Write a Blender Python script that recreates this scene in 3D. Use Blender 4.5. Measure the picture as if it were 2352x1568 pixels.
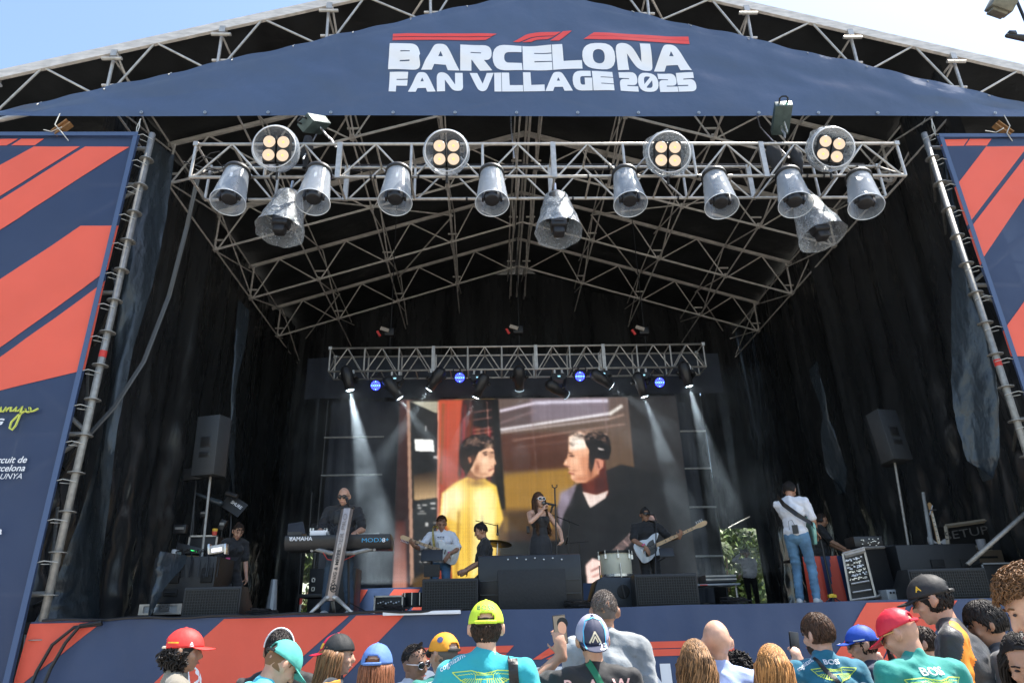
import bpy, bmesh, math, random
import numpy as np
from mathutils import Vector, Matrix, Quaternion, noise
from mathutils.bvhtree import BVHTree
random.seed(7)
R = math.radians
V = Vector
scn = bpy.context.scene
for o in list(bpy.data.objects): bpy.data.objects.remove(o)
COL = scn.collection
# ---------------- camera (24 mm lens, tilted up 22.9 degrees) ----------------
CP = V((0, 0, 1.70)); F = 1568.0
pt, rl, yw = R(22.9), R(1.5), R(2.2)
fw = V((math.sin(yw)*math.cos(pt), math.cos(yw)*math.cos(pt), math.sin(pt)))
r0 = V((math.cos(yw), -math.sin(yw), 0)); u0 = r0.cross(fw)
rt = r0*math.cos(rl)-u0*math.sin(rl); up = r0*math.sin(rl)+u0*math.cos(rl)
cd = bpy.data.cameras.new('camera'); cam = bpy.data.objects.new('camera', cd); COL.objects.link(cam)
cam.matrix_world = Matrix(((rt.x, up.x, -fw.x, CP.x), (rt.y, up.y, -fw.y, CP.y), (rt.z, up.z, -fw.z, CP.z), (0, 0, 0, 1)))
cd.lens = 24.0; cd.sensor_width = 36; cd.clip_end = 3000; cd.clip_start = .05
scn.camera = cam
# ---------------- sky, sun, exposure ----------------
w = bpy.data.worlds.new('World'); scn.world = w; w.use_nodes = True
nt = w.node_tree; bg = nt.nodes['Background']
sky = nt.nodes.new('ShaderNodeTexSky'); sky.sky_type = 'NISHITA'; sky.sun_disc = False
SUN_EL, SUN_AZ = R(64), R(78)
sky.sun_elevation = SUN_EL; sky.sun_rotation = SUN_AZ; sky.air_density = 1.3; sky.dust_density = 1.2; sky.ozone_density = 1.2
nt.links.new(sky.outputs[0], bg.inputs[0]); bg.inputs[1].default_value = .13
sdir = V((math.sin(SUN_AZ)*math.cos(SUN_EL), math.cos(SUN_AZ)*math.cos(SUN_EL), math.sin(SUN_EL)))
sl = bpy.data.lights.new('sun', 'SUN'); sl.energy = 5.0; sl.angle = R(.55); sl.color = (1, .95, .87)
so = bpy.data.objects.new('sun', sl); COL.objects.link(so); so.location = (10, 5, 30)
so.rotation_euler = sdir.to_track_quat('Z', 'Y').to_euler()
scn.view_settings.view_transform = 'Standard'; scn.view_settings.look = 'None'
scn.view_settings.exposure = 1.25; scn.view_settings.gamma = 1
scn.render.engine = 'CYCLES'
# ---------------- helpers ----------------
def ray(x, y): return fw+rt*((x-1176)/F)-up*((y-784)/F)
def P(x, y, Y):
    'point of the vertical plane at depth Y that lies in direction (x, y)'
    d = ray(x, y); return CP+d*((Y-CP.y)/d.y)
def PX(x, y, X):
    d = ray(x, y); return CP+d*((X-CP.x)/d.x)
MATS = {}
def mat(name, col, rough=.6, metal=0., bump=0., scale=20., var=.0, spec=.5, sheen=0, emit=None, es=0, trans=0, stretch=None, island=0, vcol=False, dist=.01, coat=0):
    if name in MATS: return MATS[name]
    m = bpy.data.materials.new(name); m.use_nodes = True; t = m.node_tree; N = t.nodes; L = t.links
    b = N['Principled BSDF']; MATS[name] = m
    b.inputs['Base Color'].default_value = (*col, 1); b.inputs['Roughness'].default_value = rough
    b.inputs['Metallic'].default_value = metal; b.inputs['Specular IOR Level'].default_value = spec
    if sheen: b.inputs['Sheen Weight'].default_value = sheen
    if coat: b.inputs['Coat Weight'].default_value = coat
    tc = N.new('ShaderNodeTexCoord'); src = tc.outputs['Object']
    if stretch:
        mp = N.new('ShaderNodeMapping'); mp.inputs['Scale'].default_value = stretch; L.new(src, mp.inputs[0]); src = mp.outputs[0]
    if var or bump:
        nz = N.new('ShaderNodeTexNoise'); nz.inputs['Scale'].default_value = scale; nz.inputs['Detail'].default_value = 6; L.new(src, nz.inputs['Vector'])
    csrc = None
    if vcol:
        a = N.new('ShaderNodeAttribute'); a.attribute_name = 'Col'; csrc = a.outputs['Color']
    if var:
        nz2 = N.new('ShaderNodeTexNoise'); nz2.inputs['Scale'].default_value = scale*.35; nz2.inputs['Detail'].default_value = 5; L.new(src, nz2.inputs['Vector'])
        mr = N.new('ShaderNodeMapRange'); mr.inputs[1].default_value = .3; mr.inputs[2].default_value = .7; mr.inputs[3].default_value = 1-var; mr.inputs[4].default_value = 1+var
        L.new(nz2.outputs['Fac'], mr.inputs[0])
        mx = N.new('ShaderNodeVectorMath'); mx.operation = 'SCALE'; mx.inputs[0].default_value = col
        if csrc: L.new(csrc, mx.inputs[0])
        L.new(mr.outputs[0], mx.inputs['Scale']); csrc = mx.outputs[0]
        mr2 = N.new('ShaderNodeMapRange'); mr2.inputs[3].default_value = max(rough-.12, .02); mr2.inputs[4].default_value = min(rough+.12, 1)
        L.new(nz.outputs['Fac'], mr2.inputs[0]); L.new(mr2.outputs[0], b.inputs['Roughness'])
    if island:
        g = N.new('ShaderNodeNewGeometry'); mr = N.new('ShaderNodeMapRange'); mr.inputs[3].default_value = 1-island; mr.inputs[4].default_value = 1+island
        L.new(g.outputs['Random Per Island'], mr.inputs[0])
        mx = N.new('ShaderNodeVectorMath'); mx.operation = 'SCALE'; mx.inputs[0].default_value = col
        if csrc: L.new(csrc, mx.inputs[0])
        L.new(mr.outputs[0], mx.inputs['Scale']); csrc = mx.outputs[0]
    if csrc: L.new(csrc, b.inputs['Base Color'])
    if bump:
        bp = N.new('ShaderNodeBump'); bp.inputs['Strength'].default_value = bump; bp.inputs['Distance'].default_value = dist
        L.new(nz.outputs['Fac'], bp.inputs['Height']); L.new(bp.outputs[0], b.inputs['Normal'])
    if emit:
        b.inputs['Emission Color'].default_value = (*emit, 1); b.inputs['Emission Strength'].default_value = es
    if trans:
        o = [n for n in N if n.type == 'OUTPUT_MATERIAL'][0]; tr = N.new('ShaderNodeBsdfTransparent'); ms = N.new('ShaderNodeMixShader')
        ms.inputs[0].default_value = 1-trans; L.new(tr.outputs[0], ms.inputs[1]); L.new(b.outputs[0], ms.inputs[2]); L.new(ms.outputs[0], o.inputs[0])
    return m
def props(o, label, cat=None, group=None, kind=None):
    if label: o['label'] = label
    if cat: o['category'] = cat
    if group: o['group'] = group
    if kind: o['kind'] = kind
    return o
def thing(name, label, cat, loc=(0, 0, 0), rz=0, group=None):
    o = bpy.data.objects.new(name, None); COL.objects.link(o); o.location = loc; o.rotation_euler = (0, 0, rz)
    o.empty_display_size = .1
    return props(o, label, cat, group)
def root_mat(o):
    m = o.matrix_basis.copy()
    while o.parent: m = o.parent.matrix_basis @ o.matrix_parent_inverse @ m; o = o.parent
    return m
def link(name, me, m, parent=None, world=True, smooth=False):
    o = bpy.data.objects.new(name, me); COL.objects.link(o)
    if m is not None:
        for k in (m if isinstance(m, (list, tuple)) else [m]): me.materials.append(k)
    if parent:
        o.parent = parent
        if world and parent.type == 'EMPTY': o.matrix_parent_inverse = parent.matrix_basis.inverted()
    if smooth: me.shade_smooth()
    return o
class MB:
    def __init__(s): s.v = []; s.f = []; s.mi = []; s.cm = 0
    def add(s, vs, fs):
        b = len(s.v); s.v += [tuple(v) for v in vs]; s.f += [tuple(i+b for i in f) for f in fs]; s.mi += [s.cm]*len(fs); return s
    def box(s, c, d, M=None):
        c = V(c); x, y, z = d[0]/2, d[1]/2, d[2]/2
        vs = [V(p) for p in ((-x, -y, -z), (x, -y, -z), (x, y, -z), (-x, y, -z), (-x, -y, z), (x, -y, z), (x, y, z), (-x, y, z))]
        if M is not None: vs = [M @ v for v in vs]
        return s.add([v+c for v in vs], [(0, 3, 2, 1), (4, 5, 6, 7), (0, 1, 5, 4), (1, 2, 6, 5), (2, 3, 7, 6), (3, 0, 4, 7)])
    def bb(s, a, b): return s.box([(a[i]+b[i])/2 for i in range(3)], [abs(a[i]-b[i]) for i in range(3)])
    def tube(s, a, b, r, n=8, r2=None):
        a, b = V(a), V(b); r2 = r if r2 is None else r2; d = (b-a)
        if d.length < 1e-6: return s
        q = d.to_track_quat('Z', 'Y'); vs = []
        for p, rr in ((a, r), (b, r2)):
            for k in range(n): t = 2*math.pi*k/n; vs.append(p+q @ V((rr*math.cos(t), rr*math.sin(t), 0)))
        return s.add(vs, [(k, (k+1) % n, n+(k+1) % n, n+k) for k in range(n)]+[tuple(range(n))[::-1], tuple(range(n, 2*n))])
    def path(s, pts, r, n=6, taper=None):
        pts = [V(p) for p in pts]; vs = []; m = len(pts); u = None
        for i, p in enumerate(pts):
            d = (pts[min(i+1, m-1)]-pts[max(i-1, 0)]).normalized()
            if u is None: u = d.orthogonal().normalized()
            u = (u-d*u.dot(d)).normalized(); w2 = d.cross(u); rr = r*(taper[i] if taper else 1)
            for k in range(n): t = 2*math.pi*k/n; vs.append(p+(u*math.cos(t)+w2*math.sin(t))*rr)
        fs = [(i*n+k, i*n+(k+1) % n, (i+1)*n+(k+1) % n, (i+1)*n+k) for i in range(m-1) for k in range(n)]
        return s.add(vs, fs+[tuple(range(n))[::-1], tuple(range((m-1)*n, m*n))])
    def lathe(s, prof, c, axis=(0, 0, 1), n=24, closed=False):
        q = V(axis).to_track_quat('Z', 'Y'); c = V(c); vs = []; m = len(prof)
        for r, z in prof:
            for k in range(n): t = 2*math.pi*k/n; vs.append(c+q @ V((r*math.cos(t), r*math.sin(t), z)))
        fs = [(i*n+k, i*n+(k+1) % n, (i+1)*n+(k+1) % n, (i+1)*n+k) for i in range(m-1) for k in range(n)]
        if closed: fs += [tuple(range(n))[::-1], tuple(range((m-1)*n, m*n))]
        return s.add(vs, fs)
    def prism(s, pts, vec):
        n = len(pts); vec = V(vec); pts = [V(p) for p in pts]
        return s.add(pts+[p+vec for p in pts], [tuple(range(n)), tuple(range(n, 2*n))[::-1]]+[(k, n+k, n+(k+1) % n, (k+1) % n) for k in range(n)])
    def grid(s, fn, nu, nv):
        vs = [fn(i/nu, j/nv) for j in range(nv+1) for i in range(nu+1)]
        return s.add(vs, [(j*(nu+1)+i, j*(nu+1)+i+1, (j+1)*(nu+1)+i+1, (j+1)*(nu+1)+i) for j in range(nv) for i in range(nu)])
    def ell(s, c, r, M=None, n=12, m=8):
        c = V(c); vs = []
        for j in range(1, m):
            ph = math.pi*j/m
            for k in range(n): t = 2*math.pi*k/n; vs.append(V((r[0]*math.sin(ph)*math.cos(t), r[1]*math.sin(ph)*math.sin(t), r[2]*math.cos(ph))))
        vs += [V((0, 0, r[2])), V((0, 0, -r[2]))]
        if M is not None: vs = [M @ v for v in vs]
        fs = [(j*n+k, (j+1)*n+k, (j+1)*n+(k+1) % n, j*n+(k+1) % n) for j in range(m-2) for k in range(n)]
        T = (m-1)*n
        fs += [(T, k, (k+1) % n) for k in range(n)]+[(T+1, (m-2)*n+(k+1) % n, (m-2)*n+k) for k in range(n)]
        return s.add([v+c for v in vs], fs)
    def pill(s, a, b, r1, r2, n=12):
        a, b = V(a), V(b); d = b-a
        if d.length < 1e-5: d = V((0, 0, 1e-4))
        q = d.to_track_quat('Z', 'Y'); Ln = d.length; vs = []; pr = []
        for k in range(1, 5): t = math.pi/2*k/4; pr.append((r1*math.sin(t), -r1*math.cos(t)))
        for k in range(0, 4): t = math.pi/2*k/4; pr.append((r2*math.cos(t), Ln+r2*math.sin(t)))
        for r, z in pr:
            for k in range(n): t = 2*math.pi*k/n; vs.append(a+q @ V((r*math.cos(t), r*math.sin(t), z)))
        vs += [a+q @ V((0, 0, -r1)), a+q @ V((0, 0, Ln+r2))]; m = len(pr); T = m*n
        fs = [(i*n+k, i*n+(k+1) % n, (i+1)*n+(k+1) % n, (i+1)*n+k) for i in range(m-1) for k in range(n)]
        fs += [(T, (k+1) % n, k) for k in range(n)]+[(T+1, (m-1)*n+k, (m-1)*n+(k+1) % n) for k in range(n)]
        return s.add(vs, fs)
    def mesh(s, name='m'):
        me = bpy.data.meshes.new(name); me.from_pydata(s.v, [], s.f); me.update()
        if any(s.mi): me.polygons.foreach_set('material_index', s.mi)
        return me
    def build(s, name, m, parent=None, world=True, smooth=False, bevel=0, solid=0, remesh=0, sm=2, sub=0):
        o = link(name, s.mesh(name), m, parent, world)
        if remesh:
            md = o.modifiers.new('r', 'REMESH'); md.mode = 'VOXEL'; md.voxel_size = remesh
            if sm: md = o.modifiers.new('s', 'SMOOTH'); md.iterations = sm; md.factor = .5
        if solid: md = o.modifiers.new('t', 'SOLIDIFY'); md.thickness = solid; md.offset = 0
        if bevel: md = o.modifiers.new('b', 'BEVEL'); md.width = bevel; md.segments = 2; md.limit_method = 'ANGLE'
        if sub: md = o.modifiers.new('sub', 'SUBSURF'); md.levels = md.render_levels = sub
        if remesh or solid or bevel or sub: apply_mods(o)
        if smooth or remesh: o.data.shade_smooth()
        elif bevel: smooth_by_angle(o.data)
        return o
def smooth_by_angle(me, a=35):
    me.shade_smooth()
    bm = bmesh.new(); bm.from_mesh(me)
    for e in bm.edges: e.smooth = len(e.link_faces) == 2 and e.calc_face_angle(0) < R(a)
    bm.to_mesh(me); bm.free()
def apply_mods(o):
    dg = bpy.context.evaluated_depsgraph_get(); dg.update()
    me = bpy.data.meshes.new_from_object(o.evaluated_get(dg)); me.name = o.name; o.modifiers.clear()
    mats = list(o.data.materials); old = o.data; o.data = me
    if not len(me.materials):
        for k in mats: me.materials.append(k)
    bpy.data.meshes.remove(old)
def dup(root, loc, rz=None, label=None):
    r = root.copy(); COL.objects.link(r); r.location = loc
    if rz is not None: r.rotation_euler = (0, 0, rz)
    if label: r['label'] = label
    for ch in list(root.children):
        c = ch.copy(); COL.objects.link(c); c.parent = r
        for g in ch.children: d = g.copy(); COL.objects.link(d); d.parent = c
    return r
# flat shapes: contours -> filled 2D mesh (verts, faces); text -> the same
def fill2d(contours):
    cu = bpy.data.curves.new('c', 'CURVE'); cu.dimensions = '2D'; cu.fill_mode = 'BOTH'
    for c in contours:
        sp = cu.splines.new('POLY'); sp.points.add(len(c)-1); sp.use_cyclic_u = True
        for q, p in zip(sp.points, c): q.co = (p[0], p[1], 0, 1)
    return curve_mesh(cu)
def curve_mesh(cu):
    o = bpy.data.objects.new('c', cu); COL.objects.link(o); dg = bpy.context.evaluated_depsgraph_get(); dg.update()
    me = bpy.data.meshes.new_from_object(o.evaluated_get(dg)); bpy.data.objects.remove(o)
    r = ([(v.co.x, v.co.y) for v in me.vertices], [tuple(p.vertices) for p in me.polygons]); bpy.data.meshes.remove(me)
    return r
def text2d(s, h=1., bold=.0, sx=1., shear=0, space=1.):
    cu = bpy.data.curves.new('t', 'FONT'); cu.body = s; cu.size = 1.4; cu.offset = bold; cu.shear = shear; cu.resolution_u = 3; cu.space_character = space
    v, f = curve_mesh(cu)
    if not v: return v, f
    xs = [p[0] for p in v]; x0 = (min(xs)+max(xs))/2
    return [((p[0]-x0)*h*sx, p[1]*h) for p in v], f
def rnd(c, seg=5):
    'polygon with optional third value = corner radius -> rounded contour'
    out = []; n = len(c)
    for i, p in enumerate(c):
        q = V(p[:2]); r = p[2] if len(p) > 2 else 0
        if not r: out.append(tuple(q)); continue
        a = V(c[i-1][:2])-q; b = V(c[(i+1) % n][:2])-q
        ra = min(r, a.length*.5 if len(c[i-1]) > 2 else a.length*.98); rb = min(r, b.length*.5 if len(c[(i+1) % n]) > 2 else b.length*.98)
        A = q+a.normalized()*ra; B = q+b.normalized()*rb
        for k in range(seg+1):
            t = k/seg; out.append(tuple(A*(1-t)**2+q*2*t*(1-t)+B*t*t))
    return out
def place2d(vf, o, rx, uy, name, m, parent, world=True, lift=None):
    'flat shape on a plane through o spanned by rx, uy'
    o, rx, uy = V(o), V(rx), V(uy); b = MB(); b.add([o+rx*x+uy*y for x, y in vf[0]], vf[1])
    return b.build(name, m, parent, world)
def stroke2d(pts, wd):
    vs, fs = [], []
    for a, b in zip(pts[:-1], pts[1:]):
        a, b = V(a), V(b); d = (b-a).normalized() if (b-a).length > 0 else V((1, 0)); n = V((-d.y, d.x))*wd/2; a = a-d*wd*.2; b = b+d*wd*.2
        k = len(vs); vs += [tuple(a+n), tuple(a-n), tuple(b-n), tuple(b+n)]; fs.append((k, k+1, k+2, k+3))
    return vs, fs
def merge2d(L):
    vs, fs = [], []
    for v, f in L: k = len(vs); vs += list(v); fs += [tuple(i+k for i in g) for g in f]
    return vs, fs
def conform(ob, fy, lift=.008, mx=.10):
    'lay a flat print on a rippled fabric whose surface is y = fy(x, z)'
    bm = bmesh.new(); bm.from_mesh(ob.data); bmesh.ops.triangulate(bm, faces=bm.faces[:])
    for _ in range(6):
        es = [e for e in bm.edges if e.calc_length() > mx]
        if not es: break
        bmesh.ops.subdivide_edges(bm, edges=es, cuts=1); bmesh.ops.triangulate(bm, faces=bm.faces[:])
    for v in bm.verts: v.co.y = fy(v.co.x, v.co.z)-lift
    bm.to_mesh(ob.data); bm.free(); ob.data.shade_smooth(); return ob
def paint(ob, m, fn):
    ob.data.materials.append(m); k = len(ob.data.materials)-1
    for p in ob.data.polygons:
        if fn(p.center): p.material_index = k
def decal(vf, o, rx, uy, dr, targets, name, m, parent, lift=.004, cuts=2):
    'print a flat shape onto curved meshes of the same parent, along direction dr'
    o, rx, uy, dr = V(o), V(rx).normalized(), V(uy).normalized(), V(dr).normalized()
    bm = bmesh.new()
    for x, y in vf[0]: bm.verts.new((x, y, 0))
    bm.verts.ensure_lookup_table()
    for f in vf[1]:
        try: bm.faces.new([bm.verts[i] for i in f])
        except ValueError: pass
    if cuts:
        bmesh.ops.triangulate(bm, faces=bm.faces[:])
        for _ in range(cuts):
            es = [e for e in bm.edges if e.calc_length() > .022]
            if es: bmesh.ops.subdivide_edges(bm, edges=es, cuts=1); bmesh.ops.triangulate(bm, faces=bm.faces[:])
    bvs = [BVHTree.FromPolygons([v.co for v in t.data.vertices], [p.vertices for p in t.data.polygons]) for t in targets]
    kill = []
    for v in bm.verts:
        s = o+rx*v.co.x+uy*v.co.y-dr*.4; best = None
        for t in bvs:
            h = t.ray_cast(s, dr, 1.2)
            if h[0] is not None and (best is None or h[3] < best[1]): best = (h[0], h[3], h[1])
        if best: v.co = best[0]-dr*lift
        else: v.co = s; kill.append(v)
    bmesh.ops.delete(bm, geom=kill, context='VERTS')
    me = bpy.data.meshes.new(name); bm.to_mesh(me); bm.free()
    return link(name, me, m, parent, world=False)
# ---------------- materials ----------------
NAVY = (.036, .060, .130); RED = (.74, .10, .055); WHITE = (.78, .79, .82)
m_alu = mat('truss_aluminium', (.50, .47, .43), .42, .55, .25, 30, .18, dist=.003)
m_galv = mat('galvanised_tube', (.31, .305, .29), .5, .5, .3, 40, .22, dist=.003)
m_rafter = mat('weathered_rafter', (.64, .60, .56), .6, 0, .3, 14, .2, stretch=(1, 1, 4), dist=.003)
m_tarp = mat('black_tarpaulin', (.026, .028, .030), .5, 0, .6, 3, .4, dist=.05)
m_drape = mat('black_plastic_drape', (.030, .032, .035), .28, 0, .4, 4, .35, stretch=(1, 1, .18), dist=.04)
m_sheet = mat('shiny_plastic_sheet', (.032, .042, .052), .3, 0, .8, 7, .2, stretch=(1, 1, .5), dist=.04)
m_black = mat('black_paint', (.012, .012, .013), .5, 0, .15, 60, .2, dist=.002)
m_blk2 = mat('black_plastic', (.02, .02, .022), .4, 0, .1, 60, .2, dist=.002)
m_steel = mat('bright_steel', (.6, .6, .6), .3, .9, .1, 30, .1)
m_deck = mat('stage_deck_board', (.018, .018, .019), .6, 0, .2, 30, .3)
m_navy = mat('navy_print', NAVY, .6, 0, .25, 4, .07, dist=.03)
m_red = mat('red_print', RED, .6, 0, .25, 4, .05, dist=.03)
m_white = mat('white_print', WHITE, .6, 0, .1, 10, .03)
m_tie = mat('white_cord', (.5, .5, .47), .7)
m_cable = mat('black_cable', (.012, .012, .014), .45)
m_ground = mat('ground_gravel', (.26, .24, .21), .9, 0, .6, 30, .2, dist=.02)
# ================= setting =================
ZF = 1.93; XC = 1.03; YF = 9.0
g = MB(); g.grid(lambda u, v: (-300+600*u, -60+600*v, 0), 20, 20); props(g.build('ground', m_ground), 'pale trodden gravel ground', None, None, 'structure')
# stage platform
t = thing('stage_platform', 'black raised stage platform the band stands on', 'stage', (XC, 14, 0))
b = MB(); b.bb((-6.6, 9.06, ZF-.12), (8.7, 21.9, ZF)); b.build('deck', m_deck, t)
for x in np.linspace(-6.4, 8.5, 6):
    for y in (9.3, 13.4, 17.5, 21.6): b = MB(); b.tube((x, y, 0), (x, y, ZF-.12), .024); b.build('leg', m_galv, t)
# printed skirt along the stage front
def rowz(y): return y
SK0 = 9.0
def frontpt(x, y, dy=0.): q = P(x, y, SK0); return V((q.x, SK0-dy, q.z))
skirt = thing('stage_skirt_banner', 'navy and red printed fabric skirt hanging along the front edge of the stage', 'banner', (XC, SK0, 0))
def skf(u, v):
    x = -5.5+(8.6+5.5)*u; z = v*(ZF+.01)
    x -= .12*(1-v)*max(0, 1-u*8)
    return (x, SK0+.012*math.sin(x*3.1+z*2)+.01*math.sin(x*7.7+2*z)+.006*math.sin(x*17), z-.012*abs(math.sin(x*1.3))*(v > .99))
b = MB(); b.grid(skf, 220, 24); b.build('fabric', m_navy, skirt, smooth=True)
def on_plane(polys, Y, m, parent, name, off, conv=None, thick=.0):
    b = MB()
    for pl in polys:
        pts = [(conv or P)(x, y, Y) for x, y in pl]; pts = [V((p.x, Y-off, p.z)) for p in pts]
        b.add(pts, [tuple(range(len(pts)))])
    return b.build(name, m, parent)
# red stripes of the skirt, as slanted bands (x at the top edge, x at the ground)
def zband(x0t, x1t, x0b, x1b, za, zb, n, parent, name, m, off=.03):
    def fn(u, v):
        z = za+(zb-za)*v; k = v
        x = (x0b+(x1b-x0b)*u)*(1-k)+(x0t+(x1t-x0t)*u)*k
        return (x, SK0-off+.012*math.sin(x*3.1+z*2)+.01*math.sin(x*7.7+2*z)+.006*math.sin(x*17), z)
    b = MB(); b.grid(fn, n, 16); return b.build(name, m, parent, smooth=True)
def fx(x, y): return P(x, y, 9).x
def slope_band(xa, ya, xb, yb, xc, yc, xd, yd, name='stripe'):
    # left line through (xa,ya),(xb,yb); right line through (xc,yc),(xd,yd), extended to z=0 and the top
    L0, L1, R0, R1 = P(xa, ya, 9), P(xb, yb, 9), P(xc, yc, 9), P(xd, yd, 9)
    def at(p, q, z): return p.x+(q.x-p.x)*(z-p.z)/(q.z-p.z)
    zt = ZF-.02; zb = .02
    return zband(at(L0, L1, zt), at(R0, R1, zt), at(L0, L1, zb), at(R0, R1, zb), zb, zt, 20, skirt, name, m_red)
b = MB()
def fl(u, v):
    z = .9+(ZF-.92)*v; x1 = P(85, 1545, 9); x2 = P(228, 1433, 9); xr = x1.x+(x2.x-x1.x)*(z-x1.z)/(x2.z-x1.z); xl = -5.5-.05*(1-v)
    x = xl+(max(xr, xl)-xl)*u; return (x, SK0-.03+.012*math.sin(x*3.1+z*2)+.01*math.sin(x*7.7+2*z)+.006*math.sin(x*17), z)
b.grid(fl, 14, 14); b.build('stripe', m_red, skirt, smooth=True)
slope_band(360, 1562, 505, 1430, 717, 1488, 799, 1416)
slope_band(717, 1510, 816, 1416, 801, 1543, 926, 1414)   # a narrow navy gap lies between these two
slope_band(1919, 1502, 1990, 1383, 2067, 1422, 2081, 1391)
slope_band(2074, 1432, 2090, 1403, 2173, 1413, 2197, 1377)
ROW = (0, 0)
# ---------- lettering used on the banners ----------
G = {
 'B': (1.37, [[(0, 0), (.02, 1), (1.2, 1, .28), (1.36, .55, .12), (1.3, .5, .1), (1.4, 0, .34)], [(.5, .645), (.5, .685), (.9, .685), (.9, .645)], [(.48, .31), (.48, .355), (.9, .355), (.9, .31)]]),
 'A': (1.64, [[(0, 0), (.48, .88, .2), (.6, 1, .12), (1.02, 1, .2), (1.22, .72, .2), (1.64, 0), (1.14, 0), (1.05, .2), (.56, .2), (.46, 0)], [(.72, .53), (.82, .72), (.92, .53)]]),
 'R': (1.37, [[(0, 0), (0, 1), (1.36, 1, .4), (1.36, .36, .3), (1.02, .38), (1.38, 0), (.85, 0), (.5, .38), (.48, .38), (.48, 0)], [(.45, .645), (.45, .685), (.9, .685), (.9, .645)]]),
 'C': (1.28, [[(1.28, 1), (0, 1, .5), (0, 0, .5), (1.28, 0), (1.26, .3), (.5, .3, .2), (.5, .7, .2), (1.26, .7)]]),
 'E': (1.26, [[(0, 0), (0, 1), (1.26, 1), (1.26, .7), (.5, .7), (.5, .66), (1.26, .66), (1.26, .36), (.5, .36), (.5, .32), (1.26, .32), (1.26, 0)]]),
 'L': (1.26, [[(0, 0), (0, 1), (.45, 1), (.47, .34), (1.26, .34), (1.26, 0)]]),
 'O': (1.44, [[(0, 0, .6), (0, 1, .6), (1.44, 1, .6), (1.44, 0, .6)], [(.46, .24, .3), (.46, .76, .3), (.98, .76, .3), (.98, .24, .3)]]),
 'N': (1.6, [[(.05, 0), (0, 1, .3), (.62, 1, .3), (1.12, .35), (1.1, 1), (1.56, 1), (1.6, 0, .25), (1.0, 0, .25), (.5, .62), (.53, 0)]]),
 'F': (1.1, [[(0, 0), (0, 1), (1.1, 1), (1.08, .68), (.42, .68), (.42, .63), (1.08, .63), (1.06, .33), (.42, .33), (.42, 0)]]),
 'V': (1.45, [[(0, 1), (.46, 1), (.78, .42), (1.03, 1), (1.45, 1), (.98, 0, .25), (.55, 0, .25)]]),
 'I': (.42, [[(0, 0), (0, 1), (.42, 1), (.42, 0)]]),
 'G': (1.17, [[(1.12, 1), (0, 1, .5), (0, 0, .5), (1.15, 0), (1.17, .62), (.72, .62), (.72, .28), (.45, .28, .15), (.45, .7, .15), (1.12, .7)]]),
 '2': (1.1, [[(0, 0), (0, .64, .3), (.6, .64), (.6, .69), (0, .69), (0, 1), (1.1, 1, .4), (1.1, .33, .3), (.45, .33), (.45, .28), (1.1, .28), (1.1, 0)]]),
 '0': (1.24, [[(0, 0, .55), (0, 1, .55), (1.24, 1, .55), (1.24, 0, .55)], [(.37, .4), (.37, .8, .22), (.8, .79, .1)], [(.44, .21, .1), (.87, .2, .22), (.87, .6)]]),
 '5': (1.1, [[(0, 1), (1.03, 1), (1.03, .7), (.4, .7), (.4, .65), (1.1, .65, .35), (1.1, 0, .35), (0, 0), (0, .3), (.62, .3), (.62, .36), (0, .36)]])}
def word(s, widths, x0, gap=.03):
    'fat lettering; widths = total width for the whole word'
    tot = sum(G[c][0] if c != ' ' else .32 for c in s)+gap*(len(s)-1); k = widths/tot; x = 0; out = []
    for c in s:
        if c == ' ': x += .32+gap; continue
        v, f = fill2d([rnd(q) for q in G[c][1]]); out.append(([(x0+(p[0]+x)*k, p[1]) for p in v], f)); x += G[c][0]+gap
    return merge2d(out)
def scaled(vf, h): return [(p[0], p[1]*h) for p in vf[0]], vf[1]
# emblem: slanted stripes as on the banner
F1 = [[(0, 0), (.16, .55, .12), (.36, 1, .15), (.86, 1), (.78, .6), (.45, .6, .1), (.3, .35, .1), (.12, 0)],
      [(.15, 0), (.34, .42, .1), (.5, .52, .1), (.76, .52), (.69, .22), (.42, .22), (.33, 0)],
      [(.65, 0), (.84, .98), (1.0, 1.), (.79, 0)]]
F1 = [[(0, 0), (.3, .95, .3), (.84, .95), (.73, .55), (.36, .55, .2), (.105, 0)],
      [(.155, 0), (.38, .47, .16), (.72, .47), (.60, .18), (.40, .18, .08), (.32, .0)],
      [(.64, 0), (.88, 1), (1.03, 1), (.8, 0)]]
def f1_shape(x0, wd, h): return merge2d([([(x0+p[0]*wd, p[1]*h) for p in v], f) for v, f in [fill2d([rnd(c)]) for c in F1]])
# the skirt's own print: red lines, emblem and the tops of the big letters
o0 = V((0, SK0-.045, 0)); XR = V((1, 0, 0)); UZ = V((0, 0, 1))
def xz(x, y): q = P(x, y, SK0-.045); return q.x, q.z
fa, fz0 = xz(1223, 1514); fb = xz(1425, 1500)[0]
place2d(f1_shape(fa, (fb-fa)/1.03, .19), o0+UZ*fz0, XR, UZ, 'emblem', m_red, skirt)
la, lb, ra, rb = (xz(x, 1500)[0] for x in (965, 1150, 1462, 1690))
for za in (0, .085):
    place2d(([(la, fz0+za), (lb+za, fz0+za), (lb+.075+za, fz0+za+.075), (la, fz0+za+.075)], [(0, 1, 2, 3)]), o0, XR, UZ, 'red_line', m_red, skirt)
    place2d(([(ra+za, fz0+za), (rb, fz0+za), (rb, fz0+za+.075), (ra+.075+za, fz0+za+.075)], [(0, 1, 2, 3)]), o0, XR, UZ, 'red_line', m_red, skirt)
x0, x1, zt = xz(932, 1530)[0], xz(1632, 1530)[0], xz(1254, 1531)[1]
place2d(scaled(word('BARCELONA', x1-x0, x0), .31), o0+UZ*(zt-.31), XR, UZ, 'lettering', m_white, skirt)
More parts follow.
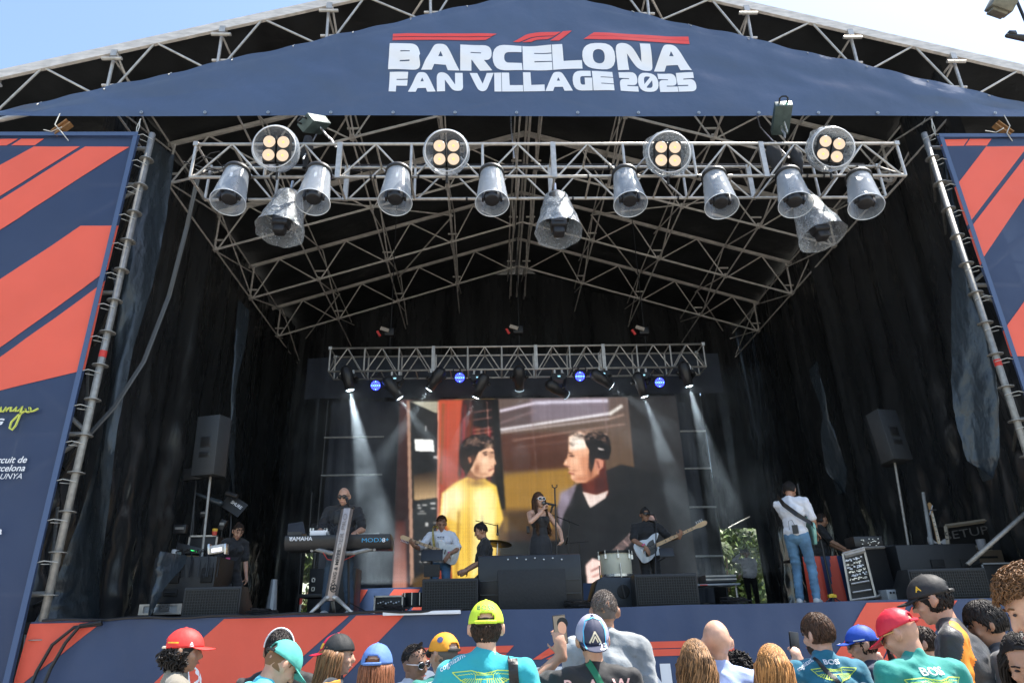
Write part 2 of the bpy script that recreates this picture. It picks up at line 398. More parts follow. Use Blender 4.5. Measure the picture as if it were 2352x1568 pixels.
place2d(scaled(word('FAN VILLAGE 2025', x1-x0, x0), .23), o0+UZ*(zt-.58), XR, UZ, 'lettering', m_white, skirt)
# circular white badge at the left of the skirt
bx, bz = xz(420, 1545); n = 24
place2d(([(bx+.22*math.cos(6.283*k/n), bz-.12+.22*math.sin(6.283*k/n)) for k in range(n)], [tuple(range(n))]), o0, XR, UZ, 'badge', m_white, skirt)
def sk_y(x, z): return SK0+.012*math.sin(x*3.1+z*2)+.01*math.sin(x*7.7+2*z)+.006*math.sin(x*17)
for o in list(skirt.children):
    if o.name.split('.')[0] in ('stripe', 'emblem', 'red_line', 'lettering', 'badge'): conform(o, sk_y, .008, .16)
# ---------- pale cover strip and cable along the stage edge ----------
b = MB(); p0, p1 = P(880, 1412, 8.97), P(1058, 1405, 8.97)
b.bb((p0.x, 8.93, ZF-.03), (p1.x, 9.1, ZF+.012)); props(b.build('edge_strip', m_white, bevel=.004), 'thin white strip lying on the stage edge left of centre', 'strip')
b = MB(); b.path([(-5.35+.25*k, 8.95+.02*math.sin(k), ZF+.01+.012*math.sin(k*1.7)) for k in range(21)], .016, 6)
props(b.build('edge_cable', m_cable), 'black cable lying along the left half of the stage edge', 'cable')
c = [P(235, 1432, 8.93), P(170, 1440, 8.93), P(120, 1480, 8.93), P(85, 1540, 8.93), P(60, 1600, 8.9), P(40, 1700, 8.9)]
b = MB(); b.path(c, .02, 8); props(b.build('hanging_cable', m_cable), 'thick black cable drooping over the left corner of the stage, outer one', 'cable', 'cables over the left stage corner')
b = MB(); b.path([p+V((.16*min(i/2, 1), -.02, .02)) for i, p in enumerate(c)], .02, 8); props(b.build('hanging_cable', m_cable), 'thick black cable drooping over the left corner of the stage, inner one', 'cable', 'cables over the left stage corner')
# ================= roof =================
roof = thing('stage_roof', 'gabled stage roof of steel lattice trusses under a black tarpaulin', 'roof', (XC, 15.4, 9))
SL = .32; ZT = 13.5; ZB = 12.5
topn = [0.0, 1.42, 3.21, 5.0, 6.79, 8.58, 10.3]; botn = [.25, 2.0, 3.83, 5.66, 7.43, 9.3]
YS = [9.12, 11.57, 14.14, 16.71, 19.28, 21.85]
def zt_(d): return ZT-SL*d
def zb_(d): return ZB-SL*d
for i, Y in enumerate(YS):
    end = 10.6 if i == 0 else 7.45
    tr = MB(); tr.box((XC, Y, ZT-.1), (.1, .06, .02)); frame = None
    b = MB()
    for s in (-1, 1):
        a, c2 = V((XC, Y, ZT)), V((XC+s*(end+.25), Y, zt_(end+.25)))
        d = (c2-a).normalized(); n2 = V((-d.z*s, 0, d.x*s))
        w2 = .13 if i == 0 else (.10 if i == 2 else .06)
        b.prism([a+n2*w2, c2+n2*w2, c2-n2*w2*.4, a-n2*w2*.4], (0, .06, 0)) if s > 0 else b.prism([a-n2*w2*.4, c2-n2*w2*.4, c2+n2*w2, a+n2*w2], (0, .06, 0))
    tt = b.build('rafter_truss', m_rafter, roof)
    b = MB()
    for s in (-1, 1): b.tube((XC, Y+.03, ZB), (XC+s*end, Y+.03, zb_(end)), .029 if i else .040, 10)
    b.build('bottom_chord', m_rafter, tt)
    b = MB()
    for s in (-1, 1):
        for j in range(len(topn)-1):
            T0, T1 = topn[j], topn[j+1]; B0 = botn[j]
            if T0 > end: break
            if j: b.tube((XC+s*T0, Y+.03, zt_(T0)), (XC+s*(B0-.06), Y+.03, zb_(B0-.06)), .020, 8)
            if T1 < end+.4: b.tube((XC+s*T1, Y+.03, zt_(T1)), (XC+s*(B0+.06), Y+.03, zb_(B0+.06)), .020, 8)
            if i == 0 or j == 0: b.tube((XC+s*(B0+.03), Y+.06, zt_(B0)), (XC+s*(B0), Y+.06, zb_(B0)), .028, 8)
            if i == 0:
                b.tube((XC+s*B0-.17, Y-.02, zt_(B0)-.22), (XC+s*B0+.17, Y-.02, zt_(B0)-.22), .03, 8)
                b.box((XC+s*B0, Y+.04, zt_(B0)-.08), (.1, .12, .14))
    for k in range(2):
        s = (-1, 1)[k]; b.tube((XC+s*end, Y+.03, zt_(end)), (XC+s*end, Y+.03, zb_(end)), .026, 8)
    b.build('lattice', m_alu if i == 0 else m_rafter, tt)
# longitudinal tubes and braces between the trusses
band = mat('red_tape', (.6, .04, .03), .5)
for s in (-1, 1):
    for j, d in enumerate(botn[:5]):
        b = MB(); x = XC+s*d; b.tube((x, YS[0], zb_(d)), (x, YS[-1], zb_(d)), .021, 8); b.tube((x+.05*s, YS[0], zt_(d)-.1), (x+.05*s, YS[-1], zt_(d)-.1), .019, 8)
        for i in range(5):
            b.tube((x+.05, YS[i], zb_(d)), (x+.05, YS[i+1], zt_(d)-.1), .019, 8) if (i+j) % 2 else b.tube((x+.05, YS[i], zt_(d)-.1), (x+.05, YS[i+1], zb_(d)), .019, 8)
            if (i+j) % 2 == 0: b.tube((x-.06, YS[i], zb_(d)), (x-.06, YS[i+1], zt_(d)-.2), .018, 6)
            b.tube((x-.13, YS[i]+.1, zb_(d)+.3), (x+.13, YS[i]+.1, zb_(d)+.3), .026, 8)
            b.box((x, YS[i]+.05, zb_(d)+.02), (.09, .12, .1))
        b.build('purlin_brace', m_rafter, roof)
    for i, (d0, d1) in enumerate(((2, 3.83), (3.83, 5.66), (5.66, 2), (2, 3.83), (5.66, 7.4))):
        b = MB(); b.tube((XC+s*d0, YS[i], zt_(d0)-.15), (XC+s*d1, YS[i+1], zt_(d1)-.15), .022, 8); b.build('roof_brace', m_rafter, roof)
b = MB(); b.tube((XC, YS[0], ZB), (XC, YS[-1], ZB), .03); b.tube((XC, YS[0], ZT-.1), (XC, YS[-1], ZT-.1), .03); b.build('ridge_tube', m_rafter, roof)
def cov(u, v):
    x = -10.2+22.5*u; d = abs(x-XC); y = 9.18+13.2*v; sag = .05*math.sin(v*5*math.pi)**2
    return (x, y, zt_(d)+.16-sag+.03*noise.noise(V((x*1.3, y*1.3, 0))))
b = MB(); b.grid(cov, 90, 60); b.build('tarpaulin', m_tarp, roof, smooth=True)
# ================= gable banner =================
gb = thing('gable_banner', 'triangular navy banner tied under the roof gable, reading BARCELONA FAN VILLAGE 2025', 'banner', (XC, 8.98, 9.55))
zbot = 9.56
def gbf(u, v):
    x = -7.95+18.0*u; d = abs(x-XC); zt = min(zb_(d)+.02, 12.5)
    zt -= .035*abs(math.sin((x-XC)*1.75))+.05*noise.noise(V((x*.5, 3, 3)))
    zb = zbot-.01*math.sin(x*.8); zt = max(zt, zb+.02); z = zb+(zt-zb)*v
    n = noise.noise(V((x*.7+z*.9, z*1.1-x*.25, 2)))*.075+noise.noise(V((x*2+z*2.5, z*2, 5)))*.022
    e = max(0, 1-(1-v)*4)
    return (x, 8.98+n*(1-abs(2*v-1))*1.4-.012*math.sin(x*9)*e, z)
b = MB(); b.grid(gbf, 300, 40); m_gb = mat('banner_vinyl', (.066, .100, .180), .42, 0, .7, 1.6, .1, dist=.05, trans=.05)
b.build('fabric', m_gb, gb, smooth=True)
yb = 8.90; o0 = V((0, yb, 0)); m_lw = mat('banner_white', (.82, .83, .86), .55, 0, .15, 6, .04); m_lr = mat('banner_red', (.78, .07, .06), .55)
place2d(scaled(word('BARCELONA', 5.24, -1.65), .56), V((0, yb, 10.56)), XR, UZ, 'lettering', m_lw, gb)
place2d(scaled(word('FAN VILLAGE 2025', 5.24, -1.62), .43), V((0, yb, 10.08)), XR, UZ, 'lettering', m_lw, gb)
for a, za, zc in ((0, 11.2, 0), (1, 11.29, 0)):
    place2d(([(-1.6, za), (.02+.1*a, za+.04), (.12+.1*a, za+.115), (-1.6, za+.075)], [(0, 1, 2, 3)]), o0, XR, UZ, 'red_line', m_lr, gb)
    place2d(([(1.74+.1*a, za+.03), (3.62, za-.05), (3.62, za+.035), (1.84+.1*a, za+.115)], [(0, 1, 2, 3)]), o0, XR, UZ, 'red_line', m_lr, gb)
place2d(f1_shape(.5, 1.02, .24), V((0, yb, 11.22)), XR, UZ, 'emblem', m_lr, gb)
def gb_y(x, z):
    d = abs(x-XC); zt = min(zb_(d)+.02, 12.5); zt -= .035*abs(math.sin((x-XC)*1.75))+.05*noise.noise(V((x*.5, 3, 3))); zb = zbot-.01*math.sin(x*.8); zt = max(zt, zb+.02); v = (z-zb)/(zt-zb)
    n = noise.noise(V((x*.7+z*.9, z*1.1-x*.25, 2)))*.075+noise.noise(V((x*2+z*2.5, z*2, 5)))*.022; return 8.98+n*(1-abs(2*v-1))*1.4-.012*math.sin(x*9)*max(0, 1-(1-v)*4)
for o in list(gb.children):
    if o.name.split('.')[0] in ('lettering', 'emblem', 'red_line'): conform(o, gb_y, .009, .09)
m_eye = mat('eyelet', (.5, .5, .48), .4, .8)
for k in range(15):
    x = -5.6+1.02*k; b = MB(); b.lathe([(.014, -.006), (.026, -.006), (.026, .006), (.014, .006)], (x, 8.955, zbot+.05), (0, 1, 0), 12); b.build('eyelet', m_eye, gb)
for k in range(18):
    x = -7.3+1.0*k; d = abs(x-XC)
    if zb_(d) < zbot+.05: continue
    b = MB(); b.path([(x, 8.95, zb_(d)-.07), (x-.01, 9.04, zb_(d)+.06), (x+.01, 9.2, zb_(d)+.03), (x, 9.0, zb_(d)-.07)], .008, 5); b.build('cable_tie', m_tie, gb)
# ================= scaffold towers at both sides =================
ros = [None]
def tower(xs, label, ys=(9.05, 11.57)):
    t = thing('scaffold_tower', label, 'scaffolding', (sum(xs)/len(xs), ys[0], 0))
    sg = 1 if xs[0] > 0 else -1; inner = min(xs, key=abs); bx_ = lambda x, y: x+(1.75*sg if (y > ys[0] and x == inner) else 0)
    for i, x in enumerate(xs):
        for j, y in enumerate(ys):
            x = bx_(xs[i], y); p = MB(); top = 9.25 if j == 0 else 9.9; p.tube((x, y, 0), (x, y, top), .048, 14); po = p.build('post', m_galv, t, smooth=True)
            for k in range(18):
                if ros[0] is None: q = MB(); q.lathe([(.05, -.005), (.105, -.005), (.105, .005), (.05, .005)], (0, 0, 0), n=16); ros[0] = q.mesh('rosette'); ros[0].materials.append(m_galv)
                o = bpy.data.objects.new('rosette', ros[0]); COL.objects.link(o); o.location = (x, y, .5*k+.23); o.parent = po
            if j == 0:
                for z in (5.1,): q = MB(); q.lathe([(.0495, -.05), (.0495, .05)], (x, y, z+.3*i), n=14); q.build('marking_tape', band, po)
    for z in (.4, 2.25, 4.27, 6.4, 8.3, 9.0):
        for y in ys:
            q = MB(); q.tube((bx_(xs[0], y), y+.06, z), (bx_(xs[-1], y), y+.06, z), .034, 8); q.build('ledger', m_galv, t)
        for x in xs: q = MB(); q.tube((x, ys[0], z-.06), (bx_(x, ys[1]), ys[-1], z-.06), .024, 8); q.build('ledger', m_galv, t)
    zs = [.4, 2.25, 4.27, 6.4, 8.3]
    for k in range(4):
        a, b2 = (xs[0], xs[1]) if k % 2 else (xs[1], xs[0]); s = MB(); s.tube((a, ys[0]+.1, zs[k]), (b2, ys[0]+.1, zs[k+1]), .03, 8); s.build('brace', m_galv, t)
        for x in xs: s = MB(); s.tube((x, ys[0], zs[k]), (bx_(x, ys[1]), ys[1], zs[k+1]), .024, 8); s.build('brace', m_galv, t)
    return t
tower((-7.97, -5.4), 'galvanised scaffold tower behind the left printed mesh banner')
tower((7.4, 9.97), 'galvanised scaffold tower behind the right printed mesh banner')
tower((-10.5, -8.1), 'outer scaffold bay at the far left edge of the stage')
# rear scaffold uprights beside the screen
# ================= printed side banners =================
m_mesh = mat('mesh_navy', (.030, .052, .12), .55, 0, .15, 3, .05, trans=.16, dist=.02)
m_mred = mat('mesh_red', (.85, .125, .07), .55, 0, .15, 3, .05, trans=.07, dist=.02)
def side_banner(x0, x1, zt, label, red, Y=8.92):
    t = thing('side_banner', label, 'banner', ((x0+x1)/2, Y, zt))
    def fn(u, v):
        x = x0+(x1-x0)*u; z = .02+(zt-.02)*v
        return (x, Y+.03*noise.noise(V((x*.6, z*.5, 1)))+.012*noise.noise(V((x*2.3, z*1.6, 4))), z)
    b = MB(); b.grid(fn, 60, 120); b.build('fabric', m_mesh, t, smooth=True)
    for pl in red:
        pts = [P(x, y, Y) for x, y in pl]; vf = fill2d([[(min(max(p.x, x0), x1), p.z) for p in pts]])
        place2d(vf, V((0, Y-.045, 0)), XR, UZ, 'red_stripe', m_mred, t)
    for o in list(t.children):
        if o.name.split('.')[0] == 'red_stripe': conform(o, lambda x, z: Y+.03*noise.noise(V((x*.6, z*.5, 1)))+.012*noise.noise(V((x*2.3, z*1.6, 4))), .007, .3)
    for k in range(14):
        z = .5*k+2.6; xx = x1 if x0 < 0 else x0; s = 1 if x0 < 0 else -1
        b = MB(); b.path([(xx-.03*s, Y-.02, z), (xx+.06*s, Y-.02, z+.02), (xx+.16*s, Y+.1, z+.01), (xx+.1*s, Y+.2, z), (xx-.02*s, Y+.06, z-.01)], .006, 5); b.build('cable_tie', m_tie, t)
    b = MB(); xx = x1 if x0 < 0 else x0; s = 1 if x0 < 0 else -1
    b.bb((xx, Y-.05, .02), (xx-.07*s, Y-.047, zt)); b.bb((x0, Y-.053, zt-.07), (x1, Y-.0495, zt)); b.build('hem', mat('hem_blue', (.06, .10, .2), .6), t)
    return t
def z1(*pts): return [(x/2.844, y/2.844) for x, y in pts]
def z4(*pts): return [(x/2.844, y/2.844+514.5) for x, y in pts]
def z3(*pts): return [(1525.2+x/2.844, y/2.844) for x, y in pts]
def z3b(*pts): return [(1561.9+x/2.844, y/2.844+514.5) for x, y in pts]
redL = [z1((-500, 910), (120, 910), (45, 952), (-500, 952)), z1((75, 952), (140, 910), (290, 910), (230, 952)), z1((-500, 1345), (225, 960), (525, 960), (0, 1280), (-500, 1585)),
        z1((-500, 1610), (0, 1305), (560, 960), (845, 960), (0, 1500), (-500, 1818)), z4((-500, 640), (0, 360), (525, 10), (808, 10), (738, 298), (0, 812), (-500, 1160)), z4((-500, 1220), (0, 875), (722, 372), (585, 951), (-500, 951))]
redR = [z3((1800, 955), (1955, 955), (1985, 912), (1835, 912)), z3((1965, 955), (2105, 955), (2135, 912), (1995, 912)), z3((1870, 1230), (2100, 962), (2352, 962), (2352, 985), (1962, 1478)),
        z3((2420, 962), (2800, 962), (2800, 720), (2352, 1290), (2000, 1775), (1965, 1510), (2352, 1040)), z3b((2600, 20), (2095, 705), (2150, 866), (2800, 862), (2800, 20))]
redR[3] = z3((1975, 1507), (2352, 1035), (2410, 962), (3000, 962), (3000, 470), (2352, 1290), (2084, 1685), (2040, 1740))
sb = side_banner(-10.6, -5.52, 9.14, 'tall navy and red mesh banner on the left scaffold tower', redL)
side_banner(7.5, 12.4, 9.1, 'tall navy and red mesh banner on the right scaffold tower', redR)
def btext(s, x, y, hpx, m, bold=0, sx=1, shear=0, right=False):
    vf = text2d(s, 1, bold, sx, shear); xs = [p[0] for p in vf[0]]; q = P(x, y, 8.87); h = abs(P(x, y-hpx, 8.87).z-q.z)
    vf = ([((p[0]-(max(xs)))*h*1.0, p[1]*h) for p in vf[0]], vf[1])
    place2d(vf, V((q.x, 8.865, q.z)), XR, UZ, 'lettering', m, sb)
btext('circuit de', 61, 1062, 15, m_white, .02, 1, .2); btext('Barcelona', 57, 1081, 15, m_white, .02, 1, .2); btext('CATALUNYA', 50, 1099, 13, m_white, 0, 1, .2)
btext('F1 SPRINTING', 8, 975, 14, m_white, .05, 1.4, .2); btext('Barcelona', 4, 1226, 17, m_white, .03)
# hand-written yellow word
def script(pts, ox, oy, s, Y=8.86):
    b = MB(); b.path([(lambda q: (q.x, Y, q.z))(P(ox+x*s, oy-y*s, Y)) for x, y in pts], .014, 5, None); return b
base = [(0, 0)]
def loops():
    out = []
    def arc(cx, cy, rx, ry, a0, a1, n=10):
        for k in range(n+1): a = math.radians(a0+(a1-a0)*k/n); out.append((cx+rx*math.cos(a), cy+ry*math.sin(a)))
    out += [(-95, 2), (-70, 6)]; arc(-60, 8, 8, 8, 180, -120, 10); out += [(-46, 2), (-40, 10), (-40, 2), (-30, 4), (-20, 6), (-8, 8)]
    arc(-2, 22, 7, 22, 200, 20, 10); out += [(2, 14), (-3, 2), (3, 0), (10, 6), (14, 12), (13, 2), (20, 2), (25, 12), (24, 2), (30, 2), (36, 12), (37, 3), (42, 10), (48, 12), (46, 3), (53, 4), (60, 12), (58, 3)]
    out += [(65, 4), (73, 14), (68, -6), (58, -30), (50, -40), (44, -36), (48, -22), (64, -6), (80, 4)]; arc(86, 7, 6, 6, 160, 420, 12); out += [(92, 2), (100, 4), (110, 9)]
    return out
script(loops(), -22, 947, 1.0).build('handwritten_lettering', mat('yellow_print', (.62, .66, .12), .6), sb)
# ropes and clamps above the towers
m_rust = mat('rusty_clamp', (.32, .17, .07), .7, .4, .4, 40, .3)
for x, y, lb, s in ((147, 298, 'rusty beam clamp with white cord above the left banner', 1), (2300, 300, 'rusty beam clamp with white cord above the right banner', -1)):
    q = P(x, y, 8.9); t = thing('beam_clamp', lb, 'clamp', q)
    b = MB(); M = Matrix.Rotation(R(-50*s), 3, 'Y'); b.box(q, (.3, .1, .02), M); b.box(q+M @ V((0, 0, .09)), (.3, .1, .02), M); b.box(q+M @ V((0, 0, .045)), (.3, .02, .09), M); b.build('body', m_rust, t)
    b = MB(); b.path([q+V((-.1*s, -.05, .28)), q+V((-.12*s, -.06, .05)), q+V((.02, -.06, -.1)), q+V((.12, 0, -.22))], .008, 5); b.path([q+V((-.3, -.02, -.02)), q+V((-.15, -.05, -.08)), q+V((0, -.06, 0))], .007, 5); b.build('cord', m_tie, t)
for x, s, lb in ((322, 1, 'white rope tying the gable banner to the top of the left tower post'), (2139, -1, 'white rope tying the gable banner to the top of the right tower post')):
    b = MB(); a = P(x, 274, 8.95); c2 = P(x-(10*s), 312, 8.95); b.path([a, (a+c2)/2+V((.02, 0, 0)), c2, (a+c2)/2+V((-.02, 0, 0)), a+V((.01, 0, .01))], .008, 5); props(b.build('rope', m_tie), lb, 'rope')
# ================= drapes =================
def drape(name, label, fn, nu, nv, m=m_drape, cat='curtain', group=None):
    b = MB(); b.grid(fn, nu, nv); return props(b.build(name, m, smooth=True), label, cat, group)
def fold(s, z, k=1.):
    a = noise.noise(V((s*.9, z*.08, k)))*.26+noise.noise(V((s*2.3+z*.05, z*.16, k+7)))*.11+noise.noise(V((s*6, z*.3, k+3)))*.025
    c = (noise.noise(V((s*2.2+z*.8, z*1.3, k+9)))*.13+abs(noise.noise(V((s*4+z*2, z*2.6-s, k+4))))*.10)*max(0, 1-z/6.)
    return a+c
drape('side_curtain', 'crumpled black plastic curtain closing the left side of the stage', lambda u, v: (-6.55+fold(9.3+12.5*u, v*8, 1), 9.4+12.5*u, ZF+v*9.2), 260, 90, group='black stage curtains')
drape('side_curtain', 'crumpled black plastic curtain closing the right side of the stage', lambda u, v: (8.62+fold(9.3+12.5*u, v*8, 21), 9.4+12.5*u, ZF+v*9.2), 260, 90, group='black stage curtains')
drape('backing_sheet', 'black sheet closing the back of the left scaffold wing', lambda u, v: (-13.5+6.8*u, 12.0+fold(-13+7*u, v*9, 61)*.6, .0+v*10.2), 60, 50, group='black stage curtains')
drape('backing_sheet', 'black sheet closing the back of the right scaffold wing', lambda u, v: (8.8+6.8*u, 12.0+fold(9+7*u, v*9, 64)*.6, .0+v*10.2), 60, 50, group='black stage curtains')
# back curtain: three widths, with gaps at the bottom where daylight shows
def backc(x0, x1, z0, z1, seed): return lambda u, v: (x0+(x1-x0)*u, 21.5+fold(x0+(x1-x0)*u, (z0+(z1-z0)*v), seed)*.8, z0+(z1-z0)*v)
bx = [P(x, 1300, 21.5).x for x in (700, 716, 1662, 1748)]
zo = P(1700, 1213, 21.5).z
drape('back_curtain', 'black curtain at the back of the stage, left width', backc(-6.6, bx[0], ZF, 13.2, 31), 60, 60, group='black stage curtains')
drape('back_curtain', 'black curtain at the back of the stage, wide middle width behind the screen', backc(bx[1], bx[2], ZF, 13.4, 34), 120, 60, group='black stage curtains')
drape('back_curtain', 'short black curtain above the rear opening', backc(bx[2], bx[3]+.05, zo, 12.8, 37), 20, 50, group='black stage curtains')
drape('back_curtain', 'black curtain at the back right corner of the stage', backc(bx[3], 8.7, ZF, 12.6, 39), 60, 60, group='black stage curtains')
drape('back_curtain', 'black strip of curtain over the narrow left gap', backc(bx[0]-.05, bx[1]+.05, 4.0, 12.8, 42), 6, 40, group='black stage curtains')
# inner black masking around the screen
def mask(x0, x1, z0, z1, Y, sd): return lambda u, v: (x0+(x1-x0)*u, Y+.25*fold((x0+(x1-x0)*u)*2, z0+(z1-z0)*v, sd), z0+(z1-z0)*v)
sL, sR = P(903, 1200, 15), P(1590, 1200, 15)
m_mask = mat('navy_black_cloth', (.014, .017, .026), .6, 0, .5, 5, .3, stretch=(1, 1, .2), dist=.03)
drape('masking_cloth', 'dark cloth hanging above the video screen', mask(-4.3, 5.6, P(1240, 905, 15.2).z, P(1240, 835, 15.2).z+.25, 15.3, 50), 80, 14, m_mask)
drape('masking_cloth', 'dark navy cloth hanging left of the video screen', mask(P(735, 1200, 15.1).x, P(905, 1200, 15.1).x+.3, ZF+.45, P(800, 918, 15.1).z, 15.25, 53), 40, 40, m_mask)
drape('masking_cloth', 'dark navy cloth hanging right of the video screen', mask(P(1560, 1200, 15.1).x, P(1625, 1200, 15.1).x, ZF+.2, P(1600, 918, 15.1).z, 15.25, 56), 30, 40, m_mask)
# scaffold stubs beside the screen
for sx, xs, ys, lb in ((-1, (728, 872), (1005, 1092, 1228), 'thin scaffold frame beside the left edge of the screen'), (1, (1560, 1650), (990, 1076, 1165, 1278), 'thin scaffold frame beside the right edge of the screen')):
    t = thing('scaffold_bay', lb, 'scaffolding', (P(xs[0], 1300, 14.9).x, 14.9, ZF))
    x0, x1 = P(xs[0], 1200, 14.9).x, P(xs[1], 1200, 14.9).x
    for x in ((x0,) if sx < 0 else (x1,)): b = MB(); b.tube((x, 14.95, ZF), (x, 14.95, 6.6), .022); b.build('upright', m_black, t)
    for y in ys: b = MB(); z = P(xs[0], y, 14.9).z; b.tube((x0, 14.9, z), (x1, 14.9, z), .022); b.build('rail', m_galv, t)
# glossy plastic sheets catching the light at the front edges
def strip(px, Y0, wd, seed):
    def fn(u, v):
        k = (1-v)*(len(px)-1); i = min(int(k), len(px)-2); f = k-i
        a = [px[i][j]*(1-f)+px[i+1][j]*f for j in range(3)]
        p = P(a[0]+(u-.5)*a[2], a[1], Y0); n = noise.noise(V((u*2.5, v*5, seed)))*.10+noise.noise(V((u*6, v*24, seed)))*.028+noise.noise(V((u*9, v*60, seed)))*.008
        return (p.x, Y0+.25*math.sin(u*3+v*5)+n, p.z)
    return fn
drape('plastic_sheet', 'glossy crinkled grey plastic sheet hanging beside the left tower post', strip([(372, 335, 30), (345, 480, 46), (325, 640, 50), (285, 800, 62), (250, 1000, 70), (215, 1180, 110), (175, 1330, 130), (150, 1432, 150)], 9.75, 1, 3), 16, 160, m_sheet, 'plastic sheet')
drape('plastic_sheet', 'glossy blue-grey plastic sheet hanging down the right curtain', strip([(2150, 330, 14), (2175, 480, 24), (2198, 600, 32), (2222, 760, 48), (2243, 920, 58), (2262, 1050, 44), (2284, 1098, 4)], 9.35, 1, 8), 14, 120, m_sheet, 'plastic sheet')
drape('plastic_sheet', 'narrow torn plastic strip high on the left curtain', strip([(560, 700, 6), (545, 860, 9), (535, 1000, 10), (528, 1130, 8)], 12.5, 1, 12), 4, 60, m_sheet, 'plastic sheet')
drape('plastic_sheet', 'bluish strip standing in for a narrow highlight on the right curtain beside the hanging speaker', strip([(1868, 840, 4), (1885, 930, 8), (1900, 1010, 12), (1922, 1080, 13), (1938, 1130, 7)], 13.2, 1, 15), 8, 60, m_sheet, 'plastic sheet')  # strip added to draw a narrow highlight on the curtain
drape('plastic_sheet', 'blue-grey plastic flap behind the left subwoofer', strip([(398, 1270, 24), (380, 1330, 30), (345, 1420, 34), (300, 1490, 30)], 9.9, 1, 18), 6, 40, m_sheet, 'plastic sheet')
# ================= greenery behind =================
def push0(o):
    for v in o.data.vertices: v.co += V((noise.noise(v.co*3), noise.noise(v.co*3+V((9, 0, 0))), noise.noise(v.co*3+V((0, 9, 0)))))*.25
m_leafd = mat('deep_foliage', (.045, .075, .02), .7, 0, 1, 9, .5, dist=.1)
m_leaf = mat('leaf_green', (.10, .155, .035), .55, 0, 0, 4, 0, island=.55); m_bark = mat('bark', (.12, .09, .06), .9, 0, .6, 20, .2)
def tree(x, y, h, rad, label, n=2600):
    t = thing('tree', label, 'tree', (x, y, 0), group='trees behind the stage')
    b = MB(); b.tube((x, y, 0), (x+.2, y, h*.45), .22, 10, .12)
    for k in range(7): a = k*.9; b.tube((x+.15, y, h*(.3+.03*k)), (x+.15+rad*.7*math.cos(a), y+rad*.7*math.sin(a), h*(.55+.05*k)), .08, 6, .02)
    b.build('trunk', m_bark, t); b = MB(); rg = random.Random(int(x*10))
    cl = [(x+rg.uniform(-1, 1)*rad, y+rg.uniform(-1, 1)*rad*.7, rg.uniform(.14, 1)*h, rg.uniform(.5, 1.1)) for _ in range(34)]
    for _ in range(n):
        c = rg.choice(cl); d = V((rg.gauss(0, 1), rg.gauss(0, 1), rg.gauss(0, 1))).normalized()*c[3]*rg.uniform(.5, 1)
        q = Quaternion((rg.gauss(0, 1), rg.gauss(0, 1), rg.gauss(0, 1), rg.gauss(0, 1))).normalized(); s = rg.uniform(.07, .16); p = V(c[:3])+d
        b.add([p+q @ V(v)*s for v in ((-.5, 0, 0), (0, -1, .1), (.5, 0, 0), (0, 1.1, .1))], [(0, 1, 2, 3)])
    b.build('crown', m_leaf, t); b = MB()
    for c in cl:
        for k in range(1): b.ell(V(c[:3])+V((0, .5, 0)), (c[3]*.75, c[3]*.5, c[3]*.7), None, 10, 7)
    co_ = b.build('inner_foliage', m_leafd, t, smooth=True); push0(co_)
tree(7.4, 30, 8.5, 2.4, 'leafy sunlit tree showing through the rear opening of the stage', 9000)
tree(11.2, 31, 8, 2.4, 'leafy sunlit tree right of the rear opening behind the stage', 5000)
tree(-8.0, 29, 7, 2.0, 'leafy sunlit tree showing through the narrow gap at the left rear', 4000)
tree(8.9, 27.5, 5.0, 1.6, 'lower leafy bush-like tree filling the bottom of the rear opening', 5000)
# ================= rigging trusses =================
def box_truss(xa, xb, Y, z0, z1, dp, label, pitch=1.02, r=.025):
    t = thing('lighting_truss', label, 'truss', ((xa+xb)/2, Y, z0))
    for y in (Y, Y+dp):
        for z in (z0, z1): b = MB(); b.tube((xa, y, z), (xb, y, z), r, 10); b.build('chord', m_alu, t, smooth=True)
    n = round((xb-xa)/pitch); st = (xb-xa)/n
    for y in (Y, Y+dp):
        b = MB()
        for k in range(n+1):
            x = xa+st*k; b.tube((x, y, z0), (x, y, z1), r*.9, 8)
            if k < n: b.tube((x+.05, y, z0), (x+st/2, y, z1), r*.62, 8); b.tube((x+st/2, y, z1), (x+st-.05, y, z0), r*.62, 8)
        b.build('lattice', m_alu, t)
    for z in (z0, z1):
        for k in range(2*n+1):
            x = xa+st*k/2; b = MB(); b.tube((x, Y, z), (x, Y+dp, z), r*.7, 8); b.build('strut', m_alu, t)
    for x in (xa, xb):
        b = MB(); b.tube((x, Y, z0), (x, Y+dp, z1), r*.7, 8); b.box((x, Y, z1), (.07, .06, .07)); b.box((x, Y+dp, z1), (.07, .06, .07)); b.build('end_frame', m_alu, t)
    for k in range(1, 4):
        x = xa+st*round(n*k/4); 
        for y in (Y, Y+dp): b = MB(); b.box((x, y, (z0+z1)/2), (.075, .05, z1-z0+.05)); b.build('coupling_plate', m_alu, t)
    return t
box_truss(-4.28, 6.3, 8.3, 7.84, 8.43, .56, 'long front lighting truss hung across the stage opening, in front of the gable banner')
box_truss(-3.46, 4.82, 14, 6.96, 7.5, .52, 'rear lighting truss hung above the video screen', .75, .022)
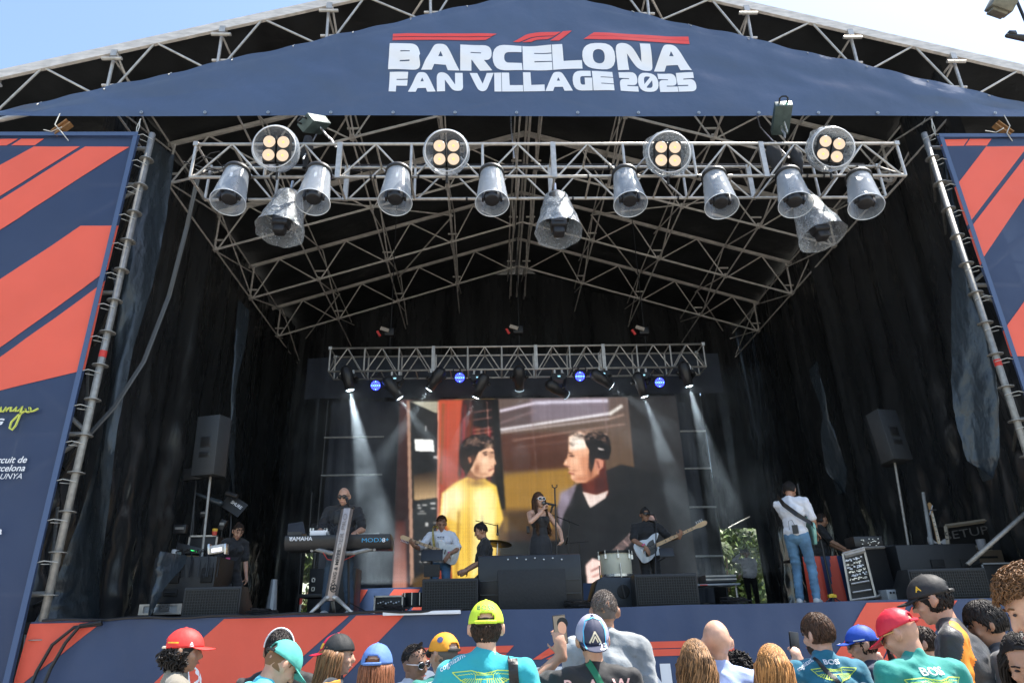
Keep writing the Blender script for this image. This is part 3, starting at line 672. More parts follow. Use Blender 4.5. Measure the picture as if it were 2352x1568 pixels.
# cables on the front truss
b = MB(); rg = random.Random(3)
for k in range(3):
    pts = []; 
    for i in range(40): x = -4.1+10.2*i/39; pts.append((x, 8.86+.03*k, 8.46-.035*k*abs(math.sin(i*1.1+k))+.02))
    b.path(pts, .011, 5)
for k in range(26):
    x = -4+10*rg.random(); y = rg.choice((8.3, 8.86)); z = 7.84 if y < 8.5 else rg.choice((7.84, 8.43)); b.lathe([(.03, -.015), (.03, .015)], (x, y, z), (1, 0, 0), 8)
pts = [(-4.2+.25*math.sin(i*.9), 8.5+.15*math.cos(i*1.3), 8.4-.02*i) for i in range(24)]; b.path(pts, .009, 5)
props(b.build('truss_cables', m_cable), 'black cables and tape wound along the front lighting truss', 'cables')
b = MB()
for k in range(3): b.path([P(452+k*3, 405, 9.0)+V((0, 0, 0)), P(430, 520, 9.3), P(388, 680, 9.5), P(330, 830, 9.5), P(262, 935, 9.4), P(196, 1008, 9.3)], .018, 6)
b.v = [(v[0]+.02*math.sin(i), v[1], v[2]) for i, v in enumerate(b.v)]
props(b.build('cable_bundle', mat('grey_cable', (.06, .065, .07), .45)), 'bundle of grey cables running from the front truss end down to the left tower', 'cable')
BEAM_K = 2.8
# ================= video screen =================
def paint_screen():
    # canvas in photo-like units; W x H cells, colours are what the diodes show
    X0, X1, Y0, Y1 = 905., 1590., 912., 1348.
    W, H = 520, 331; gx, gy = np.meshgrid(X0+(np.arange(W)+.5)*(X1-X0)/W, Y0+(np.arange(H)+.5)*(Y1-Y0)/H)
    A = np.zeros((H, W, 3)); A[:] = (.13, .12, .12)
    def inside(poly):
        m = np.zeros(gx.shape, bool); n = len(poly)
        for i in range(n):
            x1, y1 = poly[i]; x2, y2 = poly[(i+1) % n]
            if y1 == y2: continue
            c = ((y1 > gy) != (y2 > gy)) & (gx < (x2-x1)*(gy-y1)/(y2-y1)+x1); m ^= c
        return m.astype(float)
    def blur(m, r):
        for _ in range(int(r*2.2)):
            m = (m+np.roll(m, 1, 0)+np.roll(m, -1, 0)+np.roll(m, 1, 1)+np.roll(m, -1, 1))/5
        return m
    def put(poly, col, soft=1, a=1.):
        m = blur(inside(poly), soft)[..., None]*a; A[:] = A*(1-m)+np.array(col)*m
    def grad(poly, c0, c1, axis, soft=1, a=1.):
        m = blur(inside(poly), soft)[..., None]*a
        if axis == 'y': ys = [p[1] for p in poly]; t = (gy-min(ys))/(max(ys)-min(ys))
        else: xs = [p[0] for p in poly]; t = (gx-min(xs))/(max(xs)-min(xs))
        t = np.clip(t, 0, 1)[..., None]; A[:] = A*(1-m)+(np.array(c0)*(1-t)+np.array(c1)*t)*m
    def line(x1, y1, x2, y2, w, col, soft=1, a=1.): 
        d = math.hypot(x2-x1, y2-y1); nx, ny = -(y2-y1)/d*w/2, (x2-x1)/d*w/2
        put([(x1+nx, y1+ny), (x2+nx, y2+ny), (x2-nx, y2-ny), (x1-nx, y1-ny)], col, soft, a)
    def blob(cx, cy, rx, ry, col, a=1., rot=0.):
        c, sn = math.cos(math.radians(rot)), math.sin(math.radians(rot)); dx, dy = gx-cx, gy-cy; u = (dx*c+dy*sn)/rx; v = (-dx*sn+dy*c)/ry; m = (np.exp(-(u*u+v*v)*1.2)*a)[..., None]; A[:] = A*(1-m)+np.array(col)*m
    def circ(cx, cy, rx, ry, n=20, ph=0): return [(cx+rx*math.cos(6.283*k/n+ph), cy+ry*math.sin(6.283*k/n+ph)) for k in range(n)]
    rs = np.random.RandomState(4); E_ = 0
    # brushed metal wall: brown to gold
    grad([(1145, 905), (1470, 905), (1470, 1260), (1145, 1260)], (.36, .30, .28), (.32, .22, .10), 'y')
    put([(1150, 1000), (1320, 1000), (1310, 1090), (1150, 1090)], (.30, .17, .12), 14)
    put([(1150, 1060), (1330, 1045), (1330, 1085), (1150, 1090)], (.25, .13, .06), 7, .6)
    put([(1150, 1100), (1330, 1085), (1320, 1180), (1150, 1180)], (.60, .44, .16), 14, .9)
    put([(1155, 1195), (1270, 1190), (1270, 1225), (1155, 1230)], (.56, .42, .14), 8, .8)
    put([(1165, 1240), (1250, 1235), (1250, 1260), (1165, 1262)], (.3, .17, .05), 5, .7)
    put([(1140, 1250), (1330, 1250), (1330, 1350), (1140, 1350)], (.035, .032, .03), 4)
    put([(1165, 1190), (1235, 1188), (1235, 1255), (1165, 1258)], (.10, .05, .025), 9, .6)
    put([(1225, 915), (1420, 912), (1420, 960), (1225, 975)], (.50, .46, .52), 9, .75)
    put([(1150, 940), (1230, 918), (1230, 985), (1150, 990)], (.30, .24, .26), 8, .6)
    for x1, y1, x2, y2, w, c, a in ((1150, 945, 1240, 925, 7, (.9, .86, .92), .9), (1240, 925, 1420, 922, 8, (.9, .88, .95), .8), (1145, 992, 1420, 955, 6, (.95, .93, .95), .95), (1150, 998, 1420, 968, 5, (.8, .75, .75), .7), (1420, 957, 1455, 935, 8, (.95, .93, .9), .9),
        (1420, 968, 1457, 958, 4, (.8, .66, .6), .7), (1180, 1018, 1457, 982, 3, (.75, .6, .55), .7), (1190, 1035, 1360, 1015, 2.5, (.5, .36, .32), .6), (1150, 975, 1240, 945, 4, (.6, .5, .5), .6)): line(x1, y1, x2, y2, w, c, 3, a)
    line(1229, 912, 1236, 1100, 2, (.5, .4, .4), 1, .6); line(1408, 912, 1412, 1000, 2, (.6, .5, .5), 1, .7)
    # left part: panel, copper columns
    grad([(905, 905), (935, 905), (960, 1350), (900, 1350)], (.22, .07, .04), (.07, .025, .02), 'y', 2)
    grad([(907, 1200), (930, 1200), (940, 1350), (902, 1350)], (.30, .12, .08), (.95, .65, .55), 'y', 5, .7)
    put([(922, 915), (933, 915), (955, 1330), (945, 1340)], (.62, .48, .40), 1)
    put([(930, 915), (1003, 915), (1005, 1340), (955, 1340)], (.035, .034, .03), 1)
    grad([(930, 917), (1000, 917), (1000, 945), (995, 948)], (.75, .74, .66), (.6, .58, .5), 'x', 1)
    grad([(944, 1095), (1003, 1085), (1003, 1150), (948, 1155)], (.10, .06, .03), (.75, .62, .45), 'y', 2)
    put([(944, 1010), (990, 1013), (993, 1042), (947, 1040)], (1.0, 1.0, .98), 1); put([(990, 1052), (1003, 1052), (1003, 1060), (990, 1058)], (.7, .7, .7), 1)
    put([(970, 978), (972, 978), (972, 992), (970, 992)], (1, 1, 1), 1)
    put([(948, 1160), (1003, 1150), (1003, 1300), (955, 1325)], (.045, .045, .042), 1)
    put([(950, 1325), (1003, 1300), (1003, 1350), (950, 1350)], (.30, .22, .10), 4)
    for x, y, w, h in ((955, 1163, 8, 4), (967, 1163, 12, 5), (957, 1170, 9, 4), (962, 1178, 10, 3), (957, 1183, 20, 3), (985, 1160, 14, 5), (987, 1172, 11, 3), (975, 1205, 8, 8), (993, 1204, 9, 3), (972, 1238, 10, 9), (962, 1243, 5, 5), (972, 1252, 10, 9), (962, 1258, 5, 5), (972, 1268, 10, 8), (963, 1271, 5, 4), (973, 1284, 8, 7), (964, 1287, 5, 5), (995, 1226, 8, 9), (996, 1246, 8, 7)):
        put([(x, y), (x+w, y), (x+w, y+h), (x, y+h)], (.85, .85, .84), 1, .8)
    grad([(1000, 915), (1065, 915), (1050, 1350), (1004, 1350)], (.72, .30, .20), (.45, .15, .08), 'y', 2)
    put([(1060, 915), (1145, 915), (1145, 1100), (1050, 1100)], (.15, .04, .03), 4)
    for _ in range(26): x = rs.uniform(1003, 1130); line(x, 915+rs.uniform(0, 60), x-3, rs.uniform(1000, 1160), rs.uniform(1.5, 7), (.65*rs.uniform(.3, 1.5), .25*rs.uniform(.2, 1.4), .15), 2, .4)
    line(1000, 918, 1006, 1340, 3, (.9, .62, .52), 1); put([(1085, 912), (1130, 912), (1135, 990), (1085, 980)], (.04, .018, .02), 5)
    for y in (943, 962, 987, 997): line(1085, y+4, 1140, y-3, 2.5, (.85, .6, .55), 2, .7)
    line(1120, 920, 1123, 1010, 2, (.7, .5, .45), 1); put([(1130, 915), (1147, 915), (1160, 1180), (1143, 1180)], (.012, .011, .012), 3)
    # young man in the yellow T-shirt
    put([(1075, 1050), (1120, 1050), (1115, 1130), (1068, 1130)], (.55, .36, .26), 1)
    put([(1012, 1140), (1040, 1118), (1070, 1103), (1092, 1112), (1112, 1108), (1140, 1125), (1155, 1200), (1142, 1225), (1140, 1350), (1040, 1350), (1030, 1220), (1008, 1190)], (.93, .76, .30), 2)
    grad([(1015, 1140), (1060, 1110), (1060, 1210), (1012, 1190)], (.98, .93, .78), (.95, .80, .36), 'x', 5)
    put([(1085, 1140), (1125, 1125), (1140, 1150), (1130, 1280), (1080, 1330)], (.98, .92, .62), 10, .8)
    line(1052, 1180, 1046, 1350, 6, (.55, .38, .10), 4, .8); line(1105, 1190, 1112, 1260, 8, (.62, .58, .48), 4, .5); line(1140, 1210, 1143, 1350, 6, (.5, .36, .12), 3, .7)
    put([(1060, 1035), (1085, 1020), (1115, 1022), (1135, 1040), (1137, 1060), (1141, 1073), (1135, 1078), (1136, 1092), (1128, 1102), (1108, 1106), (1090, 1100), (1078, 1085), (1066, 1075)], (.92, .72, .58), 1)
    put([(1120, 1045), (1135, 1042), (1136, 1058), (1125, 1062)], (.6, .42, .32), 2, .6)
    put([(1092, 1070), (1085, 1095), (1110, 1106), (1100, 1085)], (.62, .40, .28), 3, .6)
    line(1108, 1047, 1119, 1044, 3, (.14, .08, .06), 1); line(1112, 1051, 1119, 1051, 3, (.16, .1, .08), 1); line(1127, 1047, 1134, 1046, 2.5, (.2, .12, .1), 1)
    line(1121, 1090, 1134, 1084, 2.5, (.5, .2, .16), 1); line(1136, 1074, 1139, 1070, 3, (.7, .45, .35), 1)
    put([(1055, 1030), (1062, 1015), (1085, 1003), (1115, 1002), (1135, 1015), (1137, 1032), (1118, 1035), (1098, 1045), (1090, 1062), (1082, 1080), (1070, 1098), (1058, 1080), (1052, 1055)], (.045, .03, .025), 1)
    for _ in range(46):
        x = rs.uniform(1060, 1130); y = 1004+rs.uniform(0, 26)+abs(x-1095)*.15; line(x, y, x+rs.uniform(3, 14), y+rs.uniform(-8, 4), 2.2, np.array((.62, .50, .45))*rs.uniform(.4, 1.5), 1, .75)
    for _ in range(150):
        an = rs.uniform(0, 6.28); rr = rs.uniform(.5, 1.05); x = 1093+40*rr*math.cos(an); y = 1036-28*rr*abs(math.sin(an)) if rs.rand() < .75 else 1036+rs.uniform(0, 40); x = x if y < 1036 else rs.uniform(1055, 1074)
        lt = max(0, (1030-y)/30); line(x, y, x+rs.uniform(-6, 8), y+rs.uniform(2, 9), 1.8, np.array((.30+.5*lt, .20+.42*lt, .16+.36*lt))*rs.uniform(.2, 1.1), 1, .6)
    blob(1112, 1066, 9, 7, (1.0, .86, .72), .8); blob(1126, 1030, 9, 5, (.95, .78, .62), .5); blob(1096, 1082, 7, 14, (.50, .30, .20), .6, 20); blob(1085, 1060, 8, 12, (.55, .35, .25), .5); blob(1112, 1097, 10, 4, (.60, .38, .27), .6); blob(1128, 1100, 5, 3, (.95, .75, .6), .5); blob(1115, 1050, 6, 3, (.35, .2, .14), .5); blob(1130, 1080, 3, 2, (.6, .35, .26), .6)
    blob(1095, 1118, 22, 9, (.35, .20, .13), .7); blob(1075, 1112, 8, 6, (.7, .45, .25), .5); put([(1072, 1058), (1078, 1055), (1082, 1066), (1077, 1074)], (.85, .55, .42), 1, .8)
    blob(1050, 1150, 22, 30, (1.0, .96, .82), .7); blob(1100, 1160, 20, 40, (1.0, .97, .72), .6); blob(1078, 1240, 12, 60, (.78, .58, .18), .5); blob(1030, 1230, 10, 40, (.8, .62, .22), .5); blob(1120, 1290, 16, 30, (.85, .70, .32), .6)
    for _ in range(30): x = rs.uniform(1020, 1140); y = rs.uniform(1140, 1340); line(x, y, x+rs.uniform(-8, 8), y+rs.uniform(12, 40), 2.5, np.array((.75, .56, .18))*rs.uniform(.8, 1.3), 3, .35)
    # man in the dark jersey, in profile
    grad([(1278, 1180), (1300, 1145), (1360, 1110), (1440, 1080), (1590, 1120), (1590, 1350), (1285, 1350)], (.07, .067, .065), (.10, .095, .095), 'x', 2)
    put([(1280, 1180), (1290, 1145), (1330, 1122), (1325, 1140), (1295, 1195), (1285, 1230)], (.50, .45, .50), 3, .9)
    put([(1340, 1120), (1400, 1060), (1405, 1150), (1375, 1165), (1345, 1150)], (.30, .10, .05), 2)
    put([(1342, 1142), (1352, 1168), (1358, 1180), (1395, 1158), (1404, 1140), (1375, 1150)], (.92, .84, .80), 1)
    put([(1316, 1030), (1318, 1012), (1345, 998), (1375, 1008), (1385, 1040), (1385, 1100), (1350, 1122), (1330, 1122), (1318, 1113), (1317, 1100), (1310, 1097), (1316, 1091), (1310, 1086), (1312, 1083), (1300, 1078), (1310, 1062), (1314, 1048)], (.90, .66, .52), 1)
    put([(1318, 1012), (1345, 1000), (1362, 1012), (1358, 1040), (1319, 1045)], (.98, .90, .83), 6)
    put([(1340, 1062), (1382, 1050), (1385, 1105), (1350, 1122), (1345, 1090)], (.78, .50, .36), 6, .7)
    line(1313, 1050, 1324, 1052, 3, (.3, .18, .12), 1); line(1316, 1057, 1328, 1058, 3, (.25, .15, .11), 1); line(1312, 1098, 1325, 1101, 3, (.45, .2, .16), 1); line(1303, 1081, 1316, 1084, 2.5, (.5, .3, .24), 1)
    put([(1372, 1068), (1386, 1064), (1398, 1070), (1396, 1085), (1386, 1094), (1376, 1092)], (.8, .52, .42), 1); line(1382, 1070, 1386, 1088, 3, (.4, .2, .15), 1)
    put([(1352, 1012), (1370, 1000), (1398, 1000), (1415, 1015), (1418, 1045), (1410, 1068), (1396, 1066), (1378, 1064), (1372, 1085), (1366, 1100), (1360, 1085), (1365, 1045), (1358, 1030)], (.025, .018, .016), 1)
    for _ in range(50):
        x = rs.uniform(1325, 1412); y = 995+rs.uniform(0, 24)+abs(x-1370)*.12; line(x, y, x+rs.uniform(3, 9), y+rs.uniform(-5, 7), 2.2, np.array((.5, .40, .36))*rs.uniform(.3, 1.9), 1, .7)
    put([(1385, 1038), (1400, 1042), (1402, 1046), (1388, 1044)], (.85, .8, .78), 1)
    for _ in range(170):
        an = rs.uniform(0.1, 3.0); rr = rs.uniform(.7, 1.05); x = 1368+48*rr*math.cos(an); y = 1036-38*rr*math.sin(an); lt = max(0, (1038-y)/38)
        line(x, y, x+rs.uniform(-6, 7), y+rs.uniform(-6, 6), 2, np.array((.2+.55*lt, .14+.45*lt, .12+.38*lt))*rs.uniform(.15, 1.15), 1, .6)
    blob(1335, 1024, 13, 11, (1.0, .96, .90), .8); blob(1330, 1070, 10, 9, (1.0, .82, .68), .6); blob(1352, 1078, 14, 16, (.80, .54, .40), .55); blob(1340, 1112, 20, 8, (.62, .36, .24), .6); blob(1321, 1058, 6, 3, (.35, .2, .14), .6); blob(1322, 1108, 6, 4, (.98, .78, .64), .6); blob(1365, 1100, 8, 16, (.45, .24, .15), .6); blob(1307, 1072, 3, 5, (1, .85, .72), .6); blob(1325, 1093, 10, 3, (.55, .33, .24), .5)
    blob(1388, 1125, 14, 18, (.18, .06, .03), .6); blob(1362, 1135, 10, 16, (.45, .18, .10), .5); blob(1300, 1155, 14, 20, (.62, .58, .66), .6, -30); blob(1420, 1230, 60, 50, (.055, .053, .052), .5)
    # the guitar neck and the hand in the picture
    for k in (0, 4, 8, 12): line(1358+k*.7, 1312+k, 1500+k*.6, 1195+k*.8, 2, (.82, .68, .66), 1, .85)
    for a in np.linspace(0, 1, 9): line(1360+138*a, 1310-112*a, 1372+138*a, 1322-112*a, 2.5, (.8, .65, .62), 1, .8)
    put([(1340, 1345), (1338, 1305), (1355, 1290), (1380, 1298), (1388, 1320), (1372, 1348)], (.95, .82, .78), 2); line(1350, 1318, 1372, 1308, 3, (.4, .2, .18), 1, .8); line(1352, 1330, 1376, 1322, 3, (.5, .26, .22), 1, .7)
    for c_ in range(3): A[..., c_] = blur(A[..., c_], 1)
    A *= (1+.05*rs.randn(H, 1, 1)*.4)*(1+.035*rs.randn(1, W, 1)); A[:, ::2] *= .96; A[::2] *= .97
    return np.clip(A, 0, 1.2), W, H
YSC = 14.8; A_, W_, H_ = paint_screen()
c00, c10, c01, c11 = P(905, 1348, YSC), P(1590, 1344, YSC), P(915, 915, YSC), P(1563, 912, YSC)
sx0, sx1 = (c00.x+c01.x)/2, (c10.x+c11.x)/2; sz0, sz1 = (c00.z+c10.z)/2, (c01.z+c11.z)/2
t = thing('video_screen', 'large lit video screen showing two young men, at the back of the stage', 'screen', ((sx0+sx1)/2, YSC, sz0))
b = MB(); b.grid(lambda u, v: (sx0+(sx1-sx0)*u, YSC, sz1+(sz0-sz1)*v), W_-1, H_-1)
me = b.mesh('picture'); at_ = me.color_attributes.new('Col', 'FLOAT_COLOR', 'POINT'); cc = np.ones((H_*W_, 4)); cc[:, :3] = A_.reshape(-1, 3)**2.15; at_.data.foreach_set('color', cc.ravel())
m_scr = bpy.data.materials.new('screen_diodes'); m_scr.use_nodes = True; n_ = m_scr.node_tree; b_ = n_.nodes['Principled BSDF']; a_ = n_.nodes.new('ShaderNodeAttribute'); a_.attribute_name = 'Col'
b_.inputs['Base Color'].default_value = (.01, .01, .01, 1); b_.inputs['Roughness'].default_value = .6; n_.links.new(a_.outputs['Color'], b_.inputs['Emission Color']); b_.inputs['Emission Strength'].default_value = .58
link('picture', me, m_scr, t)
b = MB(); b.bb((sx0-.02, YSC+.01, sz0-.02), (sx1+.02, YSC+.12, sz1+.02)); b.build('cabinet', m_black, t)
b = MB()
for x in np.linspace(sx0+.2, sx1-.2, 5): b.tube((x, YSC+.2, ZF), (x, YSC+.2, sz1), .03, 8)
b.build('support_frame', m_alu, t)
# ================= stage lights =================
def clear(name, col, a, rough=.08, bump=.0, scale=20):
    m = bpy.data.materials.new(name); m.use_nodes = True; N, L = m.node_tree.nodes, m.node_tree.links; o = [n for n in N if n.type == 'OUTPUT_MATERIAL'][0]
    b = N['Principled BSDF']; b.inputs['Base Color'].default_value = (*col, 1); b.inputs['Roughness'].default_value = rough; b.inputs['Specular IOR Level'].default_value = .9
    tr = N.new('ShaderNodeBsdfTransparent'); mx = N.new('ShaderNodeMixShader'); lw = N.new('ShaderNodeLayerWeight'); lw.inputs[0].default_value = .35
    mr = N.new('ShaderNodeMapRange'); mr.inputs[3].default_value = a; mr.inputs[4].default_value = min(a+.6, 1); L.new(lw.outputs['Facing'], mr.inputs[0])
    nz = N.new('ShaderNodeTexNoise'); nz.inputs['Scale'].default_value = scale; nz.inputs['Detail'].default_value = 4; tc = N.new('ShaderNodeTexCoord'); L.new(tc.outputs['Object'], nz.inputs[0])
    if bump: bp = N.new('ShaderNodeBump'); bp.inputs['Strength'].default_value = bump; bp.inputs['Distance'].default_value = .02; L.new(nz.outputs['Fac'], bp.inputs['Height']); L.new(bp.outputs[0], b.inputs['Normal'])
    ad = N.new('ShaderNodeMath'); ad.operation = 'MULTIPLY_ADD'; mr2 = N.new('ShaderNodeMapRange'); mr2.inputs[1].default_value = .52; mr2.inputs[2].default_value = .68; mr2.inputs[4].default_value = .28 if bump > .5 else .05
    L.new(nz.outputs['Fac'], mr2.inputs[0]); ad.operation = 'ADD'; L.new(mr.outputs[0], ad.inputs[0]); L.new(mr2.outputs[0], ad.inputs[1]); ad.use_clamp = True
    L.new(ad.outputs[0], mx.inputs[0]); L.new(tr.outputs[0], mx.inputs[1]); L.new(b.outputs[0], mx.inputs[2]); L.new(mx.outputs[0], o.inputs[0]); return m
m_clr = clear('clear_plastic', (.55, .6, .66), .20, .07, .3, 12); m_film = clear('crumpled_film', (.5, .54, .58), .22, .15, 1., 26); m_rim = mat('rim_plastic', (.62, .64, .66), .25)
m_warm = mat('warm_lens', (.10, .08, .06), .3, emit=(1, .74, .52), es=.40); m_core = mat('lamp_core', (.9, .5, .2), .3, emit=(1, .40, .08), es=.6)
def par_light(q, tilt, label):
    t = thing('covered_spotlight', label, 'stage light', q, 0, 'spotlights in clear covers under the front truss')
    Mt = Matrix.Rotation(tilt, 4, 'Y') @ Matrix.Rotation(R(-16), 4, 'X')
    ax = Mt.to_3x3() @ V((0, 0, -1))
    def L(p): return Mt @ V(p)
    b = MB(); b.lathe([(.165, 0), (.20, -.33), (.236, -.66)], (0, 0, 0), -ax*-1 if False else (Mt.to_3x3() @ V((0, 0, 1))), 32); b.build('clear_cover', m_clr, t, False, True)
    b = MB(); b.lathe([(.10, .04), (.185, .03), (.19, -.03), (.165, -.04)], (0, 0, 0), Mt.to_3x3() @ V((0, 0, 1)), 28, False); b.build('collar', m_black, t, False, True)
    b = MB(); b.lathe([(.237, -.664), (.243, -.655), (.237, -.645), (.230, -.655), (.237, -.664)], (0, 0, 0), Mt.to_3x3() @ V((0, 0, 1)), 36); b.build('rim', m_rim, t, False, True)
    b = MB(); M3 = Mt.to_3x3(); b.box(L((0, 0, -.2)), (.16, .13, .3), M3); b.lathe([(.06, -.38), (.10, -.42), (.115, -.5), (.115, -.56), (.1, -.6)], (0, 0, 0), M3 @ V((0, 0, 1)), 20, True); b.box(L((-.13, 0, -.5)), (.03, .08, .16), M3); b.box(L((.13, 0, -.5)), (.03, .08, .16), M3)
    for k in range(-5, 6): b.box(L((k*.018, -.105, -.52)), (.006, .03, .07), M3)
    b.build('lamp_body', m_blk2, t, False, bevel=.008)
    b = MB(); b.box(L((.02, -.172, -.26)), (.035, .004, .09), M3); b.build('label_sticker', m_white, t, False)
    b = MB(); b.tube(L((0, 0, 0)), L((0, .02, .16)), .02, 8); b.box(L((0, .02, .15)), (.07, .08, .05), M3); b.build('clamp', m_black, t, False)
    return t
locs = [(545, 397, 1.5), (733, 397, .5), (915, 398, 0), (1129, 400, 0), (1434, 402, 0), (1640, 407, -3), (1810, 405, -7), (1972, 410, -11)]
nm = ['leftmost clear-covered spotlight hanging under the front truss', 'second clear-covered spotlight from the left, beside the crinkled-film moving light', 'third clear-covered spotlight from the left under the front truss', 'fourth clear-covered spotlight from the left, under the second four-lamp blinder', 'fifth clear-covered spotlight from the left, right of the middle moving light', 'third clear-covered spotlight from the right under the front truss', 'second clear-covered spotlight from the right, overlapping a crinkled-film moving light', 'rightmost clear-covered spotlight, tilted, hanging under the front truss']
for (x, y, tl), l in zip(locs, nm): par_light(P(x, y, 8.22), R(-tl), l)
def blinder(q, tw, label, film=False):
    t = thing('blinder_light', label, 'stage light', q, 0, 'four-lamp blinders on the front truss')
    M3 = Matrix.Rotation(R(tw), 3, 'Y') @ Matrix.Rotation(R(18), 3, 'X'); L = lambda p: M3 @ V(p)
    for s in (-1, 1):
        b = MB(); b.box(L((s*.1, 0, 0)), (.185, .12, .40), M3); h = b.build('housing', m_black, t, False, bevel=.02)
        for z in (-.098, .098):
            b = MB(); c = L((s*.1, -.062, z)); a = M3 @ V((0, -1, 0)); b.lathe([(.0, .004), (.068, .004), (.076, .012), (.084, .008), (.084, -.01)], c, a, 24); b.cm = 1
            b.build('reflector', [m_warm], h, False, True); b = MB(); b.lathe([(0, .012), (.015, .010), (.018, .004)], c+L((.0, -.002, 0)), a, 12); b.build('bulb', m_core, h, False)
    b = MB(); b.lathe([(.30, -.14), (.335, -.10), (.335, -.05), (.30, .1), (.20, .25), (.12, .3)], (0, 0, 0), M3 @ V((0, 1, 0)), 40); b.build('clear_cover', m_film if film else m_clr, t, False, True)
    b = MB(); b.lathe([(.30, -.145), (.31, -.14), (.30, -.132), (.292, -.14), (.30, -.145)], (0, 0, 0), M3 @ V((0, 1, 0)), 40); b.build('rim', m_rim, t, False, True)
    b = MB(); b.tube((0, .06, -.1), (0, .12, -.42), .018, 8); b.tube((-.19, .0, 0), (-.19, .05, -.2), .01, 6); b.tube((.19, .0, 0), (.19, .05, -.2), .01, 6); b.tube((-.19, .05, -.2), (.19, .05, -.2), .01, 6); b.build('bracket', m_black, t, False)
    if film:
        b = MB()
        def ff(u, v):
            a = 6.283*u; r = .16+.19*v+.05*noise.noise(V((3*math.cos(a), 3*math.sin(a), v*5+q.x))); p = L((r*math.cos(a)-.02, .35-.45*v, r*math.sin(a)+.06*(1-v))); return p
        b.grid(ff, 40, 16); b.build('crumpled_film', m_film, t, False, True)
        b = MB(); b.grid(lambda u, v: tuple(L(((.02+.17*v)*math.cos(6.283*u)-.03, .45-.15*v, (.02+.17*v)*math.sin(6.283*u)+.1))), 30, 6); b.build('cover_base', m_black, t, False, True)
    return t
blinder(P(637, 345, 8.05), 3, 'leftmost four-lamp blinder in a round clear bubble, lamps glowing warm white')
blinder(P(1026, 354, 8.05), 0, 'second four-lamp blinder from the left in a round clear bubble')
blinder(P(1532, 357, 8.05), 2, 'third four-lamp blinder from the left, wrapped in crumpled film', True)
blinder(P(1905, 346, 8.05), 14, 'rightmost four-lamp blinder, tilted and wrapped in crumpled film', True)
def mover(q, tl, label):
    t = thing('moving_light', label, 'stage light', q, 0, 'film-wrapped moving lights under the front truss')
    M3 = Matrix.Rotation(R(tl), 3, 'Y') @ Matrix.Rotation(R(-10), 3, 'X'); L = lambda p: M3 @ V(p)
    b = MB()
    def ff(u, v):
        a = 6.283*u; r = (.19+.16*v)*(1+.10*noise.noise(V((2.4*math.cos(a), 2.4*math.sin(a), v*4+q.x)))); return tuple(L((r*math.cos(a), r*math.sin(a), -.02-.7*v)))
    b.grid(ff, 56, 24); b.build('crumpled_film', m_film, t, False, True)
    b = MB(); b.lathe([(.02, .06), (.14, .04), (.2, -.06), (.222, -.2)], (0, 0, 0), M3 @ V((0, 0, 1)), 30); b.build('cover_top', m_black, t, False, True)
    b = MB(); b.box(L((0, -.02, -.46)), (.24, .2, .36), M3); b.box(L((0, -.0, -.68)), (.17, .16, .14), M3); hd = b.build('head', m_blk2, t, False, bevel=.03)
    b = MB(); b.prism([L((-.09, -.125, -.3)), L((.09, -.125, -.3)), L((.07, -.125, -.58)), L((-.07, -.125, -.58))], M3 @ V((0, -.012, 0))); b.build('cover_panel', mat('grey_panel', (.05, .05, .055), .35), hd, False, bevel=.004)
    b = MB(); b.box(L((0, 0, -.13)), (.32, .16, .1), M3)
    for s in (-1, 1): b.box(L((.15*s, 0, -.3)), (.05, .12, .3), M3)
    b.build('yoke', m_black, t, False, bevel=.01)
    b = MB(); b.tube((0, 0, 0), (.0, .05, .3), .022, 8); b.build('clamp', m_steel, t, False)
    return t
mover(P(666, 450, 8.75), 4, 'left film-wrapped moving light hanging behind the second covered spotlight')
mover(P(1277, 455, 8.75), 0, 'middle film-wrapped moving light hanging alone under the front truss')
mover(P(1850, 465, 8.75), -6, 'right film-wrapped moving light hanging behind a covered spotlight')
m_teal = mat('painted_green_steel', (.06, .09, .088), .45, .2, .3, 20, .3)
def hoist(q, M3, label, txt=False):
    t = thing('chain_hoist', label, 'hoist', q); L = lambda p: M3 @ V(p)
    b = MB(); b.box((0, 0, 0), (.26, .5, .16), M3); bo = b.build('motor_case', m_teal, t, False, bevel=.015)
    b = MB(); b.path([L((-.06, -.25, .03)), L((-.06, -.31, .05)), L((-.03, -.335, .06)), L((.03, -.335, .06)), L((.06, -.31, .05)), L((.06, -.25, .03))], .014, 6); b.build('handle', m_black, t, False)
    b = MB(); b.path([L((0, .1, -.08)), L((0, .1, -.2)), L((.02, .1, -.3)), L((0, .1, -.45))], .018, 6)
    for k in range(7): b.lathe([(.014, 0), (.022, .006), (.014, .012)], L((0.03, .02, -.1-.05*k)), (1, .3*(k % 2), 0), 8)
    b.build('chain', m_steel, t, False)
    for s in range(5): b = MB(); b.box(L((.131, -.15+.05*s, 0)), (.004, .02, .1), M3); b.build('vent', m_black, bo, False)
    if txt:
        mg = mat('green_stencil', (.05, .42, .26), .5)
        place2d(text2d('SM', .055, .03, 1.1), L((.02, -.2525, .0)), L((1, 0, 0)), L((0, 0, 1)), 'marking', mg, t, False); place2d(text2d('10', .055, .03, 1.1), L((.02, -.2525, -.06)), L((1, 0, 0)), L((0, 0, 1)), 'marking', mg, t, False)
    return t
hoist(P(722, 285, 8.35), Matrix.Rotation(R(-28), 3, 'Y') @ Matrix.Rotation(R(-35), 3, 'Z') @ Matrix.Rotation(R(20), 3, 'X'), 'green-grey motor hoist with a black handle, tilted above the left end of the front truss')
hoist(P(1795, 272, 8.45), Matrix.Rotation(R(6), 3, 'Y') @ Matrix.Rotation(R(-12), 3, 'Z') @ Matrix.Rotation(R(-22), 3, 'X'), 'green-grey motor hoist marked SM 10 above the right end of the front truss', True)
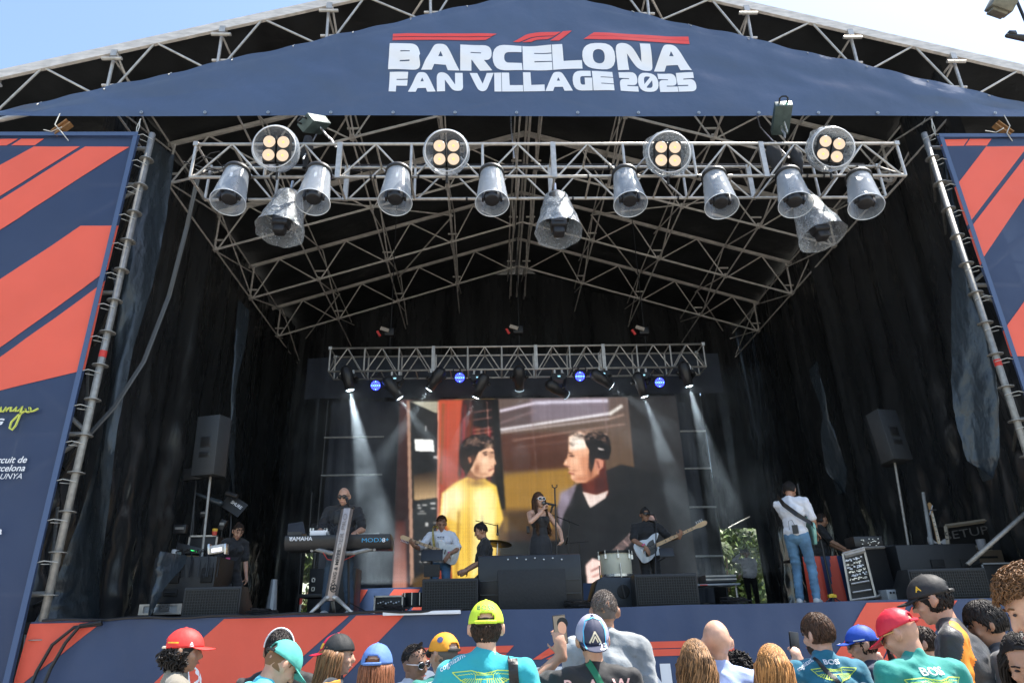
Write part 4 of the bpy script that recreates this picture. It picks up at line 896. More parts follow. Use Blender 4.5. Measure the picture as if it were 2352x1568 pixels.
def bag(x, y, w_, h_, lb, sd):
    q = P(x, y, 8.75)
    def ff(u, v): a = 6.283*u; r = w_*(.45+.55*math.sin(math.pi*min(v*1.1+.1, 1)))*(1+.2*noise.noise(V((2*math.cos(a), 2*math.sin(a), v*4+sd)))); return (q.x+r*math.cos(a), q.y+r*math.sin(a)*.7, q.z-h_*(v-.5))
    b = MB(); b.grid(ff, 28, 20); props(b.build('chain_bag', mat('black_cloth', (.018, .018, .02), .8, 0, .5, 12, .2), smooth=True), lb, 'bag')
bag(1780, 365, .13, .62, 'black cloth chain bag hanging behind the right end of the front truss', 3); bag(704, 350, .09, .6, 'slim black chain bag hanging behind the left end of the front truss', 5); bag(1832, 370, .10, .5, 'slim black chain bag beside the rightmost blinder', 9)
# truss hangers
for x, lb in ((700, 'left steel hanging chain of the front truss'), (1180, 'middle pair of steel hanging cables of the front truss'), (1805, 'right steel hanging chain of the front truss')):
    q = P(x, 330, 8.6); b = MB(); b.path([(q.x, 8.6, 8.4), (q.x, 8.9, 8.9), (q.x, 9.3, 9.6), (q.x, 9.4, 11.6 if x == 1180 else 10.6)], .012, 6); props(b.build('hanging_chain', m_steel), lb, 'chain')
# lamps of the neighbouring mast at the top right corner
t = thing('floodlight', 'dusty box floodlight silhouetted against the sky at the top right corner', 'light', P(2295, 15, 7)); q = P(2300, 12, 7)
M3 = Matrix.Rotation(R(28), 3, 'Y') @ Matrix.Rotation(R(30), 3, 'X'); b = MB(); b.box(q, (.3, .26, .2), M3); b.box(q+M3 @ V((0, 0, -.12)), (.22, .2, .05), M3); b.build('body', mat('dusty_metal', (.17, .16, .12), .6, .2, .3, 20, .3), t, bevel=.015)
b = MB(); b.box(q+M3 @ V((-.18, 0, .12)), (.3, .06, .04), M3); b.path([q+V((.12, 0, .05)), q+V((.17, 0, -.05)), q+V((.08, 0, -.1))], .008, 5); b.build('bracket', m_black, t)
t = thing('floodlight', 'small curved lamp silhouetted against the sky below the box floodlight', 'light', P(2335, 85, 7)); q = P(2335, 85, 7)
b = MB(); b.pill(q+V((-.13, 0, .02)), q+V((.2, 0, -.04)), .03, .055, 12); b.box(q+V((-.06, 0, .05)), (.1, .08, .06)); b.build('body', m_black, t, smooth=True)
b = MB(); b.path([q+V((.2, 0, -.04)), q+V((.5, .1, .1)), q+V((.6, .2, .9))], .02, 6); b.tube(P(2330, -10, 7), P(2360, 60, 7), .02); b.build('bracket', m_black, t)
# rear beam lights
m_beam = mat('beam_lens', (.9, .95, 1), .3, emit=(.85, .95, 1), es=18); m_glow = mat('lens_ring', (.3, .35, .4), .2, emit=(.5, .7, .85), es=.5)
m_bled = mat('blue_led', (.1, .1, .9), .3, emit=(.05, .08, 1), es=2.2); m_bdisc = mat('blue_disc', (.02, .02, .3), .3, emit=(.015, .02, 1), es=.7)
BEAMS = []
def beam(x, y, tx, ty, label, hang, Y=13.9, on=1):
    q = P(x, y, Y-.2); top = V((P(hang, 850, Y).x, Y+.1, 6.95 if y < 893 else 6.9)); e = P(tx, ty, 14.0); d = (e-q).normalized()
    t = thing('beam_light', label, 'stage light', top, 0, 'moving beam lights under the rear truss')
    c = q-d*.2; b = MB(); b.lathe([(.06, -.34), (.12, -.28), (.125, -.1), (.105, 0), (.09, .2)], q-d*.1, d, 20, True); b.build('head', m_blk2, t, smooth=True)
    b = MB(); b.lathe([(0, .0), (.066, .0)], q+d*.106, d, 20); b.build('lens', m_beam, t); b = MB(); b.lathe([(.066, .001), (.098, -.003)], q+d*.107, d, 24); b.build('lens_ring', m_glow, t)
    b = MB(); m_ = V((top.x, top.y, top.z-.16))
    b.box(m_, (.3, .24, .14))
    for s in (-1, 1): b.pill(m_+V((s*.16, 0, 0)), c+V((s*.16, 0, 0)), .035, .045, 10)
    b.build('yoke', m_black, t)
    b = MB(); b.box(top+V((-.08, 0, -.03)), (.04, .06, .12)); b.box(top+V((.08, 0, -.03)), (.04, .06, .12)); b.build('clamp', m_alu, t)
    b = MB(); b.box(m_+V((0, -.122, .0)), (.06, .004, .03)); b.build('display', mat('display', (.2, .4, .5), .3, emit=(.4, .8, 1), es=.5), t)
    BEAMS.append((q+d*.12, d))
beam(802, 885, 862, 1200, 'leftmost beam light, throwing a wide smoky beam down beside the screen', 802)
beam(912, 905, 985, 1010, 'beam light right of the first blue light, aimed down at the panel picture', 908)
beam(991, 885, 925, 985, 'beam light aimed down to the left, between the first two blue lights', 998)
beam(1097, 902, 1060, 990, 'beam light just right of the second blue light', 1097)
beam(1193, 885, 1194, 930, 'middle beam light aimed straight down under the truss', 1192)
beam(1293, 902, 1345, 935, 'beam light left of the third blue light, aimed right', 1283)
beam(1396, 880, 1500, 955, 'beam light aimed steeply to the right above the profile face', 1386)
beam(1477, 900, 1555, 1130, 'beam light left of the rightmost blue light, with a long beam down', 1477)
beam(1580, 876, 1650, 1120, 'rightmost beam light with a long pale beam down to the right', 1580)
def bluepar(x, y, label):
    q = P(x, y, 13.75); t = thing('blue_light', label, 'stage light', q, 0, 'round blue LED lights under the rear truss'); a = V((0, -.94, -.34)).normalized()
    b = MB(); b.lathe([(.06, -.16), (.12, -.12), (.13, 0), (.12, .01)], q, a, 24, True); b.build('housing', m_black, t, smooth=True)
    b = MB(); b.lathe([(0, .013), (.105, .013)], q, a, 24); dsk = b.build('disc', m_bdisc, t); qq = a.to_track_quat('Z', 'Y')
    for k in range(19):
        r, an = (0, 0) if k == 0 else ((.04, k*1.047) if k < 7 else (.082, k*.5236)); b = MB(); b.lathe([(0, .018), (.014, .016), (.016, .013)], q+qq @ V((r*math.cos(an), r*math.sin(an), 0)), a, 8); b.build('diode', m_bled if k % 3 else mat('cyan_led', (.2, .6, 1), .3, emit=(.12, .3, 1), es=2), dsk)
    b = MB(); b.tube(q+V((-.14, 0, 0)), q+V((-.14, .05, .22)), .012, 6); b.tube(q+V((.14, 0, 0)), q+V((.14, .05, .22)), .012, 6); b.tube(q+V((-.14, .05, .22)), q+V((.14, .05, .22)), .012, 6); b.tube(q+V((0, .05, .22)), (q.x, 14.1, 6.96), .018, 8); b.build('bracket', m_black, t)
bluepar(863, 885, 'leftmost round blue LED light, between the first two beam lights'); bluepar(1056, 867, 'second round blue LED light from the left'); bluepar(1332, 864, 'third round blue LED light from the left, above the profile face'); bluepar(1515, 878, 'rightmost round blue LED light')
for x, y, lb in ((885, 765, 'red-hooked chain hoist left above the rear truss'), (1180, 760, 'red-hooked chain hoist in the middle above the rear truss'), (1468, 762, 'red-hooked chain hoist right above the rear truss')):
    q = P(x, y, 14.3); t = thing('chain_hoist', lb, 'hoist', q, 0, 'chain hoists of the rear truss'); b = MB(); b.box(q+V((.1, 0, 0)), (.22, .2, .18)); b.build('motor_case', m_black, t, bevel=.02)
    b = MB(); b.box(q+V((-.0, -.12, .04)), (.2, .03, .08), Matrix.Rotation(R(20), 3, 'Y')); b.build('label_plate', mat('pale_plate', (.35, .3, .25), .5), t); b = MB(); b.box(q+V((-.14, -.05, -.03)), (.05, .04, .14), Matrix.Rotation(R(-30), 3, 'Y')); b.build('hook', band, t)
    b = MB(); b.tube(q+V((.12, 0, 0)), (q.x+.12, 14.3, 7.5), .012, 6); b.tube(q+V((.12, 0, 0)), (q.x+.12, 14.3, ZB-SL*abs(q.x-XC)), .01, 6); b.build('chain', m_black, t)
# lit smoke: a box of thin smoke in front of the screen, lit by the beam lights themselves
for (q, d), pw in zip(BEAMS, (1000, 130, 130, 90, 8, 30, 90, 330, 420)):
    l = bpy.data.lights.new('beam', 'SPOT'); l.energy = pw*BEAM_K; l.spot_size = R(18); l.spot_blend = .6; l.color = (.8, .93, 1); l.shadow_soft_size = .04
    o = bpy.data.objects.new('beam_lamp', l); COL.objects.link(o); o.location = q+d*.03; o.rotation_euler = (-d).to_track_quat('Z', 'Y').to_euler()
b = MB(); b.bb((-4.1, 13.35, 2.6), (6.1, 14.72, 6.9)); sm = b.build('smoke', None); props(sm, 'thin stage smoke drifting in front of the screen, lit by the beams', 'smoke', None, 'stuff')
m = bpy.data.materials.new('smoke'); m.use_nodes = True; N, L = m.node_tree.nodes, m.node_tree.links; N.remove(N['Principled BSDF']); o = N['Material Output']
pv = N.new('ShaderNodeVolumePrincipled'); pv.inputs['Color'].default_value = (.9, .95, 1, 1); pv.inputs['Anisotropy'].default_value = .25
nz = N.new('ShaderNodeTexNoise'); nz.inputs['Scale'].default_value = 1.1; nz.inputs['Detail'].default_value = 5; nz.inputs['Roughness'].default_value = .6; tc = N.new('ShaderNodeTexCoord'); L.new(tc.outputs['Object'], nz.inputs[0])
mr = N.new('ShaderNodeMapRange'); mr.inputs[1].default_value = .38; mr.inputs[2].default_value = .66; mr.inputs[3].default_value = .006; mr.inputs[4].default_value = .13; L.new(nz.outputs['Fac'], mr.inputs[0]); L.new(mr.outputs[0], pv.inputs['Density']); L.new(pv.outputs[0], o.inputs['Volume']); sm.data.materials.append(m)
# ================= people =================
def skin_m(k):
    c = {'fair': (.56, .33, .23), 'light': (.50, .28, .19), 'tan': (.38, .20, .125), 'dark': (.26, .14, .09)}[k]
    m = mat('skin_'+k, c, .5, 0, .4, 45, .16, dist=.003); m.node_tree.nodes['Principled BSDF'].inputs['Subsurface Weight'].default_value = .08; return m
def cloth(name, col, var=.12, bump=.5, scale=9, rough=.8): return mat(name, col, rough, 0, bump, scale, var, sheen=.2, dist=.02)
def hair_m(name, col, isl=.55): return mat('hair_'+name, col, .55, island=isl, spec=.28)
def ik(a, t, l1, l2, pole):
    d = t-a; Ln = max(min(d.length, l1+l2-.002), abs(l1-l2)+.01); u = d.normalized(); x = (l1*l1-l2*l2+Ln*Ln)/(2*Ln); h = math.sqrt(max(l1*l1-x*x, 0))
    p = V(pole); p = (p-u*p.dot(u)).normalized(); return a+u*x+p*h, a+u*Ln
def euler(yaw=0, pitch=0, roll=0): return Matrix.Rotation(R(yaw), 3, 'Z') @ Matrix.Rotation(R(pitch), 3, 'X') @ Matrix.Rotation(R(roll), 3, 'Y')
class Body: pass
def push(o, fn):
    me = o.data; n = len(me.vertices); co = np.empty(n*3); me.vertices.foreach_get('co', co); nr = np.empty(n*3); me.vertices.foreach_get('normal', nr); co = co.reshape(-1, 3)
    k = np.array([fn(V(c)) for c in co]); co = co+nr.reshape(-1, 3)*k[:, None]; me.vertices.foreach_set('co', co.ravel()); me.update()
def hand_shapes(b, w, d, nrm, side, curl=.5, s=1.):
    'palm, four bent fingers and a thumb; d = direction of the hand, nrm = out of the palm'
    d = V(d).normalized(); nrm = V(nrm); nrm = (nrm-d*nrm.dot(d)).normalized(); sd = d.cross(nrm)*side; c = w+d*.045*s
    M = Matrix((sd, d, nrm)).transposed(); b.ell(c, (.042*s, .052*s, .019*s), M); b.pill(w-d*.02, w+d*.03*s, .027*s, .027*s, 10)
    tips = []
    for k in range(4):
        p = w+d*(.088-.004*abs(k-1.3))*s+sd*(.031-.0205*k)*s; L1 = (.036, .042, .039, .030)[k]*s; dd = d.copy()
        for j in range(3):
            a = curl*(1.0+.15*k)*(.55, 1.0, .8)[j]; q = Quaternion(sd*side, -a*side if False else a) if False else None
            ax = d.cross(nrm).normalized(); dd = (Matrix.Rotation(a, 3, ax) @ dd)
            e = p+dd*L1*(1, .68, .52)[j]; b.pill(p, e, (.0092-.0008*j)*s, (.0086-.0009*j)*s, 8); p = e
        tips.append(p)
    p = w+d*.028*s+sd*.036*s; dd = (d*.6+sd*.75+nrm*(.2+.5*curl)).normalized(); e = p+dd*.038*s; b.pill(p-dd*.012, e, .012*s, .0105*s, 8); dd = (dd*.6+d*.6+nrm*.5*curl-sd*.1).normalized(); b.pill(e, e+dd*.032*s, .0102*s, .008*s, 8)
    return tips
HC = V((0, -.006, .022)); HR = (.0775, .096, .103)
def person(label, loc, yaw=0, h=1.75, skin='light', build=1., lean=0, side=0, twist=0, head=(0, 0, 0), shirt=None, sleeve=.55, neck_h=0, pants=None, shoes=None,
           hands=None, poles=None, curl=(.5, .5), palm=None, hdir=None, feet=None, group=None, hair=None, cap=None, collar=None, paint=None, female=False, vox=.0105, dress=None, belly=0, beard=None, hip_drop=0, face=True):
    s = h/1.75; t = thing('person', label, 'person', loc, R(yaw), group); H = Body(); H.root = t; H.s = s
    hipz = .93-hip_drop; pel = V((0, 0, hipz)); Tm = Matrix.Rotation(R(twist), 3, 'Z') @ Matrix.Rotation(R(-lean), 3, 'X') @ Matrix.Rotation(R(side), 3, 'Y')
    Tp = lambda x, y, z: pel+Tm @ V((x, y, z)); sw = (.172 if female else .193)*build**.5; bw = build
    NK = Tp(0, -.01, .545); HM = Tm.lerp(Matrix.Identity(3), .6) @ euler(*head) if False else Matrix.Rotation(R(twist*.5), 3, 'Z') @ Matrix.Rotation(R(-lean*.45), 3, 'X') @ Matrix.Rotation(R(side*.5), 3, 'Y') @ euler(head[0], -head[1], head[2])
    ho = NK+(HM @ V((0, .022, .116)))*.65+(Tm @ V((0, .01, .116)))*.35
    HL = lambda p: ho+HM @ V(p); H.ho, H.HM = ho, HM
    # --- body, one continuous surface ---
    b = MB()
    b.ell(Tp(0, 0, .02), (.155*bw, .105*bw, .12), Tm); b.ell(Tp(0, 0.0, .17), (.135*bw, .095*bw+belly*.03, .15), Tm); b.ell(Tp(0, 0, .34), (.158*bw, .108*bw, .17), Tm)
    b.pill(Tp(-sw*.72, -.01, .46), Tp(sw*.72, -.01, .46), .062, .062); b.pill(Tp(0, -.012, .47), NK, .072, .052); b.pill(NK, HL((0, -.02, -.06)), .052*bw**.4, .050*bw**.4)
    for k in (-1, 1): b.pill(NK+V((0, -.015, -.01)), Tp(k*.12, -.02, .465), .036, .036)
    if female: b.ell(Tp(-.065, .085, .36), (.055, .05, .055), Tm); b.ell(Tp(.065, .085, .36), (.055, .05, .055), Tm)
    b.ell(HL(HC), HR, HM, 20, 14); b.ell(HL((0, .030, -.052)), (.056, .058, .064), HM, 16, 10); b.ell(HL((0, .036, -.015)), (.062, .056, .07), HM, 16, 10); b.ell(HL((0, .062, -.095)), (.026, .024, .02), HM)
    if face:
        b.pill(HL((0, .090, .012)), HL((0, .108, -.030)), .009, .0145, 8); b.ell(HL((0, .087, -.064)), (.024, .012, .010), HM); b.pill(HL((-.032, .084, .030)), HL((.032, .084, .030)), .011, .011, 8); b.ell(HL((-.042, .066, -.03)), (.022, .02, .02), HM); b.ell(HL((.042, .066, -.03)), (.022, .02, .02), HM)
    for k in (-1, 1): b.ell(HL((k*.086, -.008, -.004)), (.0095, .023, .037), HM @ Matrix.Rotation(R(28*k), 3, 'Z')); b.ell(HL((k*.078, .004, -.030)), (.008, .010, .014), HM)
    sh = [Tp(-sw, -.01, .455), Tp(sw, -.01, .455)]; hp = [V((-.09, 0, hipz)), V((.09, 0, hipz))]
    hands = hands or [None, None]; poles = poles or [(-.4, -1, -.2), (.4, -1, -.2)]; H.arm = []; rad = bw**.6
    for k in (0, 1):
        sg = (-1, 1)[k]; tgt = V(hands[k]) if hands[k] is not None else sh[k]+V((sg*.07, .06, -.545)); el, wr = ik(sh[k], tgt, .285, .26, poles[k]); H.arm.append((sh[k], el, wr))
        b.pill(sh[k], el, .050*rad, .040*rad); b.pill(el, el+(wr-el)*.35, .040*rad, .041*rad); b.pill(el+(wr-el)*.3, wr, .041*rad, .0265)
        fd = (hdir[k] if hdir and hdir[k] else (wr-el)); pn = palm[k] if palm and palm[k] else (-sg, .2, 0); hand_shapes(b, wr, fd, pn, -sg, curl[k])
    feet = feet or [(-.11, 0), (.11, .03)]; H.leg = []
    for k in (0, 1):
        an = V((feet[k][0], feet[k][1]-.03, .085)); kn, an2 = ik(hp[k], an, .435, .43, (0, 1, 0)); H.leg.append((hp[k], kn, an))
        b.pill(hp[k], kn, .083*rad, .056*rad); b.pill(kn, kn+(an-kn)*.35, .052*rad, .056*rad); b.pill(kn+(an-kn)*.3, an, .056*rad, .036); b.pill(an+V((0, -.02, -.045)), an+V((0, .15, -.055)), .035, .028)
    def fin(o):
        me = o.data; me.transform(Matrix.Scale(s, 4)); return o
    H.body = fin(b.build('body', skin_m(skin), t, False, remesh=vox, sm=2)); H.fin = fin
    # --- clothes ---
    H.clothes = []
    if shirt:
        b = MB(); g = .017
        b.ell(Tp(0, 0, .05), (.160*bw+g, .115*bw+g+belly*.03, .13), Tm); b.ell(Tp(0, 0, .17), (.146*bw+g, .104*bw+g+belly*.045, .16), Tm); b.ell(Tp(0, 0, .34), (.164*bw+g, .113*bw+g, .165), Tm); b.pill(Tp(-sw*.74, -.01, .455), Tp(sw*.74, -.01, .455), .067+g*.4, .067+g*.4)
        b.pill(Tp(-.06, -.015, .49), Tp(.06, -.015, .49), .058, .058); b.pill(Tp(0, -.015, .47), Tp(0, -.012, .518+neck_h), .08, .068)
        for k in (-1, 1): b.pill(Tp(0, -.022, .50), Tp(k*.13, -.02, .477), .05, .058)
        if female: b.ell(Tp(-.065, .085, .36), (.065, .062, .065), Tm); b.ell(Tp(.065, .085, .36), (.065, .062, .065), Tm)
        for k in (0, 1):
            S, E, Wr = H.arm[k]
            if sleeve > 0: b.pill(S, S+(E-S)*min(sleeve*1.35, 1), .066*rad, (.064 if sleeve < .9 else .052)*rad, 14)
            if sleeve >= .9: b.pill(E, E+(Wr-E)*.9, .052*rad, .040, 14)
        so_ = b.build('shirt', shirt, t, False, remesh=.012, sm=3); rg = random.Random(hash(label) % 999 if False else len(label))
        o3 = V((rg.random()*9, rg.random()*9, 0))
        push(so_, lambda c: max(-.005, noise.noise(c*9+o3)*.012+noise.noise(V((c.x*14+c.z*10, c.y*14, c.z*16))+o3)*.011+max(0, noise.noise(V((c.x*5-c.z*9, c.y*5, c.z*22+c.x*12))+o3))*.012))
        fin(so_); H.shirt = so_; H.clothes.append(so_)
    if dress:
        b = MB(); g = .014; b.ell(Tp(0, 0, .05), (.165, .12, .16), Tm); b.ell(Tp(0, 0, .17), (.125, .098, .17), Tm); b.ell(Tp(0, 0, .33), (.148, .112, .13), Tm); b.ell(Tp(-.065, .085, .36), (.062, .058, .06), Tm); b.ell(Tp(.065, .085, .36), (.062, .058, .06), Tm)
        b.pill(Tp(-.07, 0, .42), Tp(.07, 0, .42), .05, .05); b.pill(V((0, 0, hipz)), V((0, 0, .5)), .17, .2, 16)
        H.shirt = fin(b.build('dress', dress, t, False, remesh=.012, sm=3)); H.clothes.append(H.shirt)
    if pants:
        b = MB(); g = .014; b.ell(V((0, 0, hipz-.01)), (.158*bw+g, .112*bw+g, .115))
        for k in (0, 1):
            a, kn, an = H.leg[k]; b.pill(a, kn, .092*rad, .068*rad); b.pill(kn, an, .068*rad, .056)
        po = b.build('trousers', pants, t, False, remesh=.012, sm=2)
        push(po, lambda c: noise.noise(V((c.x*9, c.y*9, c.z*22)))*.011*(1 if c.z < .7 else .5))
        fin(po); H.clothes.append(po)
    for k in (0, 1):
        an = H.leg[k][2]; b = MB(); b.pill(an+V((0, -.035, -.045)), an+V((0, .17, -.05)), .046, .036, 12); b.pill(an, an+V((0, .02, -.04)), .05, .05); fin(b.build('shoe', shoes or m_shoe, t, False, remesh=.012, sm=1))
    if face and not cap == 'noeyes':
        m_eye_ = mat('eye_dark', (.03, .02, .02), .3); m_lip = mat('lips', (.38, .13, .11), .5)
        for k in (-1, 1): e = MB(); e.ell(HL((k*.031, .0885, .010)), (.0125, .006, .0052), HM, 8, 6); fin(e.build('eye', m_eye_, t, False))
        e = MB(); e.path([HL((-.021, .094, -.066)), HL((0, .101, -.065)), HL((.021, .094, -.066))], .0045, 5); fin(e.build('mouth', m_lip, t, False))
        e = MB()
        if hair and hair.get('m'):
            for k in (-1, 1): e.path([HL((k*.016, .096, .029)), HL((k*.034, .094, .034)), HL((k*.050, .084, .028))], .0038, 5)
            fin(e.build('eyebrows', hair['m'], t, False))
    if beard:
        b = MB(); b.ell(HL((0, .040, -.072)), (.055, .056, .052), HM, 16, 10); b.ell(HL((0, .066, -.093)), (.032, .026, .026), HM); fin(b.build('beard', beard, t, False, remesh=.01, sm=1))
    if hair: make_hair(H, HL, capped=bool(cap), **hair)
    if cap and cap != 'noeyes': H.cap = make_cap(H, HL, **cap)
    return H
def scalp(u): return V((HC.x+u.x*HR[0]*1.03, HC.y+u.y*HR[1]*1.03, HC.z+u.z*HR[2]*1.03))
def make_hair(H, HL, m, style='short', n=420, L=.035, low=-.02, front=.045, seed=1, thick=.0045, puff=1.08, zend=-.32, part=0, under=False, curl=0., shell=True, top=1.3, jit=1., capped=False, lift=.05):
    rg = random.Random(seed); t = H.root
    if shell:
        if capped: puff = min(puff, 1.05)
        def fn(u, v):
            a = 6.283*u; ph = math.pi*v*.72; d = V((math.sin(ph)*math.sin(a), math.sin(ph)*math.cos(a), math.cos(ph)))
            fr = max(0, d.y); lim = (front+.055)*fr**.7 if fr > 0 else 0; zmin = low+lim*1.3 if d.y > .15 else low-.03*max(0, -d.y)
            side = max(0, 1-abs(d.y+.1)*3)
            p = V((HC.x+d.x*HR[0]*puff, HC.y+d.y*HR[1]*puff, HC.z+d.z*HR[2]*puff)); 
            if p.z < zmin: q = 1-(zmin-p.z)*8; p = V((p.x*max(q, .6), p.y*max(q, .6) if p.y > 0 else p.y, zmin))
            k = (noise.noise(p*28+V((seed, 0, 0)))*.006+noise.noise(p*70)*.003)*jit;
            if capped and d.z > .25: k -= .012
            return tuple(HL(p+d*k))
        b = MB(); b.grid(fn, 48, 22); H.fin(b.build('hair', m, t, False, smooth=True)); par = t
    b = MB()
    if capped and style != 'long': low = min(low, -.03)
    for _ in range(n):
        for _try in range(300):
            u = V((rg.gauss(0, 1), rg.gauss(0, 1), rg.gauss(0, 1))).normalized(); r = scalp(u)
            if capped and style != 'long':
                if low-.01 < r.z < .015 and u.y < .35: break
                continue
            if capped and r.z > .03: continue
            if style in ('short', 'spiky', 'curly'):
                if u.z > (.35 if u.y > .25 else -.25 if u.y < -.1 else -.02) and (r.z > low): break
            else:
                if u.z > -.05 and not (u.y > .3 and u.z < .8): break
        r *= (puff-.02); nr = u.copy(); dn = V((0, 0, -1)); tg = (dn-u*dn.dot(u)); tg = tg.normalized() if tg.length > .01 else V((0, -1, 0)); pts = []
        if style == 'short':
            fl = (V((rg.gauss(0, .12), .55 if u.z > .45 and u.y > -.3 else 0, 0))+tg*.8+V((rg.gauss(0, .22), rg.gauss(0, .22), rg.gauss(0, .16)))).normalized(); l = L*rg.uniform(.6, top); lf = rg.uniform(.3, 1)*lift
            for k in range(5):
                f = k/4; p = r+fl*l*f; e = V(((p.x-HC.x)/HR[0], (p.y-HC.y)/HR[1], (p.z-HC.z)/HR[2])); g_ = e.length; tgt = puff-.015+lf*math.sin(f*2.6)
                e *= tgt/max(g_, .3); pts.append(V((HC.x+e.x*HR[0], HC.y+e.y*HR[1], HC.z+e.z*HR[2])))
        elif style == 'spiky':
            fl = (nr+V((rg.gauss(0, .3), rg.gauss(0, .3)+.1, .3))).normalized(); pts = [r+fl*L*rg.uniform(.7, 1.2)*k/2 for k in range(3)]
        elif style == 'curly':
            l = L*rg.uniform(.5, 1.2); a0 = rg.uniform(0, 6); t1 = nr.orthogonal().normalized(); t2 = nr.cross(t1)
            for k in range(9): f = k/8; a = a0+f*7; pts.append(r+nr*l*f*.8+(t1*math.cos(a)+t2*math.sin(a))*.011+tg*l*.7*f)
        else:  # long: over the skull, then down over neck, shoulders and back
            p = r.copy(); z1 = zend*rg.uniform(.72, 1.08); ph = rg.uniform(0, 6.28); sx = 1 if p.x > part else -1
            a = math.atan2(p.x-part*.0, -p.y+.0); a = math.atan2(sx*max(abs(p.x), .01), -p.y)
            a = max(min(a, 2.15), -2.15) if not under else a
            a2 = a*rg.uniform(.72, 1.0); steps = 13
            rr = rg.uniform(1.0, 1.16); jx, jy = rg.gauss(0, .007), rg.gauss(0, .007)
            pts.append(p)
            z = p.z
            for k in range(1, steps):
                f = k/(steps-1); z = p.z+(z1-p.z)*f; aa = a+(a2-a)*min(f*1.6, 1); k1 = (z-HC.z)/(HR[2]*1.07); q = math.sqrt(max(1-k1*k1, 0)) if k1 > 0 else 1; q = max(q, .0)
                e0 = V((math.sin(aa)*HR[0]*1.13*q*rr, -math.cos(aa)*HR[1]*1.12*q*rr, z)); w = min(f*3.2, 1) if k1 > 0 else 1; x0 = p*(1-w)+e0*w; x0.z = z
                x0 += V((math.cos(ph+z*30), math.sin(ph+z*24), 0))*.010*(f+curl*1.6*f+.2)+V((jx, jy, 0))*f*2
                if z < -.12: x0 *= 1+.35*(-.12-z); x0.z = z
                pts.append(x0)
        ta = [.8]+[1]*(len(pts)-2)+[.25]; b.path([HL(p) for p in pts], thick*rg.uniform(.7, 1.3), 4, ta)
    H.hair = H.fin(b.build('hair_strands' if shell else 'hair', m, t, False, smooth=True))
def make_cap(H, HL, m, mb=None, back=0, tilt=4, hole=True, strap=None, brim=.072, zr=.022, flat=False, size=1.0, mf=None, front_w=.9):
    'baseball cap; back = yaw of the brim from the face direction; mf = material of the front panels'
    Cz = Matrix.Rotation(R(back), 3, 'Z') @ Matrix.Rotation(R(tilt), 3, 'X'); c = V((0, -.004, .024)); rx, ry, rz = .0865*size, .108*size, .104*size
    if back > 90 or back < -90: ry_, off = ry, .0
    def pt(a, v, k=1.):  # a: 0 = brim direction
        ph = math.pi/2*v*1.02; d = V((math.sin(ph)*math.sin(a), math.sin(ph)*math.cos(a), math.cos(ph))); bulge = 1+.05*max(0, math.cos(a))*v; gr = abs((math.degrees(a)+30) % 60-30); k = k*(1-.014*math.exp(-(gr/3.)**2)*(v > .1))*(1+.012*noise.noise(V((d.x*3, d.y*3, d.z*3+H.s*9))))
        return HL(Matrix.Rotation(R(0), 3, 'Z') @ (c+Cz @ V((d.x*rx*k, d.y*ry*k*bulge, d.z*rz*k*(1.02 if v < .5 else 1)+zr*(v**3)*0)) ))
    N, Mv = 48, 14; vs = []; fs = []; mi = []
    for j in range(Mv+1):
        for i in range(N): vs.append(pt(6.2832*i/N, j/Mv))
    for j in range(Mv):
        for i in range(N):
            a = (i+.5)/N*360; aa = min(a, 360-a); da = abs(180-a)
            if hole and da < 33*math.sqrt(max(0, 1-((1-(j+.5)/Mv)/.31)**2)) and (j+.5)/Mv > .69 and not ((j+.5)/Mv > .90): continue
            fs.append((j*N+i, (j+1)*N+i, (j+1)*N+(i+1) % N, j*N+(i+1) % N)); mi.append(1 if mf and aa < 48 else 0)
    b = MB(); b.add(vs, fs); b.mi = mi; crown = b.build('cap', [m, mf or m], H.root, False, smooth=True, solid=.005); H.fin(crown)
    b = MB(); b.ell(pt(0, 0)+HM_up(H)*.002, (.009, .009, .005), H.HM); H.fin(b.build('button', mb or m, crown, False))
    def bf(u, v):
        a = (u-.5)*2*R(58); r0 = pt(a, 1); w_ = math.cos((u-.5)*math.pi)**.6 if abs(u-.5) < .5 else 0
        d = H.HM @ (Cz @ V((math.sin(a)*.25, 1, (0 if flat else -.16)-(.0 if flat else .5*abs(math.sin(a))**2)))); return tuple(r0+d*brim*v*w_)
    b = MB(); b.grid(bf, 24, 6); br = b.build('brim', mb or m, crown, False, smooth=True, solid=.005); H.fin(br); H.brim = br
    if hole and strap: b = MB(); b.path([pt(math.pi+R(k*7-35), .97, 1.02) for k in range(11)], .009, 6); H.fin(b.build('strap', strap, crown, False))
    return crown
def HM_up(H): return H.HM @ V((0, 0, 1))
m_shoe = mat('white_shoe', (.5, .5, .5), .6, 0, .1, 30, .1)
def hp(H, p): return (H.ho+H.HM @ V(p))*H.s
def sunglasses(H, m_l, m_f, sq=False):
    b = MB()
    for k in (-1, 1): b.ell(hp(H, (k*.033, .103, .008)), (.027*H.s, .006, (.020 if sq else .022)*H.s), H.HM @ Matrix.Rotation(R(-12*k), 3, 'Z'), 16, 8)
    l = b.build('sunglasses', m_l, H.root, False, smooth=True); b = MB(); b.path([hp(H, (k*.012, .112, .014)) for k in (-1, 0, 1)], .003, 5)
    for k in (-1, 1):
        b.path([hp(H, (k*.058, .094, .014)), hp(H, (k*.080, .06, .014)), hp(H, (k*.086, -.01, .01))], .0035, 5); pts = [hp(H, (k*.033+.030*math.cos(a), .108-.012*abs(math.cos(a)), .008+.024*math.sin(a))) for a in [6.283*j/12 for j in range(13)]]; b.path(pts, .0045 if sq else .0022, 5)
    b.build('glasses_frame', m_f, l, False); return l
